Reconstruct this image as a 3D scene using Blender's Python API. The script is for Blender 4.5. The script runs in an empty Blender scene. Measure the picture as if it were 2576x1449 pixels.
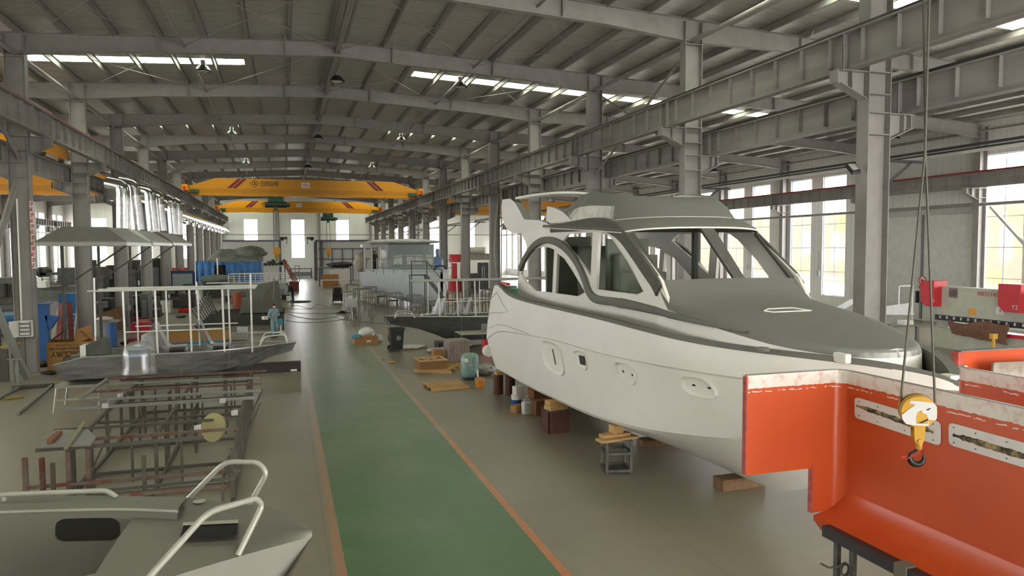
import bpy, bmesh, math, random
from mathutils import Vector, Matrix, geometry
from math import sin, cos, pi, radians, atan2, sqrt
random.seed(7)
S = bpy.context.scene
C = S.collection
# ---------------------------------------------------------------- camera
W_, H_, FPX = 2576, 1449, 1819.0
CAMH, YAW, PITCH, ROLL = 4.4, radians(17.42985), radians(3.13692), 0.0047
_f = Vector((sin(YAW)*cos(PITCH), cos(YAW)*cos(PITCH), -sin(PITCH)))
_r0 = Vector((cos(YAW), -sin(YAW), 0)); _u0 = _r0.cross(_f)
_r = _r0*cos(ROLL) - _u0*sin(ROLL); _u = _u0*cos(ROLL) + _r0*sin(ROLL)
cam = bpy.data.cameras.new('camera'); camo = bpy.data.objects.new('camera', cam); C.objects.link(camo)
cam.sensor_width = 36.0; cam.lens = FPX/W_*36.0; cam.clip_end = 600
camo.matrix_world = Matrix(((_r.x, _u.x, -_f.x, 0), (_r.y, _u.y, -_f.y, 0), (_r.z, _u.z, -_f.z, CAMH), (0, 0, 0, 1)))
S.camera = camo
# ---------------------------------------------------------------- sky and exposure
wd = bpy.data.worlds.new('sky'); S.world = wd; wd.use_nodes = True
bg = wd.node_tree.nodes['Background']
bg.inputs['Color'].default_value = (1.0, 0.97, 0.955, 1); bg.inputs['Strength'].default_value = 1.0
S.view_settings.view_transform = 'Standard'; S.view_settings.look = 'None'
S.view_settings.gamma = 1.0; S.view_settings.use_curve_mapping = False
S.view_settings.exposure = 3.85
# ---------------------------------------------------------------- photo geometry: a pixel and a plane give a point in the hall
def ray(px, py): return _f + _r*((px-W_/2)/FPX) - _u*((py-H_/2)/FPX)
def onZ(px, py, z=0.0):
    r = ray(px, py); t = (z-CAMH)/r.z; return Vector((0, 0, CAMH)) + r*t
def onY(px, py, Y):
    r = ray(px, py); return Vector((0, 0, CAMH)) + r*(Y/r.y)
def onX(px, py, X):
    r = ray(px, py); return Vector((0, 0, CAMH)) + r*(X/r.x)
# ---------------------------------------------------------------- objects
def tag(o, label=None, cat=None, group=None, kind=None):
    if label: o['label'] = label
    if cat: o['category'] = cat
    if group: o['group'] = group
    if kind: o['kind'] = kind
    return o
def thing(name, label, cat, loc=(0, 0, 0), rz=0.0, group=None):
    o = bpy.data.objects.new(name, None); C.objects.link(o)
    o.empty_display_size = 0.2
    o.location = loc; o.rotation_euler = (0, 0, rz)
    return tag(o, label, cat, group)
def rootof(o):
    while o.parent: o = o.parent
    return o
def dup(root, loc, rz=0.0, label=None, group=None):
    r = root.copy(); C.objects.link(r); r.location = loc; r.rotation_euler = (0, 0, rz)
    if label: r['label'] = label
    if group: r['group'] = group
    for ch in list(root.children):
        c = ch.copy(); C.objects.link(c); c.parent = r
        for g in list(ch.children):
            d = g.copy(); C.objects.link(d); d.parent = c
    return r
ORD = ['first', 'second', 'third', 'fourth', 'fifth', 'sixth', 'seventh', 'eighth', 'ninth', 'tenth', 'eleventh', 'twelfth',
       'thirteenth', 'fourteenth', 'fifteenth', 'sixteenth', 'seventeenth', 'eighteenth', 'nineteenth', 'twentieth']
def frame_of(a, b, up=(0, 0, 1)):
    a = Vector(a); b = Vector(b); d = (b-a); L = d.length; d.normalize()
    u = Vector(up)
    if abs(d.dot(u)) > 0.995: u = Vector((1, 0, 0)) if abs(d.x) < .9 else Vector((0, 1, 0))
    s = d.cross(u).normalized(); u = s.cross(d).normalized()
    return a, d, s, u, L
class MB:
    """collects shapes given in hall coordinates (or local ones, build(local=True)) and links them as one mesh object"""
    def __init__(self): self.v = []; self.f = []; self.sm = []
    def add(self, vs, fs, smooth=False):
        n = len(self.v); self.v += [Vector(v) for v in vs]
        self.f += [tuple(i+n for i in f) for f in fs]; self.sm += [smooth]*len(fs); return self
    def box(self, c, s, rz=0.0):
        x, y, z = (k/2 for k in s); m = Matrix.Rotation(rz, 3, 'Z'); c = Vector(c)
        vs = [c + m @ Vector((i*x, j*y, k*z)) for i in (-1, 1) for j in (-1, 1) for k in (-1, 1)]
        return self.add(vs, [(0, 1, 3, 2), (4, 6, 7, 5), (0, 4, 5, 1), (2, 3, 7, 6), (0, 2, 6, 4), (1, 5, 7, 3)])
    def bb(self, x0, x1, y0, y1, z0, z1): return self.box(((x0+x1)/2, (y0+y1)/2, (z0+z1)/2), (abs(x1-x0), abs(y1-y0), abs(z1-z0)))
    def bar(self, a, b, w, t, up=(0, 0, 1)):
        a, d, s, u, L = frame_of(a, b, up)
        vs = [a + d*(k*L) + s*(i*w/2) + u*(j*t/2) for i in (-1, 1) for j in (-1, 1) for k in (0, 1)]
        return self.add(vs, [(0, 1, 3, 2), (4, 6, 7, 5), (0, 4, 5, 1), (2, 3, 7, 6), (0, 2, 6, 4), (1, 5, 7, 3)])
    def tube(self, pts, r, n=8, cap=True, closed=False, hollow=False):
        pts = [Vector(p) for p in pts]; m = len(pts); rs = r if isinstance(r, (list, tuple)) else [r]*m
        T = []
        for i in range(m):
            if closed: d = pts[(i+1) % m]-pts[i-1]
            else: d = pts[min(i+1, m-1)]-pts[max(i-1, 0)]
            T.append(d.normalized() if d.length > 1e-9 else Vector((0, 0, 1)))
        u = Vector((0, 0, 1)) if abs(T[0].z) < .9 else Vector((1, 0, 0))
        u = (u - T[0]*u.dot(T[0])).normalized(); vs = []
        for i in range(m):
            u = (u - T[i]*u.dot(T[i]))
            u = u.normalized() if u.length > 1e-6 else Vector((1, 0, 0))
            w = T[i].cross(u)
            for k in range(n):
                a = 2*pi*k/n + (pi/4 if n == 4 else 0); vs.append(pts[i] + (u*cos(a) + w*sin(a))*rs[i])
        fs = [(i*n+k, i*n+(k+1) % n, (i+1)*n+(k+1) % n, (i+1)*n+k) for i in range(m-1) for k in range(n)]
        if closed: fs += [((m-1)*n+k, (m-1)*n+(k+1) % n, (k+1) % n, k) for k in range(n)]
        n0 = len(fs)
        self.add(vs, fs, n > 4)
        if cap and not closed:
            self.f += [tuple(len(self.v)-m*n+k for k in reversed(range(n))), tuple(len(self.v)-n+k for k in range(n))]; self.sm += [False]*2
        return self
    def cyl(self, c, r, h, n=20, r2=None, axis='Z'):
        c = Vector(c); d = {'Z': Vector((0, 0, 1)), 'X': Vector((1, 0, 0)), 'Y': Vector((0, 1, 0))}[axis]
        return self.tube([c-d*h/2, c+d*h/2], [r, r if r2 is None else r2], n)
    def lathe(self, c, prof, n=24, axis='Z'):
        c = Vector(c); ex = {'Z': (Vector((1, 0, 0)), Vector((0, 1, 0)), Vector((0, 0, 1))), 'X': (Vector((0, 1, 0)), Vector((0, 0, 1)), Vector((1, 0, 0))),
                             'Y': (Vector((0, 0, 1)), Vector((1, 0, 0)), Vector((0, 1, 0)))}[axis]
        vs = [c + ex[0]*(r*cos(2*pi*k/n)) + ex[1]*(r*sin(2*pi*k/n)) + ex[2]*z for r, z in prof for k in range(n)]
        fs = [(i*n+k, i*n+(k+1) % n, (i+1)*n+(k+1) % n, (i+1)*n+k) for i in range(len(prof)-1) for k in range(n)]
        self.add(vs, fs, True)
        b = len(self.v)-len(vs)
        self.f += [tuple(b+k for k in reversed(range(n))), tuple(b+(len(prof)-1)*n+k for k in range(n))]; self.sm += [False]*2
        return self
    def grid(self, rows, smooth=True, closed=False):
        m, n = len(rows), len(rows[0])
        fs = [(i*n+k, i*n+(k+1) % n, (i+1)*n+(k+1) % n, (i+1)*n+k) for i in range(m-1) for k in range(n if closed else n-1)]
        return self.add([p for r in rows for p in r], fs, smooth)
    def poly(self, outer, holes=(), fn=None, cuts=None, smooth=False, th=None):
        """2D polygon with holes -> tessellated, cut along a raster, mapped by fn((u,v)) to 3D; th = thickness vector or function"""
        loops = [[Vector((p[0], p[1], 0)) for p in l] for l in [outer]+list(holes)]
        tri = geometry.tessellate_polygon(loops); flat = [p for l in loops for p in l]
        bm = bmesh.new(); vv = [bm.verts.new(p) for p in flat]
        for t in tri:
            try: bm.faces.new([vv[i] for i in t])
            except ValueError: pass
        if cuts:
            for ax, vals in enumerate(cuts):
                for c in vals:
                    pc = [0, 0, 0]; no = [0, 0, 0]; pc[ax] = c; no[ax] = 1
                    bmesh.ops.bisect_plane(bm, geom=bm.verts[:]+bm.edges[:]+bm.faces[:], plane_co=pc, plane_no=no)
        bmesh.ops.recalc_face_normals(bm, faces=bm.faces[:])
        bm.verts.index_update()
        P = [(v.co.x, v.co.y) for v in bm.verts]; F = [tuple(v.index for v in f.verts) for f in bm.faces]
        E = [(e.verts[0].index, e.verts[1].index) for e in bm.edges if len(e.link_faces) == 1]
        bm.free(); fn = fn or (lambda p: Vector((p[0], p[1], 0)))
        A = [Vector(fn(p)) for p in P]
        if th is None: return self.add(A, F, smooth)
        B = [a + (Vector(th(p)) if callable(th) else Vector(th)) for a, p in zip(A, P)]; n = len(A)
        self.add(A+B, F + [tuple(i+n for i in reversed(f)) for f in F], smooth)
        k = len(self.v)-2*n
        self.f += [(k+a, k+b, k+b+n, k+a+n) for a, b in E]; self.sm += [False]*len(E)
        return self
    def build(self, name, mat, parent=None, local=False, sharp=40, bevel=0, label=None, recalc=True):
        me = bpy.data.meshes.new(name); vs = self.v
        if parent is not None and not local:
            rt = rootof(parent); m = Matrix.Rotation(-rt.rotation_euler.z, 3, 'Z'); l = rt.location.copy()
            vs = [m @ (v-l) for v in vs]
        me.from_pydata([tuple(v) for v in vs], [], self.f); me.update()
        me.polygons.foreach_set('use_smooth', self.sm)
        if recalc:
            bm = bmesh.new(); bm.from_mesh(me); bmesh.ops.remove_doubles(bm, verts=bm.verts[:], dist=1e-5) if recalc == 2 else None
            bmesh.ops.recalc_face_normals(bm, faces=bm.faces[:]); bm.to_mesh(me); bm.free()
        if any(self.sm): me.set_sharp_from_angle(angle=radians(sharp))
        me.materials.append(mat)
        o = bpy.data.objects.new(name, me); C.objects.link(o)
        if parent is not None: o.parent = parent
        if bevel:
            md = o.modifiers.new('bevel', 'BEVEL'); md.width = bevel; md.segments = 2; md.limit_method = 'ANGLE'; md.angle_limit = radians(35)
        if label: o['label'] = label
        return o
def catmull(pts, n):
    pts = [Vector(p) for p in pts]; d = [0]
    for a, b in zip(pts, pts[1:]): d.append(d[-1]+(b-a).length)
    out = []
    for k in range(n+1):
        s = d[-1]*k/n; i = 0
        while i < len(d)-2 and d[i+1] < s: i += 1
        t = (s-d[i])/max(d[i+1]-d[i], 1e-9)
        p1, p2 = pts[i], pts[i+1]; L = d[i+1]-d[i]
        m1 = (p2-pts[i-1])/(d[i+1]-d[i-1])*L if i > 0 else (p2-p1)
        m2 = (pts[i+2]-p1)/(d[i+2]-d[i])*L if i+2 < len(pts) else (p2-p1)
        out.append(p1*(2*t**3-3*t*t+1) + m1*(t**3-2*t*t+t) + p2*(-2*t**3+3*t*t) + m2*(t**3-t*t))
    return out
def rounded(pts, r, n=5):
    """polyline with rounded corners"""
    pts = [Vector(p) for p in pts]; out = [pts[0]]
    for a, b, c in zip(pts, pts[1:], pts[2:]):
        k = min(r, (a-b).length*.45, (c-b).length*.45); p = b+(a-b).normalized()*k; q = b+(c-b).normalized()*k
        for i in range(n+1):
            t = i/n; out.append(p*(1-t)**2 + b*2*t*(1-t) + q*t*t)
    out.append(pts[-1]); return out
def rrect(cx, cy, w, h, r, n=4):
    out = []
    for sx, sy, a0 in ((1, 1, 0), (-1, 1, 90), (-1, -1, 180), (1, -1, 270)):
        for k in range(n+1):
            a = radians(a0+90*k/n); out.append((cx+sx*(w/2-r)+r*cos(a), cy+sy*(h/2-r)+r*sin(a)))
    return out
# ---------------------------------------------------------------- materials
def lin(c):
    if isinstance(c, str):
        c = tuple(int(c[i:i+2], 16)/255 for i in (0, 2, 4))
    return tuple((x/12.92 if x <= .04045 else ((x+.055)/1.055)**2.4) for x in c)
MATS = {}
def mat(name, col, rough=.6, metal=0.0, var=.08, scale=3.0, bump=0.0, bscale=40.0, spec=.5, emit=None, es=0, col2=None, thr=(.45, .6), nscale=2.0, stretch=(1, 1, 1)):
    if name in MATS: return MATS[name]
    m = bpy.data.materials.new(name); m.use_nodes = True; nt = m.node_tree; N = nt.nodes; L = nt.links
    b = N['Principled BSDF']; b.inputs['Roughness'].default_value = rough; b.inputs['Metallic'].default_value = metal
    b.inputs['Specular IOR Level'].default_value = spec
    c = lin(col); tc = N.new('ShaderNodeTexCoord'); mp = N.new('ShaderNodeMapping'); L.new(tc.outputs['Object'], mp.inputs['Vector'])
    mp.inputs['Scale'].default_value = stretch
    n1 = N.new('ShaderNodeTexNoise'); n1.inputs['Scale'].default_value = scale; n1.inputs['Detail'].default_value = 6; L.new(mp.outputs[0], n1.inputs['Vector'])
    r = N.new('ShaderNodeValToRGB'); L.new(n1.outputs['Fac'], r.inputs[0])
    r.color_ramp.elements[0].position = .3; r.color_ramp.elements[1].position = .7
    r.color_ramp.elements[0].color = (*[x*(1-var) for x in c], 1); r.color_ramp.elements[1].color = (*[min(1, x*(1+var)) for x in c], 1)
    out = r.outputs[0]
    if col2:
        n2 = N.new('ShaderNodeTexNoise'); n2.inputs['Scale'].default_value = nscale; n2.inputs['Detail'].default_value = 8; n2.inputs['Roughness'].default_value = .65
        L.new(mp.outputs[0], n2.inputs['Vector'])
        r2 = N.new('ShaderNodeValToRGB'); r2.color_ramp.elements[0].position = thr[0]; r2.color_ramp.elements[1].position = thr[1]; L.new(n2.outputs['Fac'], r2.inputs[0])
        mx = N.new('ShaderNodeMixRGB'); L.new(r2.outputs[0], mx.inputs[0]); L.new(out, mx.inputs[1]); mx.inputs[2].default_value = (*lin(col2), 1); out = mx.outputs[0]
    L.new(out, b.inputs['Base Color'])
    if bump:
        n3 = N.new('ShaderNodeTexNoise'); n3.inputs['Scale'].default_value = bscale; n3.inputs['Detail'].default_value = 4; L.new(mp.outputs[0], n3.inputs['Vector'])
        bp = N.new('ShaderNodeBump'); bp.inputs['Strength'].default_value = bump; bp.inputs['Distance'].default_value = .02
        L.new(n3.outputs['Fac'], bp.inputs['Height']); L.new(bp.outputs[0], b.inputs['Normal'])
    if emit: b.inputs['Emission Color'].default_value = (*lin(emit), 1); b.inputs['Emission Strength'].default_value = es
    MATS[name] = m; return m
STEEL = mat('grey_primer_steel', '8b8783', .55, .0, .10, 2.5)
STEEL2 = mat('grey_primer_beam', '898581', .5, .0, .16, 1.2, stretch=(1, .3, 3))
RAILRED = mat('dark_red_rail', '96241f', .6)
RAILDK = mat('dark_rail', '3a3835', .5, .4)
ALU = mat('aluminium', 'b9bab6', .35, .75, .08, 2)
GALV = mat('galvanised_sheet', 'd2d4d2', .16, 1.0, .05, 6)
WHITE = mat('white_paint', 'dedcd4', .45)
BLACK = mat('black_paint', '232323', .5)
YEL = mat('crane_yellow', 'd08c12', .42, 0, .05)
RUST = mat('rusty_steel', '6a5a50', .75, .1, .25, 4, col2='6b3a26', thr=(.5, .62), nscale=3, stretch=(1, 1, 1))
DKST = mat('dark_steel', '55564f', .55, .35, .2, 5)
WOOD = mat('pine_wood', 'c09a63', .7, 0, .18, 5, stretch=(1, 8, 8))
CARD = mat('cardboard', 'a3784c', .85, 0, .1, 3)
BLUE = mat('machine_blue', '1f5f9c', .5, 0, .1)
RED = mat('red_paint', 'c8202a', .4)
GREYM = mat('mid_grey_paint', '77787a', .5)
LGREY = mat('light_grey_paint', 'b4b6b2', .5)
DARK = mat('dark_clutter', '34352f', .7, 0, .3, 6)
# ================================================================ the hall
XL, XR, XO, XLO = -8.85, 13.18, 36.06, -29.8
RX = 2.16
YE = 117.74; YN = -6.0
YF = [13.74+8*i for i in range(14)]           # frames; the last one stands at the end wall
def zroof(x): return 12.78-.05*abs(x-RX)       # underside of the sheeting
def struct(name, mb, m, **k):
    o = mb.build(name, m, **k); o['kind'] = 'structure'; return o
# ---- floor
fm = bpy.data.materials.new('polished_concrete'); fm.use_nodes = True
nt = fm.node_tree; N = nt.nodes; L = nt.links; b = N['Principled BSDF']
def node(t, **k):
    n = N.new(t)
    for a, v in k.items():
        if hasattr(n, a): setattr(n, a, v)
        else: n.inputs[a.replace('_', ' ')].default_value = v
    return n
tc = node('ShaderNodeTexCoord'); sx = node('ShaderNodeSeparateXYZ'); L.new(tc.outputs['Object'], sx.inputs[0])
def math_(op, a, bb_=None, c=None):
    n = N.new('ShaderNodeMath'); n.operation = op
    for i, v in enumerate((a, bb_, c)):
        if v is None: continue
        if isinstance(v, (int, float)): n.inputs[i].default_value = v
        else: L.new(v, n.inputs[i])
    return n.outputs[0]
def noise(scale, det=6, src=None, rough=.6):
    n = node('ShaderNodeTexNoise'); n.inputs['Scale'].default_value = scale; n.inputs['Detail'].default_value = det; n.inputs['Roughness'].default_value = rough
    L.new(src or tc.outputs['Object'], n.inputs['Vector']); return n.outputs['Fac']
def ramp(src, p0, c0, p1, c1):
    r = node('ShaderNodeValToRGB'); L.new(src, r.inputs[0]); e = r.color_ramp.elements
    e[0].position = p0; e[1].position = p1; e[0].color = (*lin(c0), 1); e[1].color = (*lin(c1), 1); return r.outputs[0]
def mix(f, a, bb_, t='MIX'):
    m = node('ShaderNodeMixRGB'); m.blend_type = t
    for i, v in ((0, f), (1, a), (2, bb_)):
        if isinstance(v, (int, float)): m.inputs[i].default_value = v
        elif isinstance(v, str): m.inputs[i].default_value = (*lin(v), 1)
        else: L.new(v, m.inputs[i])
    return m.outputs[0]
n1 = noise(.25, 8); n2 = noise(3, 8)
conc = mix(.5, ramp(n1, .35, '757062', .65, '8b8371'), ramp(n2, .35, '777060', .7, '8a826e'))
grn = mix(.6, ramp(n1, .35, '466344', .65, '54714e'), ramp(n2, .3, '456242', .7, '587550'))
mp = node('ShaderNodeMapping'); L.new(tc.outputs['Object'], mp.inputs[0]); mp.inputs['Scale'].default_value = (1.2, .12, 1)
scr = noise(2.0, 8, mp.outputs[0])
grn = mix(ramp(scr, .55, '000000', .75, '777777'), grn, '6d8270')
def band(x0, x1, wob=.03):
    w = math_('MULTIPLY_ADD', noise(6), wob*2, -wob); x = math_('ADD', sx.outputs[0], w)
    return math_('MULTIPLY', math_('GREATER_THAN', x, x0), math_('LESS_THAN', x, x1))
# the green wears off towards the far end of the hall
wear = math_('ADD', math_('MULTIPLY', math_('SUBTRACT', sx.outputs[1], 9), .022), math_('MULTIPLY_ADD', noise(.5, 6), .8, -.45))
wr = ramp(wear, .0, '000000', .55, 'ffffff')
grn = mix(wr, grn, '7c8273')
c = mix(band(.72, 3.47), conc, grn)
org = mix(ramp(noise(4), .4, '000000', .7, '999999'), 'b5703f', '9a8a70')
wro = ramp(math_('ADD', wear, .12), .1, '000000', .5, 'ffffff')
org = mix(wro, org, '968f7d')
c = mix(math_('MULTIPLY', band(.58, .72, .015), .45), c, org); c = mix(band(3.47, 3.6, .015), c, org)
def line(coord, period, off, w):
    t = math_('FRACT', math_('DIVIDE', math_('SUBTRACT', coord, off), period)); return math_('LESS_THAN', t, w/period)
jn = math_('MAXIMUM', line(sx.outputs[0], 5.1, 5.6, .018), line(sx.outputs[1], 6.0, 11.6, .018))
c = mix(math_('MULTIPLY', jn, .35), c, '4a463c')
L.new(c, b.inputs['Base Color'])
rr = math_('MULTIPLY_ADD', n2, .22, .22); L.new(rr, b.inputs['Roughness']); b.inputs['Specular IOR Level'].default_value = .5
fl = MB().bb(XLO-.3, XO+.3, YN, YE+.3, -.2, 0); struct('floor', fl, fm)
# ---- walls: white profiled sheeting
wm = bpy.data.materials.new('white_wall_sheeting'); wm.use_nodes = True
nt = wm.node_tree; N = nt.nodes; L = nt.links; b = N['Principled BSDF']
tc = node('ShaderNodeTexCoord'); sx = node('ShaderNodeSeparateXYZ'); L.new(tc.outputs['Object'], sx.inputs[0])
s = math_('ADD', sx.outputs[0], sx.outputs[1]); t = math_('FRACT', math_('MULTIPLY', s, 2.6))
rib = math_('LESS_THAN', t, .12)
seam = math_('LESS_THAN', math_('FRACT', math_('DIVIDE', s, 1.15)), .02)
cc = mix(.5, ramp(noise(.6), .3, 'd4d5cf', .7, 'dfe0db'), 'd8d9d4')
cc = mix(math_('MULTIPLY', rib, .25), cc, '8e908c'); cc = mix(math_('MULTIPLY', seam, .4), cc, '70726f')
L.new(cc, b.inputs['Base Color']); b.inputs['Roughness'].default_value = .55
bp = node('ShaderNodeBump'); bp.inputs['Distance'].default_value = .03; bp.inputs['Strength'].default_value = .6; L.new(rib, bp.inputs['Height']); L.new(bp.outputs[0], b.inputs['Normal'])
WALL = wm
# ---- roof sheeting: foil-faced insulation behind wire netting
rm = bpy.data.materials.new('foil_roof_insulation'); rm.use_nodes = True
nt = rm.node_tree; N = nt.nodes; L = nt.links; b = N['Principled BSDF']
tc = node('ShaderNodeTexCoord'); sx = node('ShaderNodeSeparateXYZ'); L.new(tc.outputs['Object'], sx.inputs[0])
mp = node('ShaderNodeMapping'); L.new(tc.outputs['Object'], mp.inputs[0]); mp.inputs['Scale'].default_value = (.6, 4, 1)
nn = noise(3, 6, mp.outputs[0]); seam = math_('LESS_THAN', math_('FRACT', math_('DIVIDE', sx.outputs[1], 1.35)), .03)
cc = ramp(nn, .3, 'b7b4ac', .7, 'cbc8c1'); cc = mix(math_('MULTIPLY', seam, .5), cc, '5e5c55')
L.new(cc, b.inputs['Base Color']); b.inputs['Roughness'].default_value = .34; b.inputs['Metallic'].default_value = .5
bp = node('ShaderNodeBump'); bp.inputs['Distance'].default_value = .12; bp.inputs['Strength'].default_value = 1.0; L.new(nn, bp.inputs['Height']); L.new(bp.outputs[0], b.inputs['Normal'])
# ---- skylights: strips of translucent sheet across the slope, just past every other frame
SKY = []   # (y0, y1, x0, x1)
for i in (-2, 0, 2, 4, 6, 8, 10, 12):  # first row repeats the pattern out of view, added to light the foreground
    y0 = 13.74+8*i+3.95
    for x0, x1 in ((-9.9, -1.5), (5.9, 20.3), (22.3, 27.5), (-26, -12)): SKY.append((y0, y0+1.0, x0, x1))
def slab_holes(name, m, side):
    mb = MB(); xe = XO+.3 if side > 0 else XLO-.3
    xa, xb = (RX, xe) if side > 0 else (xe, RX)
    ys = sorted({YN, YE+.3} | {h[0] for h in SKY} | {h[1] for h in SKY})
    for y0, y1 in zip(ys, ys[1:]):
        hs = sorted((max(h[2], xa), min(h[3], xb)) for h in SKY if h[0] <= y0+1e-4 and h[1] >= y1-1e-4 and h[3] > xa and h[2] < xb)
        x = xa; segs = []
        for h0, h1 in hs:
            if h0 > x: segs.append((x, h0))
            x = h1
        if x < xb: segs.append((x, xb))
        for a, c_ in segs:
            vs = [(p, q, zroof(p)+dz) for dz in (0, .1) for p, q in ((a, y0), (c_, y0), (c_, y1), (a, y1))]
            mb.add(vs, [(0, 1, 2, 3), (7, 6, 5, 4), (0, 4, 5, 1), (1, 5, 6, 2), (2, 6, 7, 3), (3, 7, 4, 0)])
    return struct(name, mb, m)
slab_holes('ceiling', rm, 1); slab_holes('ceiling.001', rm, -1)
sm_ = bpy.data.materials.new('translucent_skylight_sheet'); sm_.use_nodes = True
nt = sm_.node_tree; N = nt.nodes; L = nt.links; N.remove(N['Principled BSDF'])
tr = N.new('ShaderNodeBsdfTranslucent'); tr.inputs[0].default_value = (*lin('f2fbe6'), 1); tp = N.new('ShaderNodeBsdfTransparent'); tp.inputs[0].default_value = (*lin('eefbe0'), 1)
mx = N.new('ShaderNodeMixShader'); mx.inputs[0].default_value = .5; L.new(tr.outputs[0], mx.inputs[1]); L.new(tp.outputs[0], mx.inputs[2]); L.new(mx.outputs[0], N['Material Output'].inputs[0])
for k, (y0, y1, x0, x1) in enumerate(SKY):
    mb = MB(); vs = [(p, q, zroof(p)+.06) for p, q in ((x0, y0), (x1, y0), (x1, y1), (x0, y1))]
    mb.add(vs, [(0, 1, 2, 3)]); struct('trim_%d' % (k+1), mb, sm_)
# ---- window and door openings
WZ0, WZ1, WW = 1.03, 9.28, 2.2
openR, openL, openE = [], [], []
for i in range(-1, 13):
    y = 13.74+8*i
    if i == 2: openR.append((y+.55, y+7.3, 0, 6.25, 'door')); continue
    for dy in ((2.9, 6.25) if i != 1 else (2.9, 6.6)): openR.append((y+dy-WW/2+.3, y+dy+WW/2+.3, WZ0, WZ1, 'win'))
for i in range(-1, 13):
    y = 13.74+8*i
    for dy in (2.6, 5.8): openL.append((y+dy-WW/2, y+dy+WW/2, WZ0, WZ1, 'win'))
for x in (-25.5, -19.5, -14.2, -4.85, 2.05, 8.85, 18.2, 23.4, 29.5): openE.append((x-1.0, x+1.0, 3.05, 9.05, 'win'))
def wall(name, mapf, u0, u1, opens, ztop, thick):
    us = sorted({u0, u1} | {o[0] for o in opens if u0 < o[0] < u1} | {o[1] for o in opens if u0 < o[1] < u1}); mb = MB()
    for a, c_ in zip(us, us[1:]):
        segs = [(0, None)]; hs = sorted((o[2], o[3]) for o in opens if o[0] <= a+1e-4 and o[1] >= c_-1e-4)
        z = 0; L_ = []
        for h0, h1 in hs:
            if h0 > z: L_.append((z, h0, z, h0))
            z = h1
        L_.append((z, ztop(a), z, ztop(c_)))
        for z0a, z1a, z0c, z1c in L_:
            q = [(a, z0a), (c_, z0c), (c_, z1c), (a, z1a)]
            vs = [mapf(u, z, 0) for u, z in q] + [mapf(u, z, thick) for u, z in q]
            mb.add(vs, [(0, 1, 2, 3), (7, 6, 5, 4), (0, 4, 5, 1), (1, 5, 6, 2), (2, 6, 7, 3), (3, 7, 4, 0)])
    return struct(name, mb, WALL)
wall('wall_right', lambda u, z, t: (XO+t, u, z), YN, YE, openR, lambda u: zroof(XO), .22)
wall('wall_left', lambda u, z, t: (XLO-t, u, z), YN, YE, openL, lambda u: zroof(XLO), .22)
wall('wall_far', lambda u, z, t: (u, YE+t, z), XLO-.2, XO+.2, openE, zroof, .22)
openN = [(3.0, 14.0, 0, 5.4, 'open')] + [(x-1.0, x+1.0, 3.05, 9.05, 'open') for x in (17.2, 23.4, 29.5)] + [(4, 6, 6.6, 9.05, 'open'), (11, 13, 6.6, 9.05, 'open')]  # openings in this unseen wall are placed and sized for the light they give
wall('wall_near', lambda u, z, t: (u, YN-t, z), XLO-.2, XO+.2, openN, zroof, .22)
# ---- glazing
gm = bpy.data.materials.new('window_glass'); gm.use_nodes = True; nt = gm.node_tree; N = nt.nodes; L = nt.links; N.remove(N['Principled BSDF'])
tp = N.new('ShaderNodeBsdfTransparent'); tp.inputs[0].default_value = (.95, .97, 1, 1); gl = N.new('ShaderNodeBsdfGlossy'); gl.inputs['Roughness'].default_value = .05
mx = N.new('ShaderNodeMixShader'); mx.inputs[0].default_value = .07; L.new(tp.outputs[0], mx.inputs[1]); L.new(gl.outputs[0], mx.inputs[2]); L.new(mx.outputs[0], N['Material Output'].inputs[0])
WFR = mat('window_frame_white', 'b9bac6', .4)
wn = [0]
def window(mapf, u0, u1, z0, z1, thick):
    wn[0] += 1; fr = MB(); w = .05
    def bx(a, c_, d, e, t0, t1):
        p = mapf(a, d, t0); q = mapf(c_, e, t1); fr.bb(p[0], q[0], p[1], q[1], p[2], q[2])
    for a, c_ in ((u0, u0+w), (u1-w, u1)): bx(a, c_, z0, z1, .1, .16)
    for d, e in ((z0, z0+w), (z1-w, z1)): bx(u0, u1, d, e, .1, .16)
    r = struct('window_%d' % wn[0], fr, WFR)
    r.data.name = 'window_frame'
    mu = fr = MB(); um = (u0+u1)/2; bx(um-.02, um+.02, z0, z1, .11, .15)
    n = 5 if z1-z0 > 7 else 4
    for k in range(1, n): z = z0+(z1-z0)*k/n; bx(u0, u1, z-.02, z+.02, .11, .15)
    zl = z0+(z1-z0)*.2; mu.build('mullion', WFR, r)
    g = MB(); p = mapf(u0+.02, z0+.02, .13); q = mapf(u1-.02, z1-.02, .13)
    g.add([mapf(u0+.02, z0+.02, .13), mapf(u1-.02, z0+.02, .13), mapf(u1-.02, z1-.02, .13), mapf(u0+.02, z1-.02, .13)], [(0, 1, 2, 3)])
    g.build('pane', gm, r)
for o in openR:
    if o[4] == 'win': window(lambda u, z, t: (XO+t, u, z), o[0], o[1], o[2], o[3], .2)
for o in openL: window(lambda u, z, t: (XLO-t, u, z), o[0], o[1], o[2], o[3], .2)
for o in openE: window(lambda u, z, t: (u, YE+t, z), o[0], o[1], o[2], o[3], .2)
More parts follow.
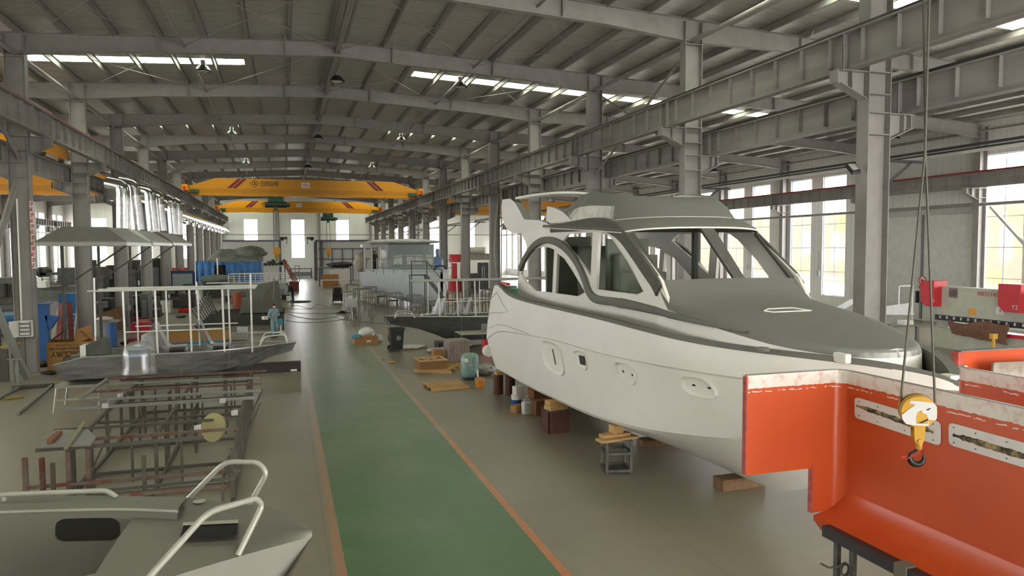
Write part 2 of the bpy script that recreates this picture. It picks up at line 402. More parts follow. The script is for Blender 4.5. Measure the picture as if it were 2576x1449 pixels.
# big sectional door in the right wall
dr = openR[[o[4] for o in openR].index('door')]
mb = MB()
for k in range(6):
    z0 = dr[3]*k/6; mb.bb(XO+.03, XO+.1, dr[0]+.02, dr[1]-.02, z0+.012, z0+dr[3]/6-.012)
mb.bb(XO+.05, XO+.08, dr[0], dr[1], 0, dr[3])
DOORM = mat('door_white', 'c4c6be', .5); d1 = struct('door_1', mb, DOORM)
py = onX(2317, 700, XO-.05).y
MB().bb(XO-.06, XO+.02, py-.07, py+.07, .1, dr[3]).build('centre_post', GREYM, d1)
for s_ in (-1, 1): MB().bb(XO-.14, XO-.02, py+s_*.22-.07, py+s_*.22+.07, 1.05, 1.75).build('handle_plate', BLACK, d1)
fr = MB().bb(XO-.1, XO+.02, dr[0]-.3, dr[0], 0, dr[3]+.1).bb(XO-.1, XO+.02, dr[1], dr[1]+.25, 0, dr[3]+.1).bb(XO-.1, XO+.02, dr[0]-.3, dr[1]+.25, dr[3], dr[3]+.35)
fr.build('door_frame', LGREY, d1)
ex = thing('exit_sign', 'small green lit exit sign above the sectional door', 'sign', (XO-.03, onX(2302, 529, XO-.03).y, onX(2302, 529, XO-.03).z))
MB().box((0, 0, 0), (.06, .55, .22)).build('sign_box', mat('exit_green', '35c862', .5, emit='40e070', es=.12), ex, local=True)

# ---- the yard outside the right wall, seen through its windows
yd = mat('yard_concrete', 'b9b6ac', .8, 0, .06, .3)
struct('floor', MB().bb(XO+.3, 160, -60, 220, -.3, -.1).bb(-160, XLO-.3, -60, 220, -.3, -.1).bb(XLO-.3, XO+.3, YE+.3, 220, -.3, -.1), yd)
fc = thing('office_building', 'ochre building across the yard, seen through the right windows', 'building', (66, 60, 0))
bl = MB().bb(66, 76, 20, 124, -.1, 8.6); bl.build('facade', mat('ochre_render', '6f5a4c', .8, 0, .08, .3, col2='6f673c', thr=(.5, .62), nscale=.12), fc)
fe = MB(); y = 18.0
for k in range(6): 
    pass
while y < 75: fe.bb(45.97, 46.03, y, y+.04, -.1, 1.95); y += .3
fe.bb(45.96, 46.04, 18, 75, .3, .36).bb(45.96, 46.04, 18, 75, 1.6, 1.66)
tag(fe.build('yard_fence', WHITE), 'white picket fence in the yard outside the right windows', 'fence')
for n, (yy, cc_, w_) in enumerate(((37.2, 'a9c0cc', 'pale blue'), (41.8, 'd8dcdc', 'white'))):
    car = thing('parked_car', '%s parked car outside the right windows by the fence' % w_, 'car', (40.4, yy, 0)); m = MB()
    m.grid([[(40.4+s_*(.86-.12*max(0, z-.9)/.5), y_, z) for s_ in (-1, 1) for _ in (0,)][:1] + [] for z in (0,) for y_ in (0,)]) if 0 else None
    rows = []
    for y_, zt in ((-2.1, .62), (-1.9, .82), (-1.0, .95), (-.5, 1.4), (.9, 1.42), (1.5, 1.0), (2.0, .9), (2.15, .6)):
        wd_ = .86 if zt < 1.1 else .7
        rows.append([(40.4-.88, yy+y_, .25), (40.4-.88, yy+y_, .6), (40.4-wd_, yy+y_, zt-.05), (40.4-wd_+.12, yy+y_, zt), (40.4+wd_-.12, yy+y_, zt), (40.4+wd_, yy+y_, zt-.05), (40.4+.88, yy+y_, .6), (40.4+.88, yy+y_, .25)])
    m.grid(rows, True); m.build('body', mat('car_'+w_.replace(' ', '_'), cc_, .25), car)
    for a, c_ in ((-1, -1.35), (-1, 1.35), (1, -1.35), (1, 1.35)): MB().cyl((40.4+a*.78, yy+c_, .22), .32, .2, 18, axis='X').build('wheel', BLACK, car)
    MB().bb(40.4-.72, 40.4+.72, yy-.45, yy+.85, 1.0, 1.36).build('windows', mat('car_glass', '3d4a52', .1), car)

# ================================================================ steel frame
ROWS = [('left', XL, 'left row beside the walkway'), ('right', XR, 'right row behind the white yacht'), ('rwall', XO-.34, 'row along the right wall'), ('lwall', XLO+.34, 'row along the left wall')]
def column(x, w, zt, corb, label, group):
    """H-column: flanges facing the bays, web facing the camera"""
    t = thing('steel_column', label, 'column', (x, 0, 0), 0, group); d = .36
    m = MB()
    for s_ in (-1, 1): m.bb(s_*w/2-.011, s_*w/2+.011, -d/2, d/2, 0, zt)
    m.bb(-w/2, w/2, -.008, .008, 0, zt)
    for z in [c_[1] for c_ in corb]+[c_[1]-.5 for c_ in corb]+[zt-.75]: m.bb(-w/2, w/2, -d/2+.01, d/2-.01, z-.012, z+.012)
    m.build('shaft', STEEL, t, local=True)
    MB().bb(-w/2-.12, w/2+.12, -.3, .3, 0, .03).build('base_plate', STEEL, t, local=True)
    for s_, z in corb:
        m = MB(); a, e = s_*w/2, s_*(w/2+.75)
        m.bb(a, e, -.15, .15, z-.02, z)
        m.add([(a, -.008, z-.02), (e, -.008, z-.02), (e, -.008, z-.3), (a, -.008, z-.62), (a, .008, z-.02), (e, .008, z-.02), (e, .008, z-.3), (a, .008, z-.62)],
              [(0, 1, 2, 3), (7, 6, 5, 4), (0, 4, 5, 1), (1, 5, 6, 2), (2, 6, 7, 3), (3, 7, 4, 0)])
        m.bar((a, 0, z-.62), (e, 0, z-.3), .28, .02, (0, 0, 1)); m.bb(e-.1, e-.08, -.14, .14, z-.3, z)
        m.bb(s_*(w/2+.45)-.01, s_*(w/2+.45)+.01, -.14, .14, z-.42, z)
        m.build('corbel', STEEL, t, local=True)
    return t
ZB1, ZB2 = 8.42, 7.5      # undersides of the crane beams: main bay, aisles
for key, x, txt in ROWS:
    first = None
    for i in range(-1, 13):
        if key in ('left', 'right') and i < (0 if key == 'right' else 2): continue
        if key == 'rwall' and i < 1: continue
        if key == 'lwall' and i < 3: continue
        n = {'left': i-2, 'right': i, 'rwall': i-1, 'lwall': i-3}[key]
        lab = 'grey steel H column, %s from the camera in the %s' % (ORD[n], txt)
        grp = 'columns of the '+txt
        y = 13.74+8*i
        if first is None:
            if key == 'left': first = column(x, .62, zroof(x)-.3, [(1, ZB1), (-1, ZB2)], lab, grp)
            elif key == 'right': first = column(x, .62, zroof(x)-.3, [(-1, ZB1), (1, ZB2)], lab, grp)
            else: first = column(x, .5, zroof(x)-.3, [(-1 if key == 'rwall' else 1, ZB2)], lab, grp)
            first.location = (x, y, 0)
        else: dup(first, (x, y, 0), 0, lab)
# wind posts of the far wall
f0 = None
for n, x in enumerate((-21.8, -16.3, -8.85, -1.2, 5.3, 13.18, 20.9, 28.4)):
    lab = 'slender grey wind post on the far wall, %s from the left' % ORD[n]
    if f0 is None:
        f0 = thing('wind_post', lab, 'post', (x, YE-.2, 0), 0, 'wind posts of the far wall')
        m = MB(); m.bb(-.15, .15, -.2, -.185, 0, 11.2); m.bb(-.15, .15, .165, .18, 0, 11.2); m.bb(-.006, .006, -.19, .17, 0, 11.2); m.build('shaft', STEEL, f0, local=True)
    else: dup(f0, (x, YE-.2, 0), 0, lab)
# ---- rafters, one per frame
def rafter(i):
    y = 13.74+8*i
    t = thing('roof_rafter', 'grey steel roof beam with peaked middle, %s from the camera' % ORD[i-1], 'roof beam', (RX, y, 0), 0, 'roof beams'); m = MB()
    def prof(x):  # depth of the haunched beam
        d = min(abs(x-XL), abs(x-XR), abs(x-XO), abs(x-XLO)); return .58 + .16*max(0, 1-d/3.2)
    top = lambda x: zroof(x)-.22
    xs = [XLO+.3, -26.6, -19, -12.0, XL, -5.6, RX-.01, RX+.01, 10, XR, 16.4, 24, 32.8, XO-.3]
    for a, c_ in zip(xs, xs[1:]):
        za, zc, da, dc = top(a), top(c_), prof(a), prof(c_)
        a_, b_ = a-RX, c_-RX
        m.add([(a_, -.006, za), (b_, -.006, zc), (b_, -.006, zc-dc), (a_, -.006, za-da), (a_, .006, za), (b_, .006, zc), (b_, .006, zc-dc), (a_, .006, za-da)],
              [(0, 1, 2, 3), (7, 6, 5, 4), (0, 4, 5, 1), (1, 5, 6, 2), (2, 6, 7, 3), (3, 7, 4, 0)])
        for zz in ((za, zc), (za-da, zc-dc)):
            m.add([(a_, -.12, zz[0]-.008), (b_, -.12, zz[1]-.008), (b_, .12, zz[1]-.008), (a_, .12, zz[0]-.008), (a_, -.12, zz[0]+.008), (b_, -.12, zz[1]+.008), (b_, .12, zz[1]+.008), (a_, .12, zz[0]+.008)],
                  [(0, 1, 2, 3), (7, 6, 5, 4), (0, 4, 5, 1), (1, 5, 6, 2), (2, 6, 7, 3), (3, 7, 4, 0)])
    m.build('girder', STEEL, t, local=True)
    for x in (-4.2, .2, 4.3, 8.5, 17.5, 22.5, 27.5, -13.5, -19, -24):
        m = MB().bar((x-RX, -.12, top(x)-prof(x)+.02), (x-RX, -.75, top(x)+.02), .045, .012).bb(x-RX-.006, x-RX+.006, -.13, -.008, top(x)-prof(x), top(x)); m.build('fly_brace', STEEL, t, local=True)
for i in range(1, 13): rafter(i)
# ---- purlins
pz = []
x = RX+.28
while x < XO-.4: pz.append(x); x += 1.52
x = RX-.28
while x > XLO+.4: pz.append(x); x -= 1.52
pz.sort(); 
def nm(n, tot): return '%s from the left wall' % (ORD[n] if n < 20 else ('%d%s' % (n+1, {1: 'st', 2: 'nd', 3: 'rd'}.get((n+1) % 10, 'th'))))
for n, x in enumerate(pz):
    z = zroof(x)-.11; s_ = 1 if x > RX else -1; m = MB()
    m.bb(x-.006, x+.006, YN+8, YE, z-.13, z+.1); m.bb(x, x+s_*.07, YN+8, YE, z-.13, z-.12); m.bb(x, x-s_*.07, YN+8, YE, z+.092, z+.1)
    o = m.build('roof_purlin', STEEL); tag(o, 'thin grey roof purlin running the length of the hall, '+nm(n, len(pz)), 'purlin', 'roof purlins')
# ---- longitudinal tubes under the roof
def tube_run(name, x, z, r, label, cat, m=STEEL, y0=9, y1=YE-.3, grp=None):
    o = MB().tube([(x, y0, z), (x, y1, z)], r, 10).build(name, m); return tag(o, label, cat, grp)
tube_run('tie_tube', XL, 11.3, .085, 'long grey tie tube under the roof along the tops of the left columns', 'tie tube')
tube_run('tie_tube', XR, 11.3, .085, 'long grey tie tube under the roof along the tops of the right columns', 'tie tube')
tube_run('tie_tube', -3.4, 11.95, .05, 'thin grey tie tube under the left slope of the main roof', 'tie tube')
tube_run('tie_tube', 7.7, 11.95, .05, 'thin grey tie tube under the right slope of the main roof', 'tie tube')
tube_run('tie_tube', XO-.6, 10.5, .07, 'grey tie tube high along the right wall', 'tie tube')
o = MB().bb(RX-.1, RX+.1, 9, YE-.3, 12.28, 12.30).bb(RX-.1, RX+.1, 9, YE-.3, 12.1, 12.12).bb(RX-.006, RX+.006, 9, YE-.3, 12.1, 12.3).build('ridge_beam', STEEL)
tag(o, 'grey ridge beam along the peak of the roof', 'beam')
o = MB().tube([(XO-.7, 9, 6.62), (XO-.7, YE-.3, 6.62)], .09, 10).build('brace_pipe', STEEL); tag(o, 'grey horizontal pipe across the windows of the right wall', 'pipe')
o = MB().bb(XLO+.5, XLO+.7, 30, YE, 6.6, 6.75).build('brace_pipe', LGREY); tag(o, 'pale horizontal rail across the windows of the left wall', 'rail')
o = MB().tube([(XLO+.5, YE-.5, 6.67), (XO-.5, YE-.5, 6.67)], .07, 8).build('brace_pipe', STEEL); tag(o, 'grey horizontal pipe across the far wall windows', 'pipe')
# ---- diagonal wind braces between the tube and the columns
def brace(a, b_, label, r=.05):
    o = MB().tube([a, b_], r, 8).build('diagonal_brace', STEEL); tag(o, label, 'brace')
def bx_(px, py_): return onX(px, py_, XR)
brace(bx_(1713, 150), bx_(1500, 437), 'long slanting brace falling from the second to the third right column, behind the crane beam')
brace(bx_(1509, 243)+Vector((.1, 0, 0)), bx_(1712, 380)+Vector((.1, 0, 0)), 'crossing brace rising from the second to the third right column, behind the crane beam')
brace(onX(40, 462, XL), onX(-18, 650, XL), 'heavy slanting brace leaning from the first left column towards the camera', .11)
brace(onX(48, 398, XL), onX(-30, 255, XL), 'slanting brace meeting the first left column below the beam', .07)
# ---- thin crossed rods under the roof sheeting
def rods(i, x0, x1, label):
    y0, y1 = 13.74+8*i, 21.74+8*i; m = MB(); z0 = zroof(x0)-.5; z1 = zroof(x1)-.5
    m.tube([(x0, y0, z0), (x1, y1, z1)], .012, 5); m.tube([(x0, y1, z0), (x1, y0, z1)], .012, 5)
    o = m.build('cross_rods', STEEL); tag(o, label, 'tie rods')
for i, w in ((1, 'second'), (2, 'third')):
    rods(i, -8.6, -3.4, 'thin crossed tie rods under the left roof slope, %s bay' % w)
    rods(i, -3.4, 2.1, 'thin crossed tie rods left of the ridge, %s bay' % w)
    rods(i, 2.2, 7.7, 'thin crossed tie rods right of the ridge, %s bay' % w)
    rods(i, 7.7, 13, 'thin crossed tie rods under the right roof slope, %s bay' % w)
# ---- crane runway beams
def runway(x, ztop, h, label, railmat, y0=6.0, y1=YE-.6, s_=1, st=1.0):
    t = thing('crane_beam', label, 'crane beam', (x, y0, ztop-h)); m = MB(); L_ = y1-y0
    m.bb(-.17, .17, 0, L_, h-.03, h); m.bb(-.12, .12, 0, L_, 0, .02); m.bb(-.008, .008, 0, L_, 0, h)
    y = .2
    while y < L_:
        m.bb(-.12, .12, y-.006, y+.006, .12, h-.02); y += st
    for i in range(14):
        yy = 13.74+8*i-y0
        if 0 < yy < L_: m.bb(-.13, .13, yy-.03, yy-.015, 0, h); m.bb(-.13, .13, yy+.015, yy+.03, 0, h)
    m.build('girder', STEEL2, t, local=True)
    MB().bb(-.035, .035, 0, L_, h, h+.11).build('rail', railmat, t, local=True)
runway(XL+.8, ZB1+.85, .85, 'long grey crane beam with red rail on the left side of the main bay', RAILRED)
runway(XR-.8, ZB1+.85, .85, 'long grey crane beam with dark rail on the right side of the main bay', RAILDK)
runway(XR+.8, ZB2+.78, .78, 'grey crane beam on the aisle side of the right columns', RAILDK)
runway(XL-.8, ZB2+.78, .78, 'grey crane beam on the aisle side of the left columns', RAILDK)
runway(XO-.95, ZB2+.78, .78, 'grey crane beam with red rail along the right wall windows', RAILRED)
runway(XLO+.95, ZB2+.78, .78, 'grey crane beam along the left wall windows', RAILRED)
# ---- pendant lamps
LSH = mat('lamp_shade_dark', '3c3e3c', .35, .5)
def lamp():
    t = thing('pendant_lamp', 'x', 'lamp', (0, 0, 0)); m = MB()
    m.lathe((0, 0, 0), [(.12, .22), (.2, .17), (.3, .04), (.36, -.02), (.35, -.03), (.28, .02), (.1, .15)], 20); m.build('lamp_shade', LSH, t, local=True)
    MB().lathe((0, 0, .22), [(.11, 0), (.12, .16), (.09, .2)], 14).build('ballast', ALU, t, local=True)
    MB().lathe((0, 0, 0), [(.2, -.02), (.26, -.04), (.2, -.06)], 16).build('diffuser', LGREY, t, local=True)
    MB().tube([(0, 0, .4), (0, 0, 1.0)], .012, 5).build('rod', STEEL, t, local=True)
    return t
lp = lamp(); first = True
LAMPS = [(511, 177, YF[2]+3.9, 'left of the ridge by the bright skylight strip'), (848, 203, YF[2]+3.9, 'by the ridge beam, nearest the camera'), (1157, 217, YF[2]+3.9, 'right of the ridge below the skylight strip'),
         (583, 337, YF[4]+3.9, 'left of the ridge, second row'), (800, 347, YF[4]+3.9, 'by the ridge beam, second row'), (1009, 352, YF[4]+3.9, 'right of the ridge, second row'),
         (619, 411, YF[6]+3.9, 'left of the ridge, third row'), (775, 421, YF[6]+3.9, 'by the ridge beam, third row'), (935, 421, YF[6]+3.9, 'right of the ridge, third row'),
         (638, 455, YF[8]+3.9, 'left above the first yellow crane'), (888, 460, YF[8]+3.9, 'right above the first yellow crane'),
         (2495, 66, YF[0]+5.5, 'large in the upper right corner by the skylight'), (2249, 348, YF[2]+3.9, 'over the right aisle beside the big column'), (1797, 431, YF[4]+3.9, 'over the right aisle behind the second right column')]
for px, py_, Y, w in LAMPS:
    p = onY(px, py_, Y)
    lab = 'round dark high bay lamp hanging '+w
    if first: lp.location = p; lp['label'] = lab; lp['group'] = 'high bay lamps'; first = False
    else: dup(lp, p, 0, lab)
# ================================================================ the white yacht (centreline x = 7.9, stern at y = 21.2, bow at y = 6.7)
YX = 7.9
yw = bpy.data.materials.new('white_hull_dusty_top'); yw.use_nodes = True
nt = yw.node_tree; N = nt.nodes; L = nt.links; b = N['Principled BSDF']
tc = node('ShaderNodeTexCoord')
ge = node('ShaderNodeNewGeometry'); sg = node('ShaderNodeSeparateXYZ'); L.new(ge.outputs['True Normal'], sg.inputs[0])
so = node('ShaderNodeSeparateXYZ'); L.new(tc.outputs['Object'], so.inputs[0])
# grey sanding dust lies on everything that faces up
up_ = math_('ADD', sg.outputs[2], math_('MULTIPLY_ADD', noise(5, 4), .12, -.06))
up_ = math_('MULTIPLY', up_, math_('GREATER_THAN', so.outputs[2], 2.9))
du = ramp(up_, .22, '000000', .36, 'ffffff')
wh = ramp(noise(.8), .3, 'e0ddd3', .7, 'e8e5dc')
L.new(mix(du, wh, '71726a'), b.inputs['Base Color'])
L.new(math_('MULTIPLY_ADD', du, .35, .42), b.inputs['Roughness'])
GREYDUST = mat('grey_dusty_gelcoat', '6d6d65', .8, 0, .05, 5)
YWHITE = mat('yacht_white_gelcoat', 'e2dfd5', .42, 0, .03, .8)
YINT = mat('yacht_raw_interior', '6f7467', .8, 0, .12, 3)
YLINE = mat('yacht_cream_edge', 'e8e4d8', .5)
yt = thing('motor_yacht', 'large white motor yacht hull with grey dusty deck standing on supports', 'yacht', (YX, 14.0, 0))
def hb(Y, B=2.05, Y1=12.2, Yb=6.7, n=2.2):
    if Y >= Y1: return B
    return B*(1-min(1, max(0, (Y1-Y)/(Y1-Yb)))**n)
NS = 70
def rowpts(ctrl):   # ctrl = (Y, b, z) from stern to stem; stations close up towards the stem
    d = catmull([(c[1], c[0], c[2]) for c in ctrl], 400); Y0, Y1 = d[0].y, d[-1].y; out = []; i = 0
    for k in range(NS+1):
        u = k/NS; u = 1-(1-u)**1.9; Y = Y0+(Y1-Y0)*u
        while i < 399 and d[i+1].y > Y: i += 1
        a, c_ = d[i], d[i+1]; t = min(1, max(0, (a.y-Y)/max(a.y-c_.y, 1e-9))); out.append(a.lerp(c_, t))
    return out
keel = [(20.6, 0, .2), (18, 0, .15), (14, 0, .15), (12, 0, .19), (10.8, 0, .23), (10.04, 0, .32), (9.38, 0, .58), (8.9, 0, .95)]
strk = [(20.7, 1.35, .55), (17, 1.4, .55), (14, 1.42, .68), (12.1, 1.40, .87), (10.6, 1.16, .99), (9.5, .78, 1.1), (8.9, .42, 1.2), (8.5, .0, 1.32)]
chin = [(20.75, 1.84, .76), (18, 1.85, .76), (15.9, 1.85, .81), (13.6, 1.85, .91), (11.75, 1.80, 1.08), (10.5, 1.50, 1.22), (9.5, 1.08, 1.36), (8.7, .55, 1.5), (8.2, 0, 1.62)]
chi2 = [(20.78, 1.90, .82), (18, 1.91, .83), (15.9, 1.91, .88), (13.6, 1.90, .98), (11.75, 1.86, 1.15), (10.5, 1.60, 1.29), (9.5, 1.18, 1.43), (8.65, .62, 1.56), (8.1, 0, 1.68)]
midr = [(21.15, 2.02, 1.42), (18, 2.01, 1.6), (15.9, 2.0, 1.66), (13, 1.98, 1.73), (11.6, 1.92, 1.8), (10.3, 1.74, 1.9), (9.2, 1.34, 2.0), (8.2, .78, 2.06), (7.4, 0, 2.12)]
knuL = [(21.2, 2.04, 1.62), (20.0, 2.04, 1.97), (18.2, 2.04, 2.13), (15.3, 2.04, 2.28), (13.1, 2.04, 2.32), (11.7, 2.0, 2.37), (10.35, 1.83, 2.41), (9.1, 1.45, 2.44), (8.0, .90, 2.5), (7.2, .45, 2.55), (6.85, 0, 2.56)]
knuU = [(Y, b_+.035*min(1, max(0, Y-7)/2), z+.035) for Y, b_, z in knuL]; knuU[-1] = (6.80, 0, 2.60)
shlo = [(21.1, 2.06, 2.2), (20.3, 2.06, 2.75), (18.5, 2.06, 2.8), (15, 2.06, 2.76), (12.2, 2.05, 2.72), (10.6, 1.93, 2.68), (9.4, 1.60, 2.68), (8.4, 1.19, 2.68), (7.5, .66, 2.66), (7.0, .38, 2.64), (6.72, 0, 2.63)]
shup = [(20.75, 2.05, 2.95), (20.35, 2.05, 3.38), (19.9, 2.05, 3.38), (19.3, 2.05, 3.22), (18.56, 2.05, 3.12), (16.8, 2.05, 3.07), (13.1, 2.04, 3.05), (11.4, 2.00, 3.01), (10.35, 1.86, 2.96), (9.5, 1.62, 2.93), (8.7, 1.31, 2.92), (8.0, .95, 2.91), (7.4, .55, 2.88), (6.95, .22, 2.80), (6.72, 0, 2.72)]
hr = [rowpts(k) for k in (keel, strk, chin, chi2, midr, knuL, knuU, shlo, shup)]
def hull_side(s_): return [[Vector((YX+s_*p.x, p.y, p.z)) for p in row] for row in hr]
m = MB()
for s_ in (-1, 1):
    R = hull_side(s_)
    for a, b2, n_ in ((0, 1, 2), (1, 2, 1), (2, 3, 1), (3, 4, 3), (4, 5, 3), (5, 6, 1), (6, 7, 2), (7, 8, 2)):
        rows = [[p.lerp(q, k/n_) for p, q in zip(R[a], R[b2])] for k in range(n_+1)]
        m.grid(rows, True)
m.add([Vector((YX+s_*row[0].x, row[0].y, row[0].z)) for s_ in (-1, 1) for row in (hr if s_ < 0 else hr[::-1])], [tuple(range(18))])   # transom
hull = m.build('hull', yw, yt, sharp=22, recalc=2)
# gunwale cap
sh = hr[-1]
m = MB()
for s_ in (-1, 1):
    ins = []
    for k, p in enumerate(sh):
        q = sh[min(k+1, NS)]-sh[max(k-1, 0)]; n_ = Vector((q.y, -q.x, 0)).normalized()
        if n_.x > 0: n_ = -n_
        pin = p + n_*.13; pin.x = max(pin.x, 0); ins.append(pin)
    o_ = [Vector((YX+s_*(p.x+.012), p.y, p.z)) for p in sh]; i_ = [Vector((YX+s_*p.x, p.y, p.z+.0)) for p in ins]
    ob = [p-Vector((0, 0, .05)) for p in o_]; ib = [p-Vector((0, 0, .30)) for p in i_]
    ot = [p+Vector((0, 0, .015)) for p in o_]; it = [p+Vector((0, 0, .015)) for p in i_]
    m.grid([ob, ot, it, ib], True)
m.build('gunwale', GREYDUST, yt, sharp=30)
# deck inside the bulwark
m = MB(); rows = []
for k in range(0, NS+1, 2):
    p = sh[k]; bb_ = max(p.x-.1, 0)
    rows.append([Vector((YX+bb_*t, p.y, min(p.z, 3.05)-.3+.03*(1-t*t))) for t in (-1, -.5, 0, .5, 1)])
rows = [r for r in rows if r[0].y < 20.2]
m.grid(rows, True); m.build('deck', GREYDUST, yt)
# portlight recesses in the topsides
def side_at(Y, z):
    # b on the hull side at this Y and height: interpolate the rows
    pts = []
    for row in hr[3:8]:
        for p, q in zip(row, row[1:]):
            if (p.y-Y)*(q.y-Y) <= 0 and p.y != q.y:
                t = (Y-p.y)/(q.y-p.y); r_ = p.lerp(q, t); pts.append((r_.z, r_.x)); break
    if not pts: return 2.04
    pts.sort()
    for a, c_ in zip(pts, pts[1:]):
        if a[0] <= z <= c_[0]: return a[1]+(c_[1]-a[1])*(z-a[0])/max(c_[0]-a[0], 1e-6)
    return pts[0][1] if z < pts[0][0] else pts[-1][1]
def on_side(px, py_):
    X = YX-1.95
    for _ in range(12):
        p = onX(px, py_, X); X = YX-side_at(p.y, p.z)
    return p
def port_panel(poly_px, inset, name, openings=(), m_in=YWHITE):
    P = [on_side(*q) for q in poly_px]; uv = [(p.y, p.z) for p in P]
    c_ = Vector((sum(p[0] for p in uv)/len(uv), sum(p[1] for p in uv)/len(uv), 0))
    big = catmull([Vector((p[0], p[1], 0)) for p in uv+[uv[0]]], 40)[:-1]
    out = [(c_+(p-c_)*1.0) for p in big]; inn = [(c_+(p-c_)*.80) for p in big]
    pr = MB()
    lift = .05
    A = [Vector((YX-side_at(p.x, p.y)-.002, p.x, p.y)) for p in out]
    B = [Vector((YX-side_at(p.x, p.y)-lift, p.x, p.y)) for p in [c_+(q-c_)*.97 for q in out]]
    D = [Vector((YX-side_at(p.x, p.y)-.004, p.x, p.y)) for p in inn]
    pr.grid([A, B, D], True, closed=True)
    o = pr.build(name, m_in, yt, sharp=25)
    f = MB(); f.add(D, [tuple(range(len(D)))]); f.build('recess_face', m_in, o)
    for q, kind in openings:
        Q = [on_side(*t) for t in q]; g = MB()
        g.add([p-Vector((.006, 0, 0)) for p in Q], [tuple(range(len(Q)))]); g.build(kind, BLACK, o)
port_panel([(1365, 868), (1368, 856), (1395, 862), (1412, 880), (1420, 915), (1422, 938), (1412, 946), (1382, 928), (1370, 905)], .05, 'portlight_recess', [([(1389, 878), (1392, 878), (1400, 917), (1397, 917)], 'slot')])
port_panel([(1445, 888), (1449, 882), (1468, 885), (1477, 897), (1480, 925), (1474, 932), (1457, 924), (1449, 907)], .05, 'portlight_recess', [([(1456, 893), (1473, 897), (1478, 921), (1460, 916)], 'opening')])
port_panel([(1550, 918), (1554, 911), (1582, 917), (1598, 935), (1602, 960), (1596, 969), (1565, 955), (1553, 938)], .05, 'portlight_recess', [([(1566, 931), (1570, 932), (1571, 938), (1567, 937)], 'bolt_hole'), ([(1589, 940), (1593, 941), (1594, 947), (1590, 946)], 'bolt_hole')])
port_panel([(1717, 955), (1722, 947), (1772, 953), (1798, 972), (1808, 994), (1800, 1003), (1745, 993), (1722, 975)], .05, 'portlight_recess', [([(1741, 966), (1749, 967), (1751, 972), (1743, 971)], 'bolt_hole'), ([(1780, 973), (1788, 974), (1790, 979), (1782, 978)], 'bolt_hole')])
# seam of the stern quarter panel, drain and fairleads
m = MB(); m.tube([on_side(*q)-Vector((.004, 0, 0)) for q in ((1231, 755), (1250, 735), (1262, 760), (1277, 784), (1262, 787), (1229, 787))], .006, 5)
m.tube([on_side(*q)-Vector((.004, 0, 0)) for q in ((1225, 845), (1232, 825), (1250, 816), (1275, 820), (1330, 840))], .006, 5); m.build('panel_seam', GREYM, yt)
# swim platform
MB().bb(YX-1.8, YX+1.8, 20.9, 22.0, 1.18, 1.32).build('swim_platform', YWHITE, yt, bevel=.03)
m = MB().lathe((YX-2.03, 21.12, 1.28), [(.16, -.12), (.18, -.08), (.18, .08), (.14, .12)], 18, 'Y'); m.build('exhaust_flange', YWHITE, yt)
for px, py_ in ((1917, 878),): 
    p = onX(px, py_, YX-1.45); MB().lathe(p, [(.1, -.03), (.11, 0), (.1, .02), (.03, .03)], 16).build('deck_cap', GREYDUST, yt)
p = onX(2118, 912, YX-.85); MB().bb(p.x-.05, p.x+.05, p.y-.12, p.y+.12, 2.86, 2.99).build('deck_cleat', YWHITE, yt, bevel=.02)
# anchor pocket at the stem
MB().bb(YX-.09, YX+.09, 6.82, 7.02, 2.62, 2.80).build('anchor_roller', YWHITE, yt, bevel=.02)
# ---- cabin sides with their openings
XS = YX-1.5
def yz(px, py_): p = onX(px, py_, XS); return (p.y, p.z)
outer = [yz(*q) for q in ((1303, 708), (1306, 692), (1312, 665), (1320, 645), (1328, 631), (1322, 610), (1311, 587), (1365, 575), (1395, 569), (1430, 566), (1500, 558), (1560, 566), (1574, 586), (1600, 621), (1640, 674), (1662, 705), (1684, 767))]
outer = outer + [(11.19, 2.7), (19.9, 2.7)]
hA = [yz(*q) for q in ((1311, 690), (1318, 661), (1330, 640), (1345, 627), (1365, 620), (1382, 622), (1395, 628), (1390, 736), (1345, 732), (1326, 714))]
hB = [yz(*q) for q in ((1403, 636), (1421, 651), (1440, 679), (1460, 712), (1473, 735), (1454, 746), (1398, 738))]
hC = [yz(*q) for q in ((1416, 605), (1429, 589), (1460, 586), (1492, 584), (1487, 695), (1455, 652))]
hD = [yz(*q) for q in ((1507, 583), (1518, 584), (1530, 590), (1543, 603), (1580, 657), (1620, 733), (1603, 741), (1500, 728))]
for s_ in (-1, 1):
    m = MB().poly(outer, (hA, hB, hC, hD), fn=lambda p: (YX+s_*1.5, p[0], p[1]), th=(-s_*.06, 0, 0))
    m.build('cabin_side', YWHITE, yt)
    for hh in ((hA, hB), (hC, hD)):
        for h_ in hh:
            c0 = Vector((sum(p[0] for p in h_)/len(h_), sum(p[1] for p in h_)/len(h_), 0)); m = MB()
            ring = [Vector((p[0], p[1], 0)) for p in h_]
            m.tube([(YX+s_*1.503, p.x, p.y) for p in ring], .011, 6, closed=True); m.build('window_rebate', YLINE, yt)
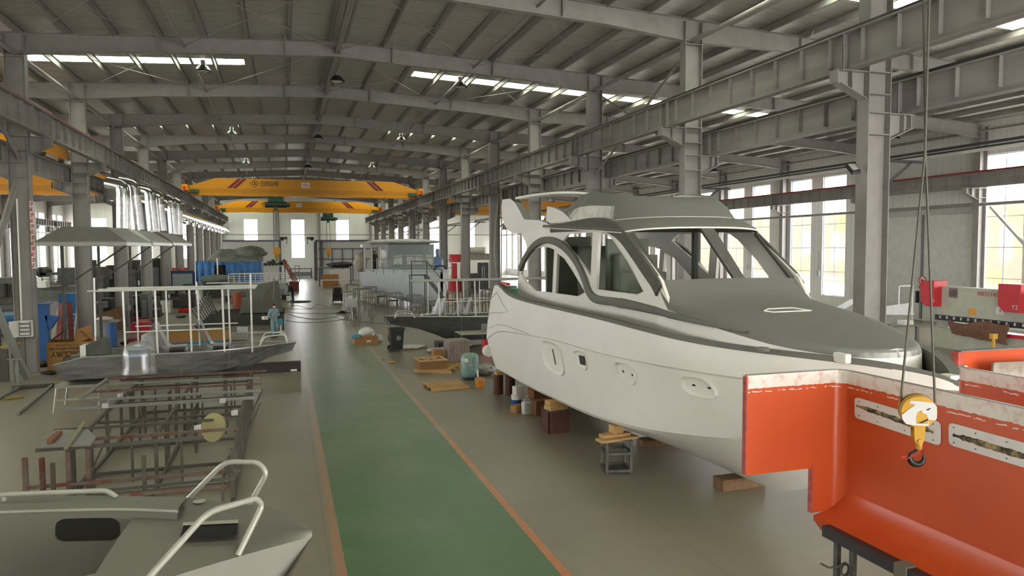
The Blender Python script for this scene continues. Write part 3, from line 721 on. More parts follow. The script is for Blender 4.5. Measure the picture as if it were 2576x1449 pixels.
# raised arch moulding on the cabin side
CSB = [(11.18, 1.5), (10.5, 1.47), (9.8, 1.38), (9.3, 1.26), (8.85, 1.10), (8.5, .93)]
arc_px = [(1309, 676), (1322, 648), (1335, 628), (1352, 612), (1372, 604), (1395, 607), (1418, 620), (1440, 643), (1458, 672), (1472, 705), (1484, 738), (1500, 752), (1550, 760), (1600, 770), (1660, 784), (1720, 800), (1790, 820), (1850, 836)]
arc = catmull([onX(*q, XS-.03) for q in arc_px], 70)
for s_ in (-1, 1):
    m = MB(); rows = []
    for k, p in enumerate(arc):
        d = arc[min(k+1, 70)]-arc[max(k-1, 0)]; n_ = Vector((0, -d.z, d.y)).normalized()
        w = .085 if k < 45 else .085*(1-(k-45)/26)+.01
        e = 1.52
        for a_, c_ in zip(CSB, CSB[1:]):
            if c_[0] <= p.y <= a_[0]: e = (a_[1]+(c_[1]-a_[1])*(a_[0]-p.y)/(a_[0]-c_[0]))*1.03+.015
        rows.append([Vector((YX+s_*(e+a), p.y, p.z))+n_*b_ for a, b_ in ((-.03, -w), (.05, -w), (.075, -w*.6), (.075, w*.6), (.05, w), (-.03, w))])
    m.grid(rows, True); m.build('arch_moulding', GREYDUST, yt, sharp=50)
FD = mat('dusty_pillar', '5a5a53', .85, 0, .1, 6)
pil = catmull([onX(*q, XS-.03) for q in ((1385, 576), (1425, 571), (1500, 564), (1533, 571), (1560, 590), (1592, 632), (1622, 676), (1644, 708), (1656, 732))], 50)
for s_ in (-1, 1):
    m = MB(); rows = []
    for k, p in enumerate(pil):
        d = pil[min(k+1, 50)]-pil[max(k-1, 0)]; n_ = Vector((0, -d.z, d.y)).normalized(); w = .14 if k > 20 else .09+.0025*k
        rows.append([Vector((YX+s_*(1.5+a), p.y, p.z))+n_*b_ for a, b_ in ((-.03, -w), (.03, -w), (.045, -w*.7), (.045, w*.7), (.03, w), (-.03, w), (-.03, -w))])
    m.grid(rows, False); m.build('pillar_moulding', FD, yt, recalc=2)
# ---- coach roof forward of the windscreen
cs = [(11.62, 1.45, 3.81, 3.83), (11.4, 1.48, 3.60, 3.70), (11.18, 1.5, 3.42, 3.57), (10.5, 1.47, 3.33, 3.45), (9.8, 1.38, 3.24, 3.34), (9.3, 1.26, 3.17, 3.25), (8.85, 1.10, 3.1, 3.17), (8.5, .93, 3.06, 3.12), (8.2, .72, 3.03, 3.08), (7.98, .5, 3.01, 3.05), (7.83, .28, 3.0, 3.03), (7.76, .0, 3.0, 3.02)]
def csat(Y):
    for a_, c_ in zip(cs, cs[1:]):
        if c_[0] <= Y <= a_[0]: t = (a_[0]-Y)/(a_[0]-c_[0]); return [a_[i]+(c_[i]-a_[i])*t for i in range(4)]
    return list(cs[-1])
cs2 = [c_ for c_ in cs if c_[0] >= 10.5]
for k in range(1, 23):
    a_ = pi/2*k/22; Y = 10.5-2.76*sin(a_); q = csat(Y); cs2.append((Y, max(.012, 1.47*max(0, cos(a_))**.95), q[2], q[3]))
m = MB(); rows = []
for Y, bb_, ze, zc in cs2:
    o_ = .05*max(0, min(1, (9.5-Y)/1.7))
    r_ = [Vector((YX-bb_*1.03-.02, Y-o_, 2.62)), Vector((YX-bb_*1.02-.015, Y-o_*.8, ze-.10)), Vector((YX-bb_-.005, Y-o_*.4, ze-.03))]
    r_ += [Vector((YX+bb_*t, Y, zc+(ze-zc)*t*t)) for t in (-.97, -.85, -.6, -.3, 0, .3, .6, .85, .97)]
    r_ += [Vector((YX+bb_+.005, Y-o_*.4, ze-.03)), Vector((YX+bb_*1.02+.015, Y-o_*.8, ze-.10)), Vector((YX+bb_*1.03+.02, Y-o_, 2.62))]
    rows.append(r_)
m.grid(rows, True); m.add(rows[-1], [tuple(range(len(rows[-1])))]); m.build('coach_roof', yw, yt, sharp=60)
m = MB()
def croof(x, Y):
    for a, c_ in zip(cs, cs[1:]):
        if c_[0] <= Y <= a[0]:
            t = (a[0]-Y)/(a[0]-c_[0]); be = a[1]+(c_[1]-a[1])*t; ze = a[2]+(c_[2]-a[2])*t; zc = a[3]+(c_[3]-a[3])*t
            return zc+(ze-zc)*(abs(x-YX)/max(be, .01))**2
    return 3.0
hp = []
for q in ((1922, 784), (1932, 779), (1993, 776), (2041, 783), (1945, 787)):
    z_ = 3.3
    for _ in range(15): p = onZ(*q, z_); z_ = z_*.4+.6*croof(p.x, p.y)
    hp.append(p+Vector((0, 0, .012)))
m.tube(hp+[hp[0]], .01, 5); m.build('hatch_trim', YLINE, yt)
# ---- windscreen frame
def visor(t):   # t -1..1 across
    return Vector((YX+1.53*t, 12.38+.5*abs(t)**2.0, 4.79-.12*t*t))
def sill(t): return Vector((YX+1.45*t, 11.62, 3.82))
def strip(a0, a1, b0, b1, th=.07):
    """flat bar in the windscreen plane between visor(a0..a1) and sill(b0..b1)"""
    q = [visor(a0), visor(a1), sill(b1), sill(b0)]; off = Vector((0, .7, .7)).normalized()*-th
    return q + [p+Vector((0, th, -th*.3)) for p in q]
BOXF = [(0, 1, 2, 3), (7, 6, 5, 4), (0, 4, 5, 1), (1, 5, 6, 2), (2, 6, 7, 3), (3, 7, 4, 0)]

FD = mat('dusty_pillar', '5a5a53', .85, 0, .1, 6)
for q in ((-1.02, -.90, -1.02, -.92), (.92, 1.0, .93, 1.0), (-.10, .09, .07, .23)): MB().add(strip(*q), BOXF).build('windscreen_pillar', FD, yt)
# ---- hard top: visor, roof band and flybridge coaming lofted as rings
def ring(w, y0, yf, z0, zf, za=None, n=40, rear=19.6, zr=None):
    """U-shaped ring: port side from the rear, round the front, back along the starboard side"""
    out = []; R0 = yf+w*.62 if False else None
    for k in range(n+1):
        t = -1+2*k/n; s_ = abs(t)
        if s_ > .5:   # straight side
            u = (s_-.5)*2; out.append(Vector((YX+math.copysign(w, t), y0+(rear-y0)*u, z0+((zr if zr is not None else z0)-z0)*u)))
        else:
            a = s_*2*pi/2; x = w*sin(a)**.8 if a > 0 else 0; yy = y0-(y0-yf)*cos(a)**1.1 if cos(a) > 0 else y0
            out.append(Vector((YX+math.copysign(x, t), yy, zf+(z0-zf)*(1-cos(a)))))
    return out
rA = ring(1.53, 13.0, 12.36, 4.70, 4.79, rear=17.6, zr=4.93)
rB = ring(1.55, 13.1, 12.40, 4.76, 4.84, rear=17.6, zr=4.97)
rC = ring(1.50, 13.6, 12.62, 4.93, 5.0, rear=17.6, zr=5.02)
rD = ring(1.43, 13.8, 12.75, 4.95, 5.01, rear=17.4, zr=5.04)
m = MB(); m.grid([rA, rB, rC, rD], True); m.build('roof_band', GREYDUST, yt, sharp=50)
m = MB(); m.tube(rA, .018, 6); m.build('visor_edge', YLINE, yt)
m = MB(); m.tube(rD, .014, 6); m.build('coaming_joint', YLINE, yt)
m = MB()
und = []
for k in range(0, 21): 
    a = rA[k]; b_ = rA[40-k]; und.append([a.lerp(b_, t/6)+Vector((0, 0, .01)) for t in range(7)])
m.grid(und, True); m.build('headliner', mat('dark_headliner', '34352f', .9), yt)
m = MB(); und = [[rD[k].lerp(rD[40-k], t/6) for t in range(7)] for k in range(21)]; m.grid(und, True); m.build('flybridge_floor', GREYDUST, yt)
def hump(Y): return 5.66-.05*max(0, 14.5-Y)*1.0-.62*max(0, (Y-15.6)/1.9)**1.3 if Y > 15.6 else 5.66-.13*max(0, 15.0-Y)
rE = [Vector((p.x, p.y, (hump(max(p.y, 12.9))+5.0)/2+.02)) for p in ring(1.34, 13.9, 13.0, 5, 5, rear=17.3)]
rF = [Vector((p.x, p.y, hump(max(p.y, 13.3)))) for p in ring(1.22, 14.3, 13.3, 5, 5, rear=17.2)]
rG = [Vector((YX+(p.x-YX)*.90, p.y+.05, p.z-.02)) for p in rF]
rH = [Vector((q.x, q.y, 5.03)) for q in rG]
m = MB(); m.grid([rD, rE, rF, rG, rH], True); m.build('flybridge_coaming', yw, yt, sharp=60)
# ---- aft wings and the cross beam of the radar arch
wp = [yz(*q) for q in ((1272, 502), (1268, 520), (1267, 545), (1272, 567), (1280, 580), (1293, 588), (1320, 585), (1350, 579), (1388, 569), (1376, 560), (1358, 554), (1322, 552), (1312, 528), (1303, 510), (1292, 500))]
fp = [yz(*q) for q in ((1388, 569), (1366, 556), (1369, 519), (1388, 523), (1408, 533), (1424, 548), (1437, 563))]
for s_ in (-1, 1):
    m = MB().poly(wp, fn=lambda p: (YX+s_*1.5+s_*.10*max(0, p[1]-4.8), p[0], p[1]), th=(-s_*.22, 0, 0)); m.build('arch_wing', yw, yt)
    m = MB().poly(fp, fn=lambda p: (YX+s_*1.42, p[0], p[1]), th=(-s_*.14, 0, 0)); m.build('arch_fin', yw, yt)
ya = onX(1280, 505, XS)
m = MB(); rows = []
for k in range(21):
    t = -1+k/10; x = YX+1.55*t; z = ya.z+.02+.16*(1-t*t); y = ya.y-.35-.45*(1-t*t)
    rows.append([Vector((x, y-.45, z-.03)), Vector((x, y-.45, z+.03)), Vector((x, y+.3, z+.04)), Vector((x, y+.3, z-.06)), Vector((x, y-.45, z-.03))])
m.grid(rows, True); m.build('arch_beam', YWHITE, yt, sharp=30)
# aft bulkhead, saloon partition and steps seen through the windows
m = MB().bb(YX-1.35, YX-.1, 17.8, 17.9, 2.83, 4.7).bb(YX-.5, YX-.42, 15.4, 17.79, 2.83, 4.45); m.build('saloon_bulkhead', YINT, yt)
m = MB().bb(YX-1.2, YX-.2, 14.4, 14.5, 2.83, 4.6); m.build('galley_partition', YINT, yt)
for k in range(4): MB().bb(YX-1.1, YX-.2, 14.0-.38*k, 14.37-.38*k, 2.83, 4.25-.36*k).build('step', YINT, yt)
pz_ = YX+.35; MB().tube([(pz_, 13.4, 2.9), (pz_, 13.4, 4.85)], .07, 8).build('cabin_post', mat('dark_post', '3a3b36', .8), yt)
MB().bb(YX-1.4, YX+1.4, 11.7, 19.8, 2.7, 2.82).build('saloon_floor', YINT, yt)
# ---- supports under the hull
def under(X, Y):    # hull bottom height at X, Y
    b_ = abs(X-YX); pts = []
    for row in hr[:3]:
        for p, q in zip(row, row[1:]):
            if (p.y-Y)*(q.y-Y) <= 0 and p.y != q.y:
                t = (Y-p.y)/(q.y-p.y); r_ = p.lerp(q, t); pts.append((r_.x, r_.z)); break
    pts.sort()
    for a, c_ in zip(pts, pts[1:]):
        if a[0] <= b_ <= c_[0]: return a[1]+(c_[1]-a[1])*(b_-a[0])/max(1e-6, c_[0]-a[0])
    return pts[-1][1]
st = thing('frame_stand', 'square dark steel frame stand with wooden blocks under the yacht bow', 'stand', (6.2, 12.9, 0), radians(-12))
m = MB()
for a in (-.24, .24):
    for c_ in (-.24, .24): MB().bb(a-.025, a+.025, c_-.025, c_+.025, 0, .62).build('leg', DKST, st, local=True)
for z in (.02, .36, .6):
    for a in (-.24, .24): MB().bb(a-.025, a+.025, -.215, .215, z, z+.05).build('cross_bar', DKST, st, local=True); MB().bb(-.215, .215, a-.025, a+.025, z, z+.05).build('cross_bar', DKST, st, local=True)
MB().bb(-.27, .27, -.27, .27, .62, .64).build('top_plate', DKST, st, local=True)
MB().bb(-.2, .2, -.2, .2, .02, .035).build('bottom_plate', DKST, st, local=True)
zt = under(6.2, 12.9)
def block(x, y, z, sx_, sy_, sz_, rz, lab, m_=WOOD):
    t = MB().box((0, 0, sz_/2), (sx_, sy_, sz_)); o = t.build('wood_block', m_, bevel=.006); o.location = (x, y, z); o.rotation_euler.z = rz; return tag(o, lab, 'wood block', 'wooden blocks under the yacht')
block(6.15, 12.75, .64, .85, .26, .05, .15, 'plank lying on the frame stand below the bow')
block(6.15, 12.85, .69, .62, .20, .06, .1, 'second plank from below on the frame stand')
block(6.2, 12.9, .75, .22, .22, max(.04, zt-.75), .05, 'square block on top of the frame stand, touching the hull')
st2 = thing('steel_box_stand', 'rusty brown steel box stand with two folded plates under the hull', 'stand', (6.15, 16.15, 0))
m = MB().bb(-.27, .27, -.27, -.25, 0, .52).bb(-.27, .27, .25, .27, 0, .52).bb(-.27, -.25, -.27, .27, 0, .52); RB = mat('rusty_brown_plate', '5b372a', .7, .1, .2, 6)
m.build('box', RB, st2, local=True)
MB().add([(-.27, .05, .52), (.27, .05, .52), (.27, .2, .72), (-.1, .2, .72), (-.27, .07, .52), (.27, .07, .52), (.27, .22, .72), (-.1, .22, .72)], BOXF).build('gusset', RB, st2, local=True)
MB().bb(-.28, .28, -.28, .28, .52, .54).build('top_plate', DKST, st2, local=True)
zt = under(6.15, 16.15)
block(6.15, 16.1, .54, .5, .3, max(.05, (zt-.54)*.5), .2, 'lower wooden block on the rusty box stand')
block(6.15, 16.15, .54+max(.05, (zt-.54)*.5), .45, .25, max(.05, (zt-.54)*.5), .1, 'upper wooden block on the rusty box stand')
for n, (x, y) in enumerate(((6.1, 20.85), (6.38, 20.55))):
    o = MB().tube([(0, 0, 0), (0, 0, .62)], .15, 20).build('steel_drum', RB); o.location = (x, y, 0); tag(o, 'rusty brown steel pipe stub under the yacht stern, %s' % ('left one' if n == 0 else 'right one'), 'pipe stub', 'pipe stubs under the stern')
block(6.2, 20.7, .62, .5, .25, max(.04, under(6.2, 20.7)-.62), .1, 'wooden block on the rusty pipe stubs under the stern')
for n, (x, y, h_) in enumerate(((7.9, 11.25, .2), (7.9, 14.3, .15), (7.9, 18, .15))):
    block(x, y, 0, .9, .32, max(.1, under(x, y)-.003), .05*n, 'dark timber keel block under the %s of the yacht' % ('bow', 'middle', 'stern')[n], mat('old_timber', '6f5539', .8, 0, .2, 6))
# ================================================================ red hull moulds in the right foreground
rmat = bpy.data.materials.new('red_gelcoat_white_rim'); rmat.use_nodes = True
nt = rmat.node_tree; N = nt.nodes; L = nt.links; b = N['Principled BSDF']
tc = node('ShaderNodeTexCoord'); so = node('ShaderNodeSeparateXYZ'); L.new(tc.outputs['Object'], so.inputs[0])
redc = ramp(noise(1.2), .3, 'bb4a22', .7, 'c35024')
whc = mix(ramp(noise(9, 8), .5, '000000', .72, 'dddddd'), 'd8cfc4', 'c07a68')
lim = math_('ADD', so.outputs[2], math_('MULTIPLY_ADD', noise(14), .05, -.025))
c1 = mix(math_('GREATER_THAN', lim, 2.845), redc, whc)
c1 = mix(math_('GREATER_THAN', so.outputs[2], 2.992), c1, '7f7d74')
sc = math_('MULTIPLY', math_('GREATER_THAN', lim, 2.80), math_('LESS_THAN', lim, 2.812))
c1 = mix(math_('MULTIPLY', sc, math_('GREATER_THAN', noise(5), .5)), c1, 'e0c8c0')
L.new(c1, b.inputs['Base Color']); b.inputs['Roughness'].default_value = .35
EDGE = mat('red_worn_edge', 'a8473c', .6, 0, .3, 12)
PATCH = mat('white_patch', 'd3cec8', .45); SCAR = mat('torn_foam', 'a08a62', .9, 0, .35, 30, bump=.8, col2='3d382d', thr=(.42, .55), nscale=7)
BEAMB = mat('black_box_section', '2a2729', .45)
def fil(cx, cy, r, a0, a1, n=8): return [(cx+r*cos(radians(a0+(a1-a0)*k/n)), cy+r*sin(radians(a0+(a1-a0)*k/n))) for k in range(n+1)]
def patch(par, X, q, scar, out=-1):
    P = [onX(*t, X) for t in q]; ys = [p.y for p in P]; m = MB()
    # rounded parallelogram on the wall
    A = Vector((P[0].y, P[0].z, 0)); B_ = Vector((P[1].y, P[1].z, 0)); D = Vector((P[3].y, P[3].z, 0)); pts = []
    C_ = B_+D-A; k_ = [A, B_, C_, D]
    pts = rounded([k_[0].lerp(k_[1], .5)]+[k_[1], k_[2], k_[3], k_[0]]+[k_[0].lerp(k_[1], .5)], .05)[:-1]
    m.poly([(p.x, p.y) for p in pts], fn=lambda p: (X+out*.018, p[0], p[1]), th=(-out*.014, 0, 0)); o = m.build('patch_plate', PATCH, par)
    m = MB(); S_ = [onX(*t, X) for t in scar]; S_ = catmull(S_, 24); up_l = []; lo_l = []
    for k, p in enumerate(S_):
        w = (.022+.012*random.random())*(1 if 2 < k < 23 else .5)
        up_l.append(Vector((X+out*.019, p.y, p.z+w))); lo_l.append(Vector((X+out*.019, p.y, p.z-w)))
    mid = [Vector((X+out*(.03+.008*random.random()), a.y, (a.z+c_.z)/2)) for a, c_ in zip(up_l, lo_l)]
    m.grid([up_l, mid, lo_l], True); m.build('torn_slot', SCAR, o)
    m = MB()
    for f in (.06, .3, .62, .93):
        for g in (.16, .84):
            p = A.lerp(B_, f).lerp(D.lerp(C_, f), g); m.cyl((X+out*.02, p.x, p.y), .006, .006, 8, axis='X')
    m.build('bolt_holes', BLACK, o).__setitem__('kind', 'stuff')
def mould(label, x, y, ylast, left, notch, parent_label=None):
    """inside corner of a big red shell: wall A across the hall at y, wall B along the hall at x"""
    t = thing('hull_mould', label, 'boat mould', (x, y, 0)); r = .13; th_ = .045
    plan = [(left, y)] + [(x-r+r*sin(radians(a)), y-r+r*cos(radians(a))) for a in range(0, 91, 10)] + [(x, y-.6), (x, (y+ylast)/2), (x, ylast)]
    def wall_(pts, zt, zb_, name, th=th_):
        m = MB(); n = len(pts)
        nrm = []
        for i in range(n):
            a = Vector((*pts[max(i-1, 0)], 0)); c_ = Vector((*pts[min(i+1, n-1)], 0)); d = (c_-a).normalized(); nrm.append(Vector((-d.y, d.x, 0))*th)
        zs = [zt, zt-.16, (zt+zb_)/2, zb_]
        fr_ = [[Vector((p[0], p[1], z)) for p in pts] for z in zs]; bk = [[Vector((p[0], p[1], z))+q for p, q in zip(pts, nrm)] for z in zs]
        rows = fr_ + bk[::-1] + [fr_[0]]
        m.grid(rows, True)
        for i in (0, n-1): m.add([fr_[0][i], fr_[3][i], bk[3][i], bk[0][i]], [(0, 1, 2, 3)])
        return m.build(name, rmat, t, sharp=45)
    return t, plan, wall_
def lowshell(t, x, y, ylast, xin):
    # lower part of wall B: turns in to a ledge and then away under the shell
    prof = [(x, 1.60), (x-.02, 1.50), (x-.08, 1.42), (x-.17, 1.37), (xin, 1.33), (xin+.01, 1.27), (xin+.10, 1.15), (x+.2, .95), (x+.9, .62)]
    m = MB(); rows = [[Vector((px, yy, pz)) for px, pz in prof] for yy in (y, (y+ylast)/2, ylast)]
    rows2 = [[Vector((px+.035, yy, pz-.02)) for px, pz in prof] for yy in (y, (y+ylast)/2, ylast)]
    m.grid(rows, True); m.grid(rows2, True); m.grid([rows[0], rows2[0]]); m.build('bilge_shell', rmat, t, sharp=50)
t, plan, wall_ = mould('big red hull mould corner with white rim in the right foreground', 6.08, 6.73, 2.6, 4.81, 5.70)
t['label'] = 'big red hull mould with white rim and patches, nearest in the right foreground'
wall_(plan, 3.0, 1.88, 'shell')
wall_([(5.70, 6.73)]+plan[1:], 1.88, 1.36, 'shell_foot'); lowshell(t, 6.08, 6.73, 2.6, 5.72)
MB().bb(4.795, 4.815, 6.72, 6.785, 1.89, 2.985).build('cut_edge', EDGE, t); MB().bb(5.685, 5.705, 6.72, 6.785, 1.36, 1.90).build('cut_edge', EDGE, t)
patch(t, 6.08, [(2153, 998), (2368, 1062), (2368, 1112), (2153, 1050)], [(2158, 1020), (2200, 1034), (2240, 1048), (2280, 1062), (2320, 1072), (2352, 1088)])
patch(t, 6.08, [(2390, 1062), (2640, 1130), (2640, 1195), (2390, 1118)], [(2402, 1094), (2450, 1108), (2500, 1124), (2560, 1142), (2620, 1160)])
ms = thing('support_trestle', 'black box-section support under the red mould, with a dangling chain hook', 'trestle', (5.75, 6.0, 0))
m = MB(); A = onX(2076, 1306, 5.66); B_ = onX(2374, 1440, 5.66)
m.bb(5.62, 5.76, B_.y, A.y, 1.20, 1.32); m.build('top_rail', BEAMB, ms)
for yy in (6.35, 6.12): MB().bb(5.70, 5.75, yy-.03, yy+.03, 0, 1.2).build('leg', DKST, ms)
MB().bb(5.70, 5.75, 5.15, 5.2, 0, 1.2).build('leg', DKST, ms); MB().bar((5.72, 6.1, .75), (5.72, 5.2, .45), .04, .04).build('strut', DKST, ms)
MB().bb(5.60, 5.78, 5.32, 5.46, 1.1, 1.335).build('webbing_strap', mat('grey_webbing', '6d665a', .9), ms)
hk = thing('chain_hook', 'twisted wire sling with hook hanging on the trestle leg', 'hook', (5.66, 6.25, .8)); m = MB()
m.tube([onY(2065, 1418, 6.2), onY(2085, 1428, 6.2), onY(2110, 1425, 6.2), onY(2128, 1415, 6.2)], .012, 8); m.build('hook_wire', DKST, hk)
m = MB()
for k in range(3):
    c_ = onY(2125+4*k, 1432+3*k, 6.2); m.tube([c_+Vector((.05*cos(a*pi/8), .02*k, .065*sin(a*pi/8))) for a in range(16)], .011, 6, closed=True)
m.build('coiled_wire', DKST, hk)
# second mould, further right
P2 = onZ(2412, 920, 3.0)
t2, plan2, wall2 = mould('second red hull mould at the right edge of the photo', P2.x, P2.y, 2.6, P2.x+3.0, 0)
pl = [(P2.x, 2.6), (P2.x, 4.0), (P2.x, P2.y-.13)] + [(P2.x+.13-.13*cos(radians(a)), P2.y-.13+.13*sin(radians(a))) for a in range(0, 91, 15)]
t2['label'] = 'second red hull mould with white patches at the right edge, behind the first'
wall2(pl, 3.0, 1.4, 'shell'); MB().bb(P2.x, P2.x+.04, 2.6, P2.y, .9, 1.4).build('bilge_shell', rmat, t2)
patch(t2, P2.x, [(2497, 966), (2640, 1000), (2640, 1060), (2497, 1020)], [(2508, 984), (2540, 996), (2580, 1008), (2630, 1022)])
t3 = thing('hull_mould', 'third red mould panel standing behind the second, bright red top strip', 'boat mould', (9.0, P2.y+1.2, 0))
A = onY(2415, 885, P2.y+1.2); B_ = onY(2640, 868, P2.y+1.2)
rb = mat('red_gelcoat_plain', 'bb4a22', .35)
m = MB().bb(A.x, B_.x, P2.y+1.2, P2.y+1.25, 1.2, A.z); m.build('shell', rb, t3)
MB().bb(A.x-.06, A.x+.02, P2.y+1.17, P2.y+1.28, 1.2, A.z).build('flange', EDGE, t3)
MB().bb(A.x-.02, B_.x, P2.y+1.16, P2.y+1.29, A.z, A.z+.015).build('rim', mat('dusty_rim', '6b6a60', .8), t3)
A2 = onY(2500, 912, P2.y+.9); m = MB().poly([(p.x, p.y) for p in rounded([Vector((A2.x, A2.z-.4, 0)), Vector((A2.x, A2.z, 0)), Vector((A2.x+1.2, A2.z-.03, 0)), Vector((A2.x+1.2, A2.z-.4, 0))], .05)], fn=lambda p: (p[0], P2.y+.9, p[1]), th=(0, .03, 0))
m.build('patch_plate', mat('dirty_white_plate', 'a59d92', .7, 0, .15, 8, col2='7d7264'), t3)
for yy in (3.5, 5.6): MB().bb(P2.x+.05, P2.x+.15, yy, yy+.1, 0, .92).build('prop', DKST, t2)
for xx in (A.x+.2, B_.x-.2): MB().bb(xx-.04, xx+.04, P2.y+1.18, P2.y+1.26, 0, 1.2).build('prop', DKST, t3)
for xx, yy in ((6.5, 5.8), (6.5, 3.4)): MB().bb(xx-.04, xx+.04, yy-.04, yy+.04, 0, .85).build('prop', DKST, t)
# ================================================================ crane hook block
HY = 4.75
c0 = onY(2309, 1034, HY)
HRZ = -atan2(c0.x, c0.y)+radians(11); HN = Vector((-sin(HRZ), cos(HRZ), 0)); HT = Vector((cos(HRZ), sin(HRZ), 0))
def hl_(px, py_, d=0.0):      # pixel -> block coordinates (x across, y = d along the sheave axis)
    r_ = ray(px, py_); o_ = Vector((0, 0, CAMH)); p = o_+r_*((c0+HN*d-o_).dot(HN)/r_.dot(HN)); q = p-c0; return Vector((q.dot(HT), d, q.z))
def hw_(px, py_, d=0.0): q = hl_(px, py_, d); return c0+HT*q.x+HN*q.y+Vector((0, 0, q.z))
hk = thing('hook_block', 'yellow crane hook block with torn white sticker hanging in front of the red mould', 'hook block', tuple(c0), HRZ)
YW = mat('worn_yellow', 'b98a22', .5, 0, .1, 8, col2='7c6230', thr=(.6, .7), nscale=6)
R = hl_(2356, 1034).x; Z0 = Vector((0, 0, 0))
MB().lathe((0, .06, 0), [(R*.90, -.035), (R, -.028), (R, .028), (R*.9, .035)], 32, 'Y').build('sheave_guard', YW, hk, local=True)
MB().lathe(Z0, [(R*.3, -.05), (R*.94, -.046), (R*1.0, -.03), (R*1.0, .02), (R*.9, .03)], 32, 'Y').build('sheave_cover', YW, hk, local=True)
MB().lathe((0, .035, 0), [(R*.98, -.01), (R*1.03, 0), (R*.98, .01)], 32, 'Y').build('sheave', DKST, hk, local=True)
def flat(q, d, th=None): return MB().poly([(hl_(*t, d).x, hl_(*t, d).z) for t in q], fn=lambda p: (p[0], d, p[1]), th=th)
stk = flat([(2269, 1044), (2276, 1038), (2285, 1030), (2296, 1024), (2302, 1018), (2286, 1013), (2292, 1008), (2320, 1010), (2350, 1014), (2357, 1024), (2357, 1052), (2353, 1058), (2336, 1056), (2337, 1072), (2300, 1070), (2280, 1067), (2270, 1055)], -.052).build('torn_white_sticker', mat('sticker_white', 'bdbbb6', .5), hk, local=True)
flat([(2305, 1052), (2308, 1038), (2318, 1032), (2322, 1040), (2331, 1042), (2336, 1056), (2334, 1066), (2306, 1066)], -.0535).build('yellow_tear', YW, stk, local=True)
flat([(2310, 1064), (2334, 1053), (2336, 1057), (2320, 1065)], -.055).build('black_mark', BLACK, stk, local=True)
flat([(2331, 1031), (2340, 1026), (2342, 1028), (2334, 1033)], -.055).build('black_mark', BLACK, stk, local=True)
flat([(2300, 1070), (2329, 1070), (2326, 1106), (2322, 1114), (2315, 1118), (2306, 1116), (2301, 1108)], -.045, (0, .02, 0)).build('side_plate', YW, hk, local=True)
flat([(2292, 1070), (2320, 1070), (2318, 1100), (2312, 1112), (2300, 1110), (2292, 1098)], .03, (0, .02, 0)).build('side_plate', YW, hk, local=True)
MB().cyl(hl_(2313, 1107), .02, .11, 18, axis='Y').build('pivot_pin', YW, hk, local=True)
MB().tube([hl_(2312, 1110), hl_(2311, 1130)], [.03, .024], 14).build('swivel', YW, hk, local=True)
hc = hl_(2306, 1152); k_ = hl_(2331, 1152).x-hc.x
m = MB(); pts = [hl_(2311, 1126)]; rs = [.014]
for a in range(115, 400, 12):
    q = (a-115)/285; rr_ = k_*.72; pts.append(hc+Vector((rr_*cos(radians(a)), 0, rr_*sin(radians(a))))); rs.append((.010+.014*sin(pi*min(1, q*1.08)))*1.15)
m.tube(pts, rs, 12); m.build('hook', mat('black_iron', '2b2624', .4, .5), hk, local=True)
m = MB(); m.tube([hl_(2268, 1149, -.04), hl_(2280, 1156, -.04), hl_(2325, 1126, -.04), hl_(2322, 1142, .04), hl_(2310, 1146, .04), hl_(2268, 1149, -.04)], .004, 6); m.build('red_wire_tie', mat('red_wire', 'b0392c', .5), hk, local=True)
RP = mat('wire_rope', '4c4a40', .6, .3, .2, 60)
def rope(name, pts, r, label): o = MB().tube(pts, r, 8).build(name, RP); return tag(o, label, 'rope')
rope('wire_rope', [hw_(2267, 1038, .035), hw_(2268, 985, .035), hw_(2327, 385, .035), hw_(2349, -420, .035)], .0095, 'left wire rope rising from the yellow hook block')
rope('wire_rope', [hw_(2353, 1036, .035), hw_(2351, 985, .035), hw_(2328, 385, .06), hw_(2318, -420, .06)], .0095, 'right wire rope rising from the yellow hook block')
# ================================================================ bare metal boat in the lower left
DZ = 2.3
fb = thing('aluminium_boat', 'bare light grey metal boat with tube handrails in the lower left foreground', 'boat', (-2.0, 5.5, 0))
BM = mat('dusty_bare_metal', '6f6e62', .5, .15, .05, 2); BM2 = mat('pale_tube', 'aaa99d', .38, .3)
def D(px, py_, z=DZ): return onZ(px, py_, z)
far = catmull([D(380, 1249, DZ+.03), D(470, 1252, DZ+.03), D(560, 1262, DZ+.02), D(640, 1271, DZ+.01), D(700, 1282), D(750, 1305), D(776, 1330), D(785, 1350)], 30)
near = catmull([D(180, 1545), D(300, 1498), D(440, 1449), D(560, 1412), D(680, 1378), D(785, 1350)], 30)
rows = [[p.lerp(q, t/6)+Vector((0, 0, .05*sin(pi*t/6))) for t in range(7)] for p, q in zip(far, near)]
m = MB().grid(rows, True)
# hatch opening is a flat black sheet, its shade painted in, with a bright edge
m.build('foredeck', BM, fb)
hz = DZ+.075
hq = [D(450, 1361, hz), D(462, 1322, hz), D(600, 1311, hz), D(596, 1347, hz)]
MB().add([p+Vector((0, 0, .004)) for p in hq], [(0, 1, 2, 3)]).build('painted_opening', mat('well_shade_black', '040404', .9), fb)
hq = [D(458, 1326, hz), D(462, 1318, hz), D(600, 1311, hz), D(599, 1320, hz)]
MB().add([p+Vector((0, 0, .012)) for p in hq], [(0, 1, 2, 3)]).build('opening_edge', BM2, fb)
hl = [Vector((0.0, 0, 0))]
low = [p+Vector((-.35*(i/30)**1.0 if True else 0, .05, -1.15)) for i, p in enumerate(near)]; low[-1] = near[-1]+Vector((-.55, .1, -.95))
stem = [near[-1].lerp(low[-1], t/6) for t in range(7)]
rows = []
for i, p in enumerate(near):
    q = p+Vector((-.28-.35*i/30, .18, -1.0)); rows.append([p.lerp(q, t/5) for t in range(6)])
m = MB().grid(rows, True); rows = []
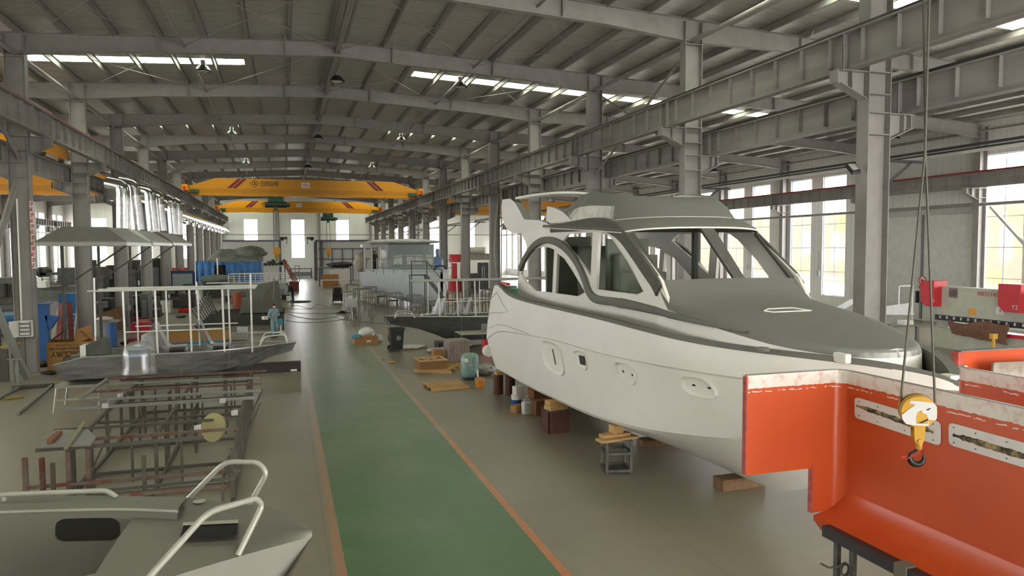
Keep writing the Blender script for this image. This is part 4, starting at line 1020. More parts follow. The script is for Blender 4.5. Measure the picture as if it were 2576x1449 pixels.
for i, p in enumerate(far):
    q = p+Vector((-.28-.35*i/30, -.25, -1.0)); rows.append([p.lerp(q, t/5) for t in range(6)])
m.grid(rows, True); m.build('topsides', mat('primed_topsides', '8b8a80', .5, 0, .04), fb)
CZ = DZ+.12
ca = catmull([D(-330, 1262, CZ), D(-150, 1252, CZ), D(0, 1249, CZ), D(200, 1246, CZ), D(400, 1250, CZ), D(465, 1256, CZ)], 24)
cb = catmull([D(-330, 1306, CZ), D(-150, 1294, CZ), D(0, 1289, CZ), D(200, 1283, CZ), D(330, 1282, CZ), D(446, 1287, CZ)], 24)
m = MB().grid([[p, p.lerp(q, .5)+Vector((0, 0, .01)), q] for p, q in zip(ca, cb)], True); m.build('cabin_roof', BM, fb)
MB().tube(cb, .012, 8).build('roof_edge_bead', BM2, fb)
# cabin side: a vertical skin under the bead, with a rounded window
def cside(u, z): 
    k = min(max(u, 0), 23.999); i = int(k); p = cb[i].lerp(cb[i+1], k-i); return Vector((p.x, p.y-.0-.35*max(0, CZ-z)*.6, z))
def on_cside(px, py_):
    best = None
    for i in range(0, 241):
        u = i/10; 
        for z in (CZ-.02*j for j in range(0, 40)):
            p = cside(u, z); d = p-Vector((0, 0, CAMH)); w = d.dot(_f); sx_ = W_/2+FPX*d.dot(_r)/w; sy = H_/2-FPX*d.dot(_u)/w
            e = (sx_-px)**2+(sy-py_)**2
            if best is None or e < best[0]: best = (e, u, z)
    return best[1], best[2]
wc = [on_cside(*q) for q in ((138, 1303), (302, 1303), (302, 1365), (138, 1362))]
wu0, wu1 = (wc[0][0]+wc[3][0])/2, (wc[1][0]+wc[2][0])/2; wz1, wz0 = (wc[0][1]+wc[1][1])/2, (wc[2][1]+wc[3][1])/2
wh_ = (wz1-wz0); rx_ = (wu1-wu0)*.17
hole = []
for sx_, sy, a0 in ((1, 1, 0), (-1, 1, 90), (-1, -1, 180), (1, -1, 270)):
    for k in range(6):
        a = radians(a0+18*k); hole.append(((wu0+wu1)/2+sx_*((wu1-wu0)/2-rx_)+rx_*cos(a), (wz0+wz1)/2+sy*(wh_/2-wh_*.35)+wh_*.35*sin(a)))
m = MB().poly([(0, CZ), (24, CZ), (24, CZ-.9), (0, CZ-.9)], (hole,), fn=lambda p: cside(*p), cuts=([i*1.0 for i in range(1, 24)], ()), th=(0, .02, 0), smooth=True)
m.build('cabin_side', BM, fb, sharp=30)
a_ = cside(24, CZ); m = MB().add([cside(24, CZ), D(470, 1252, DZ+.04), D(470, 1252, DZ-.6), cside(24, CZ-.9)], [(0, 1, 2, 3)]); m.build('cabin_front', BM, fb)
m = MB().grid([[cside(u, CZ-.75)+Vector((0, .0, 0)), cside(u, CZ-.75)+Vector((0, 1.1, 0))] for u in range(0, 25, 3)]); m.build('cabin_floor', BM, fb)
MB().grid([[p+Vector((0, -.03, -.01)), p+Vector((0, -.08, -.75))] for p in ca[::2]]).build('inner_skin', BM, fb)
side = MB().grid([[cside(u, DZ-.0-.62), cside(u, DZ-.62)+Vector((.0, -.45, 0))] for u in range(0, 25, 3)]); side.build('side_deck', BM, fb)
MB().tube([D(120, 1475, DZ), D(240, 1448, DZ), D(338, 1427, DZ)], .014, 8).build('gunwale_bead', BM2, fb)
MB().lathe(D(502, 1262, DZ+.05), [(.045, 0), (.05, .006), (.03, .01), (.01, .008)], 20).build('filler_cap', BM2, fb)
def rail_plane(q, base, name='handrail', r=.021):
    P, Q = base; n_ = Vector((-(Q-P).y, (Q-P).x, 0)).normalized(); out = []
    for px, py_ in q:
        rr_ = ray(px, py_); o_ = Vector((0, 0, CAMH)); t_ = (P-o_).dot(n_)/rr_.dot(n_); out.append(o_+rr_*t_)
    return MB().tube(rounded(out, .1, 6), r, 12).build(name, BM2, fb)
rail_plane([(471, 1257), (566, 1161), (650, 1163), (672, 1190), (626, 1272)], (D(471, 1257), D(626, 1272)))
rail_plane([(340, 1500), (378, 1449), (523, 1288), (645, 1253), (660, 1272), (598, 1398)], (D(378, 1520), D(598, 1398)))
rail_plane([(-60, 1250), (0, 1245), (268, 1234), (293, 1251)], (D(0, 1262, CZ), D(293, 1251, CZ)))
rail_plane([(9, 1246), (9, 1262)], (D(0, 1262, CZ), D(293, 1251, CZ)), 'rail_post')
tr = thing('boat_trestle', 'steel trestle carrying the bare metal boat in the lower left', 'trestle', (-1.3, 5.6, 0)); m = MB()
for xx in (-1.6, -2.8):
    for yy in (5.4, 6.3): MB().bb(xx-.03, xx+.03, yy-.03, yy+.03, 0, 1.25).build('leg', DKST, tr)
MB().bb(-3.0, -1.0, 5.37, 5.43, 1.25, 1.33).bb(-3.0, -1.0, 6.27, 6.33, 1.25, 1.33).build('top_rail', DKST, tr)
MB().bb(-3.2, -.9, 5.4, 6.4, 1.33, 1.45).build('keel_plate', BM, fb)
# ================================================================ steel jig (welded floor frame with posts) and the bars lying across it
JS = mat('jig_steel', '545248', .6, .25, .15, 5, col2='5d4436', thr=(.55, .68), nscale=1.6)
jig = thing('welding_jig', 'long low steel jig with upright posts behind the bare metal boat', 'jig', (-2.4, 17, 0))
def sq(mb, a, b, w=.05): return mb.bar(a, b, w, w)
for x in (-3.7, -.95, -2.35):
    sq(MB(), (x, 13.2, .03), (x, 21.3, .03), .06).build('floor_rail', JS, jig)
for y in (14.2, 15.6, 17.6, 19.8, 21.2): sq(MB(), (-3.7, y, .06), (-.95, y, .06), .06).build('floor_rail', JS, jig)
JZ = .95
for x in (-3.7, -2.35, -.95):
    for y in (13.4, 14.6, 15.8, 17.2, 18.6, 20.0, 21.2):
        o = MB().bb(x-.03, x+.03, y-.03, y+.03, .06, JZ-.03).build('post', JS, jig)
for x in (-3.7, -2.35, -.95): sq(MB(), (x, 14.4, JZ), (x, 21.4, JZ), .06).build('top_rail', JS, jig)
for x, y in ((-3.7, 15.9), (-2.3, 15.0), (-.95, 17.3), (-.95, 19.0), (-2.35, 18.7)):
    sq(MB(), (x, y, .1), (x+.35, y+.05, JZ-.05), .04).build('brace', JS, jig)
for x in (-3.4, -1.1):
    MB().bb(x-.025, x+.025, 13.1, 14.7, .40, .45).build('low_rail', JS, jig)
    for y in (13.15, 14.6): MB().bb(x-.025, x+.025, y-.025, y+.025, 0, .40).build('low_post', JS, jig)
for k in range(26):
    x = random.choice((-3.7, -3.2, -2.8, -2.35, -1.9, -1.4, -.95)); y = 14.3+7*random.random(); MB().bb(x-.02, x+.02, y-.02, y+.02, .06, JZ-.05).build('post', JS, jig)
for y in (16.4, 18.3, 20.4): sq(MB(), (-3.7, y, JZ-.06), (-.95, y, JZ-.06), .05).build('cross_rail', JS, jig)
for x, y in ((-4.15, 13.6), (-3.95, 13.75), (-3.6, 13.9), (-3.3, 13.9)): MB().bb(x-.035, x+.035, y-.035, y+.035, 0, .9+.1*((x*7) % 1)).build('end_post', RUST, jig)
bars = [((68, 1227), (606, 1183), .452, .05, 0), ((200, 1240), (587, 1203), .452, .045, 1), ((250, 1252), (570, 1222), .452, .045, 0), ((90, 1133), (512, 1101), 1.0, .055, 1), ((238, 1104), (600, 1078), 1.0, .05, 0),
        ((137, 1083), (600, 1052), 1.0, .05, 1), ((156, 1030), (647, 1000), 1.0, .06, 2), ((216, 1007), (657, 982), 1.0, .055, 2), ((228, 986), (660, 965), 1.0, .05, 0), ((239, 968), (654, 950), 1.0, .05, 2),
        ((272, 953), (670, 933), 1.0, .05, 0), ((299, 925), (670, 907), 1.0, .05, 2)]
BMT = [RUST, JS, mat('galv_tube', '8a8c86', .45, .4)]
for n, (a, c_, z, w, mi) in enumerate(bars):
    z += w/2; p, q = onZ(*a, z), onZ(*c_, z); t = thing('steel_bar', '%s square steel bar lying across the welding jig, %s from the camera' % (('rusty', 'brown', 'grey')[mi], ORD[n]), 'steel bar', (p.x, p.y, z), 0, 'steel bars across the jig')
    MB().bar(p, q, w, w).build('bar', BMT[mi], t)
p, q = onZ(203, 1003, 1.1), onZ(268, 955, 1.1)
o = MB().tube([p, q], .045, 14).tube([p-(q-p).normalized()*.002, p+(q-p).normalized()*.01], .036, 14).build('round_pipe', BMT[2]); tag(o, 'short grey round pipe resting on the bars of the jig', 'pipe')
for n, (a, c_) in enumerate((((45, 1040), (133, 966)), ((-40, 1020), (52, 972)))):
    p, q = onZ(*a, .05), onZ(*c_, .05); o = MB().tube([p, q], .045, 12).build('round_pipe', BMT[2]); tag(o, 'long grey pipe on the floor at the left edge, %s' % ('nearer one' if n == 0 else 'farther one'), 'pipe', 'pipes on the floor at the left')
# sheet, wood and disc on the jig
p = [onZ(*q, 1.1) for q in ((100, 1128), (228, 1122), (242, 1102), (222, 1082), (140, 1084))]
o = MB().poly([(a.x, a.y) for a in p], fn=lambda u: (u[0], u[1], 1.12), th=(0, 0, -.02)).build('metal_sheet', mat('sheet_metal', '8e8f8a', .4, .4)); tag(o, 'grey metal sheet with rounded corner lying on the left end of the jig', 'metal sheet')
p, q = onZ(125, 1110, 1.16), onZ(150, 1088, 1.16); o = MB().bar(p, q, .09, .06).build('wood_offcut', mat('red_wood', '7c4f30', .7, 0, .2, 6)); tag(o, 'reddish wood offcut on the metal sheet', 'wood offcut')
p, q = onZ(165, 1128, 1.15), onZ(212, 1062, 1.2); o = MB().bar(p, q, .06, .03).build('wood_lath', mat('weathered_lath', '878364', .8)); tag(o, 'thin weathered lath lying across the metal sheet', 'lath')
c_ = onY(537, 1075, 15.3)
o = MB(); ax = Vector((-.55, -.80, .25)).normalized(); o.tube([c_-ax*.025, c_+ax*.025], .28, 40); o = o.build('plywood_disc', mat('plywood', '9a9163', .7, 0, .05)); tag(o, 'round plywood disc standing on edge on the jig', 'disc')
for n, (px, py_) in enumerate(((265, 1020), (560, 1008), (590, 1038), (497, 1076), (302, 995))):
    c_ = onZ(px, py_, 1.08); o = MB().box(c_, (.12, .05, .10), n*.3).build('paper_tag', mat('paper_white', 'b9bcb8', .7)); tag(o, 'small white tag on the bars, ' + ('above the left end', 'near the right end', 'by the right posts', 'left of the plywood disc', 'between bars at upper left')[n], 'tag', 'white tags on the jig')
# ================================================================ people
def skin_obj(name, verts, edges, radii, mat_, parent, sub=2):
    me = bpy.data.meshes.new(name); me.from_pydata([tuple(v) for v in verts], edges, []); o = bpy.data.objects.new(name, me); C.objects.link(o)
    me.materials.append(mat_); o.parent = parent
    o.modifiers.new('skin', 'SKIN').use_smooth_shade = True
    if not me.skin_vertices: me.attributes
    for i, r in enumerate(radii): me.skin_vertices[0].data[i].radius = (r, r) if not isinstance(r, tuple) else r
    me.skin_vertices[0].data[0].use_root = True
    sd = o.modifiers.new('sub', 'SUBSURF'); sd.levels = sub; sd.render_levels = sub
    return o
def add_skin(me):
    import bpy as b_
    bm = bmesh.new(); bm.from_mesh(me); bm.verts.layers.skin.verify(); bm.to_mesh(me); bm.free()
def skinned(name, J, E_, R_, mat_, parent):
    keys = list(J); idx = {k: i for i, k in enumerate(keys)}
    me = bpy.data.meshes.new(name); me.from_pydata([tuple(J[k]) for k in keys], [(idx[a], idx[b]) for a, b in E_], [])
    add_skin(me); me.materials.append(mat_); o = bpy.data.objects.new(name, me); C.objects.link(o); o.parent = parent
    o.modifiers.new('skin', 'SKIN').use_smooth_shade = True
    for k in keys:
        r = R_[k]; me.skin_vertices[0].data[idx[k]].radius = r if isinstance(r, tuple) else (r, r)
    me.skin_vertices[0].data[0].use_root = True
    sd = o.modifiers.new('sub', 'SUBSURF'); sd.levels = 1; sd.render_levels = 2
    return o
SKIN = mat('skin', 'a87860', .55, 0, .04)
def person(label, loc, rz, H, pose, suit, hair, shoe=(.12, .12, .12), mask=False, bend=0.0, skin=SKIN):
    """standing height H; pose = dict of joint offsets; bend = forward lean of the trunk in radians. The person faces local -y"""
    t = thing('person', label, 'person', loc, rz); s = H/1.72; J = {}
    def P(x, y, z): return Vector((x, y, z))*s
    J['pelvis'] = P(0, 0, .93)
    def tr(v):   # trunk points bend about the pelvis
        d = v-Vector((0, 0, .95)); c_, s_ = cos(bend), sin(bend); return Vector((d.x, d.y*c_-d.z*s_, d.z*c_+d.y*s_))+Vector((0, 0, .95))
    T = {'waist': (0, 0, 1.08), 'chest': (0, .01, 1.28), 'neckb': (0, .01, 1.44), 'neck': (0, -.01, 1.50), 'head': (0, -.02, 1.60), 'crown': (0, -.01, 1.69)}
    for k, v in T.items(): J[k] = tr(Vector(v))*s
    for a, sg_ in (('L', 1), ('R', -1)):
        J['sh'+a] = tr(Vector((sg_*.18, .01, 1.40)))*s
        el = pose.get('el'+a, (sg_*.24, -.02, 1.13)); ha = pose.get('ha'+a, (sg_*.22, -.18, .95))
        J['el'+a] = tr(Vector(el))*s; J['wr'+a] = tr(Vector(ha))*s
        d = (J['wr'+a]-J['el'+a]).normalized(); J['pm'+a] = J['wr'+a]+d*.06*s
        side = d.cross(Vector((0, 0, 1))).normalized() if abs(d.z) < .9 else Vector((0, 1, 0))
        for f, (o_, L_) in enumerate(((-.03, .070), (-.01, .08), (.01, .075), (.03, .06))):
            J['f%d%s' % (f, a)] = J['pm'+a]+side*o_*s+d*.02*s; J['g%d%s' % (f, a)] = J['pm'+a]+side*o_*1.1*s+(d+Vector((0, 0, -.35))).normalized()*L_*s
        J['th'+a] = J['wr'+a]+d*.02*s-side*.05*s; J['ti'+a] = J['th'+a]+(d-side*.4).normalized()*.045*s
        J['hip'+a] = P(sg_*.09, 0, .90); J['kn'+a] = P(*pose.get('kn'+a, (sg_*.10, -.02, .49))); J['an'+a] = P(*pose.get('an'+a, (sg_*.10, .02, .09))); J['toe'+a] = J['an'+a]+P(0, -.14, -.05)
    E_ = [('pelvis', 'waist'), ('waist', 'chest'), ('chest', 'neckb'), ('neckb', 'neck'), ('neck', 'head'), ('head', 'crown')]
    R_ = {'pelvis': .13, 'waist': .12, 'chest': .14, 'neckb': .075, 'neck': .052, 'head': (.075, .092), 'crown': (.055, .065)}
    for a in 'LR':
        E_ += [('chest', 'sh'+a), ('sh'+a, 'el'+a), ('el'+a, 'wr'+a), ('wr'+a, 'pm'+a), ('wr'+a, 'th'+a), ('th'+a, 'ti'+a), ('pelvis', 'hip'+a), ('hip'+a, 'kn'+a), ('kn'+a, 'an'+a), ('an'+a, 'toe'+a)]
        R_.update({'sh'+a: .062, 'el'+a: .045, 'wr'+a: .027, 'pm'+a: .034, 'th'+a: .012, 'ti'+a: .009, 'hip'+a: .095, 'kn'+a: .062, 'an'+a: .042, 'toe'+a: .035})
        for f in range(4): E_ += [('pm'+a, 'f%d%s' % (f, a)), ('f%d%s' % (f, a), 'g%d%s' % (f, a))]; R_['f%d%s' % (f, a)] = .010; R_['g%d%s' % (f, a)] = .008
    R_ = {k: (tuple(x*s for x in v) if isinstance(v, tuple) else v*s) for k, v in R_.items()}
    body = skinned('body', J, E_, R_, skin, t)
    cl = {k: v for k, v in J.items() if k[:2] not in ('f0', 'f1', 'f2', 'f3', 'g0', 'g1', 'g2', 'g3', 'th', 'ti', 'pm', 'to') and k not in ('neck', 'head', 'crown')}
    for a in 'LR': cl['wr'+a] = J['wr'+a]-(J['wr'+a]-J['el'+a]).normalized()*.02
    skinned('overall', cl, [e for e in E_ if e[0] in cl and e[1] in cl], {k: (R_[k][0] if isinstance(R_[k], tuple) else R_[k])*1.12+.022*s for k in cl}, suit, t)
    hd = J['head']; up = (J['crown']-J['neck']).normalized(); fw = tr(Vector((0, -1, .95)))-tr(Vector((0, 0, .95)))
    m = MB(); rows = []
    for i in range(7):
        a = pi/2*i/6; r = sin(a); rows.append([hd+up*(.035+.085*cos(a))*s+(Vector((1, 0, 0))*.092*cos(b_)+fw*(-.108)*sin(b_))*r*s for b_ in [2*pi*k/16 for k in range(16)]])
    m.grid(rows, True, closed=True); m.build('cap' if mask else 'hair', hair, t, local=True)
    m = MB(); m.lathe(hd+fw*.098*s-up*.005*s, [(.004, -.02*s), (.016*s, -.01*s), (.014*s, .012*s), (.003, .03*s)], 8); m.build('nose', skin, body, local=True)
    for sg_ in (-1, 1):
        m = MB(); m.lathe(hd+fw*.088*s+up*.02*s+Vector((sg_*.03*s, 0, 0)), [(.002, -.008*s), (.012*s, 0), (.002, .008*s)], 8); m.build('eye', BLACK, body, local=True)
        m = MB(); m.lathe(hd+Vector((sg_*.085*s, 0, 0)), [(.004, -.03*s), (.014*s, -.02*s), (.017*s, .02*s), (.004, .03*s)], 8); m.build('ear', skin, body, local=True)
    if mask:
        m = MB(); m.lathe(hd+fw*.085*s-up*.035*s, [(.03*s, -.035*s), (.05*s, -.02*s), (.052*s, .015*s), (.03*s, .035*s)], 14); m.build('face_mask', mat('mask_white', 'e8e8e6', .7), t, local=True)
    for a in 'LR':
        m = MB(); an = J['an'+a]; m.bb(an.x-.05*s, an.x+.05*s, an.y-.20*s, an.y+.07*s, 0, .075*s); m.bb(an.x-.045*s, an.x+.045*s, an.y-.06*s, an.y+.065*s, .05*s, .12*s); m.build('shoe', BLACK, t, local=True, bevel=.02)
    return t
SUIT = mat('blue_grey_overall', '7f98a0', .8, 0, .12, 12); DKS = mat('dark_workwear', '26282a', .8, 0, .15, 10); GRS = mat('green_workwear', '2f4a38', .8, 0, .1)
wp_ = onZ(690, 848)
person('person in pale blue-grey overall with white face mask, walking and holding a white box', (wp_.x, wp_.y, 0), radians(20), 1.68,
       {'haR': (-.24, -.26, 1.02), 'elR': (-.25, .02, 1.12), 'haL': (.06, -.25, 1.12), 'elL': (.25, -.02, 1.14), 'knL': (.10, -.10, .50), 'anL': (.12, .12, .10), 'anR': (-.1, -.12, .09), 'knR': (-.1, -.1, .49)}, SUIT, mat('dark_hood', '2c2628', .8), mask=True)
c_ = wp_+Vector((-.42, -.2, 1.0)); o = MB().box(c_, (.22, .3, .15), .4).build('small_box', WHITE); tag(o, 'small white box carried by the person with the face mask', 'box')
q = onZ(737, 757)
person('person in dark clothes bending forward beside the white railed boat', (q.x, q.y, 0), radians(-75), 1.7, {'haL': (.12, -.5, 1.15), 'elL': (.2, -.25, 1.1), 'haR': (-.12, -.5, 1.1), 'elR': (-.2, -.25, 1.05)}, DKS, mat('black_hair', '151314', .7), bend=.75)
# ================================================================ aluminium boat with canopy frame, seats and wrapped console
WRAP = mat('plastic_wrap', '757673', .22, 0, .35, 5, bump=.9, bscale=14, stretch=(.35, 1.6, 1.6)); WRAPW = mat('white_plastic_wrap', 'b9bbb8', .25, 0, .25, 7, bump=.9, bscale=20)
WRAPD = mat('dark_wrapped_hull', '5b5c58', .25, .1, .3, 5, bump=.8, bscale=12, stretch=(.3, 1.6, 1.6))
def pontoon(label, x0, x1, yc, half, z0, z1, bow_dir, ctrl=None):
    """shallow open boat lying along x; bow at the x1 end"""
    t = thing('open_boat', label, 'boat', ((x0+x1)/2, yc, z0)); n = 34; L_ = x1-x0; sg_ = 1 if L_ > 0 else -1
    m = MB(); up_ = []; ch = []; kl = []
    for k in range(n+1):
        u = k/n; b_ = half*(1-max(0, (u-.62)/.38)**1.8) if u < 1 else 0; bl = half*.82*(1-max(0, (u-.5)/.42)**1.6) if u < .92 else 0
        sh_ = z1+.18*max(0, u-.55)*1.0 + (0 if u > .12 else -.18*(1-u/.12)); zb_ = z0+(z1-z0)*(.0+max(0, (u-.80)/.2)**1.5*.95)
        xx = x0+L_*u; up_.append((xx, b_, sh_)); ch.append((x0+.02*L_+L_*u*.96, bl, z0+(z1-z0)*(.22+.55*max(0, (u-.6)/.4)**1.5))); kl.append((x0+.03*L_+L_*u*.86, 0, zb_))
    for s_ in (-1, 1): m.grid([[(a, yc+s_*b_, z) for a, b_, z in row] for row in (up_, ch, kl)], True)
    m.add([(up_[0][0], yc-half, up_[0][2]), (up_[0][0], yc+half, up_[0][2]), (ch[0][0], yc+ch[0][1], ch[0][2]), (kl[0][0], yc, kl[0][2]), (ch[0][0], yc-ch[0][1], ch[0][2])], [(0, 1, 2, 3, 4)])
    m.build('hull', WRAP, t, sharp=25, recalc=2)
    m = MB(); 
    for s_ in (-1, 1): m.tube([(a, yc+s_*b_, z+.01) for a, b_, z in up_], .022, 6)
    m.build('gunwale', ALU, t)
    m = MB().grid([[(a, yc+s_*max(0, b_-.02), z-.16) for a, b_, z in up_] for s_ in (-1, 1)], True); m.build('cockpit_floor', mat('wet_grey_floor', '6c6d69', .4), t)
    m = MB().grid([[(a, yc+s_*b_*.98, z-.0) for a, b_, z in up_[26:]] for s_ in (-1, 0, 1)], True); m.build('bow_deck', BM, t)
    for k in (9, 17, 24): 
        m = MB()
        for s_ in (-1, 1): m.bar((up_[k][0], yc+s_*(up_[k][1]+.006), up_[k][2]), (ch[k][0], yc+s_*(ch[k][1]+.006), ch[k][2]), .03, .012, (1, 0, 0))
        m.build('seam_tape', ALU, t)
    return t, up_, ch, kl
bt, up_, ch, kl = pontoon('plastic-wrapped metal boat with white canopy frame, left of the walkway', -5.95, .28, 22.75, .85, .74, 1.52, 1)
def frame_rail(name, pts, r, t, m_=BM2): return MB().tube(rounded(pts, .08, 4), r, 8).build(name, m_, t)
CF = mat('white_canopy_frame', 'd8d8d2', .35, .2)
cp = [(onY(390, 737, 21.95), onY(390, 872, 21.95)), (onY(476, 733, 21.95), onY(476, 878, 21.95)), (onY(559, 731, 21.95), onY(559, 874, 21.95)), (onY(309, 738, 21.95), onY(309, 868, 21.95))]
zt = 3.28
canopy = cp
for a, b_ in cp: MB().tube([(a.x, 21.95, zt), (a.x+.02, 21.95, 1.50)], .028, 8).build('canopy_post', CF, bt)
for a, b_ in cp: MB().tube([(a.x+.05, 23.5, zt), (a.x+.07, 23.5, 1.50)], .024, 8).build('canopy_post', CF, bt)
xa, xb = onY(220, 738, 21.95).x, onY(643, 729, 21.95).x
for y in (21.95, 22.75, 23.5): MB().tube([(xa+(y-21.95)*.1, y, zt+.02), (xb, y, zt+.02)], .024, 8).build('canopy_rail', CF, bt)
for a, b_ in cp: MB().tube([(a.x, 21.95, zt), (a.x+.05, 23.5, zt)], .02, 8).build('canopy_crossbar', CF, bt)
z_ = onY(420, 832, 21.95).z
MB().tube([(cp[3][0].x, 21.95, z_), (cp[2][0].x, 21.95, z_)], .02, 8).build('side_rail', CF, bt); MB().tube([(cp[3][0].x, 23.5, z_), (cp[2][0].x+.3, 23.5, z_)], .02, 8).build('side_rail', CF, bt)
for px, y0, y1, yy in ((237, 699, 885, 23.45), (630, 690, 850, 22.0)):
    a, b_ = onY(px, y0, yy), onY(px+4, y1, yy); MB().tube([a, (b_.x, yy, 1.45)], .026, 8).build('corner_pole', CF, bt)
P0, P1 = (-.75, 22.0, 1.62), (.0, 22.2, 1.66)
for y in (22.15, 23.25): MB().tube(rounded([(-.75, y, 1.6), (-.62, y, 1.86), (-.05, y+(22.7-y)*.5, 1.88), (.02, y+(22.7-y)*.5, 1.62)], .1, 5), .02, 8).build('bow_rail', CF, bt)
def seat(par, x, y, z, lean=.3, m_=WRAP, s_=1):
    o = MB(); 
    for k in range(3):
        yy = y-.19+.19*k
        o.grid([[(x-s_*.05+dx, yy+dy, z+dz) for dy in (-.09, -.05, .05, .09)] for dx, dz in ((s_*.48, .10), (s_*.45, .17), (s_*.05, .15), (-s_*.05, .22), (-s_*(.05+lean*.6), .62), (-s_*(.08+lean*.8), .85), (-s_*(.18+lean*.8), .82), (-s_*(.16+lean*.1), .15), (0, .05), (s_*.48, .06))], True)
    b_ = o.build('seat_pad', m_, par); MB().bb(x-.05, x+.35, y-.15, y+.15, z-.1, z+.07).build('seat_base', BLACK, par); return b_
for n, px in enumerate((430, 540)):
    a = onY(px, 860, 22.5); st_ = thing('passenger_chair', 'plastic-wrapped high-back seat in the canopy boat, %s' % ('left one' if n == 0 else 'right one'), 'seat', (a.x, 22.6, 1.45), 0, 'seats of the canopy boat'); seat(st_, a.x, 22.6, 1.5)
a = onY(345, 905, 21.85); cs_ = thing('wrapped_console', 'plastic-wrapped helm console with blue and white screen on the canopy boat', 'console', (a.x, 21.9, 1.35)); m = MB()
rows = []
for z, r in ((1.1, .42), (1.3, .36), (1.55, .38), (1.8, .33), (1.95, .2), (2.0, .05)): rows.append([(a.x+.05+(r*1.15+.02*random.random())*cos(b_*pi/7), 21.9+(r*.8)*sin(b_*pi/7)+.02*random.random(), z-.08) for b_ in range(14)])
glw = bpy.data.materials.new('clear_film'); glw.use_nodes = True; nt = glw.node_tree; N = nt.nodes; L = nt.links; N.remove(N['Principled BSDF'])
tp = N.new('ShaderNodeBsdfTransparent'); gl = N.new('ShaderNodeBsdfGlossy'); gl.inputs['Roughness'].default_value = .25; df = N.new('ShaderNodeBsdfDiffuse'); df.inputs[0].default_value = (.45, .45, .43, 1)
m1 = N.new('ShaderNodeMixShader'); m1.inputs[0].default_value = .35; L.new(df.outputs[0], m1.inputs[1]); L.new(gl.outputs[0], m1.inputs[2])
m2 = N.new('ShaderNodeMixShader'); m2.inputs[0].default_value = .38; L.new(tp.outputs[0], m2.inputs[1]); L.new(m1.outputs[0], m2.inputs[2]); L.new(m2.outputs[0], N['Material Output'].inputs[0])
m.grid(rows, True, closed=True); m.build('film_wrap', glw, cs_)
MB().box((a.x+.05, 21.9, 1.4), (.5, .35, .55)).build('console_body', mat('console_black', '24272a', .3), cs_, bevel=.03)
MB().add([(a.x-.18, 21.70, 1.5), (a.x+.28, 21.70, 1.5), (a.x+.24, 21.78, 1.74), (a.x-.14, 21.78, 1.74)], [(0, 1, 2, 3)]).build('screen', mat('screen_blue', '8fb4d8', .3), cs_)
e = onY(228, 880, 22.6); t = thing('engine_cowl', 'grey engine cover with white edge at the stern of the canopy boat', 'engine cover', (e.x, 22.6, 1.5))
MB().poly([(e.x-.2, 1.42), (e.x-.16, 1.75), (e.x+.35, 1.98), (e.x+.42, 1.95), (e.x+.5, 1.5)], fn=lambda p: (p[0], 22.45, p[1]), th=(0, .4, 0)).build('cowl', DKST, t); MB().bb(e.x-.22, e.x-.08, 22.42, 22.88, 1.42, 1.78).build('edge_panel', WHITE, t)
a = onY(375, 850, 22.9); o = MB().poly([(a.x-.25, 1.55), (a.x-.2, 1.95), (a.x+.1, 2.1), (a.x+.15, 1.5)], fn=lambda p: (p[0], 22.9, p[1]), th=(0, .25, 0)).build('wrapped_bundle', WRAPW); tag(o, 'white plastic-wrapped bundle standing left of the two boat seats', 'bundle')
# trestles under it
t = thing('steel_trestle', 'grey steel trestle table under the stern of the canopy boat', 'trestle', (-5.3, 22.6, 0))
for x in (-5.95, -4.95):
    for y in (22.2, 23.3): MB().bar((x+(-.08 if x < -5.5 else .0), y-.05, 0), (x, y, .70), .06, .06).build('leg', BM2, t)
MB().bb(-6.0, -4.9, 22.15, 23.35, .67, .74).build('table_top', BM2, t); MB().bb(-5.97, -4.93, 22.17, 22.23, .33, .38).build('cross_rail', BM2, t)
t = thing('steel_trestle', 'rusty steel trestle under the bow of the canopy boat', 'trestle', (-1.4, 22.7, 0))
for x in (-1.75, -1.1):
    for y in (22.4, 23.1): MB().bb(x-.03, x+.03, y-.03, y+.03, 0, .68).build('leg', RUST, t)
MB().bb(-1.8, -1.05, 22.37, 23.13, .68, .74).build('top_rail', RUST, t)
# dark beam on the floor
p = onZ(757, 932); ib = thing('steel_i_beam', 'long dark steel I-beam lying on the floor behind the canopy boat', 'steel beam', (-2, p.y, 0)); m = MB()
y0 = p.y; m.bb(-5.4, p.x, y0-.01, y0+.01, 0, .35).bb(-5.4, p.x, y0-.12, y0+.12, 0, .015).bb(-5.4, p.x, y0-.12, y0+.12, .335, .35); m.build('beam', mat('dark_red_steel', '3f3330', .6, .2), ib)
o = MB().box((p.x-.25, y0-.14, .05), (.22, .08, .06)).build('white_clamp', WHITE); tag(o, 'small white piece by the end of the dark I-beam', 'clamp')
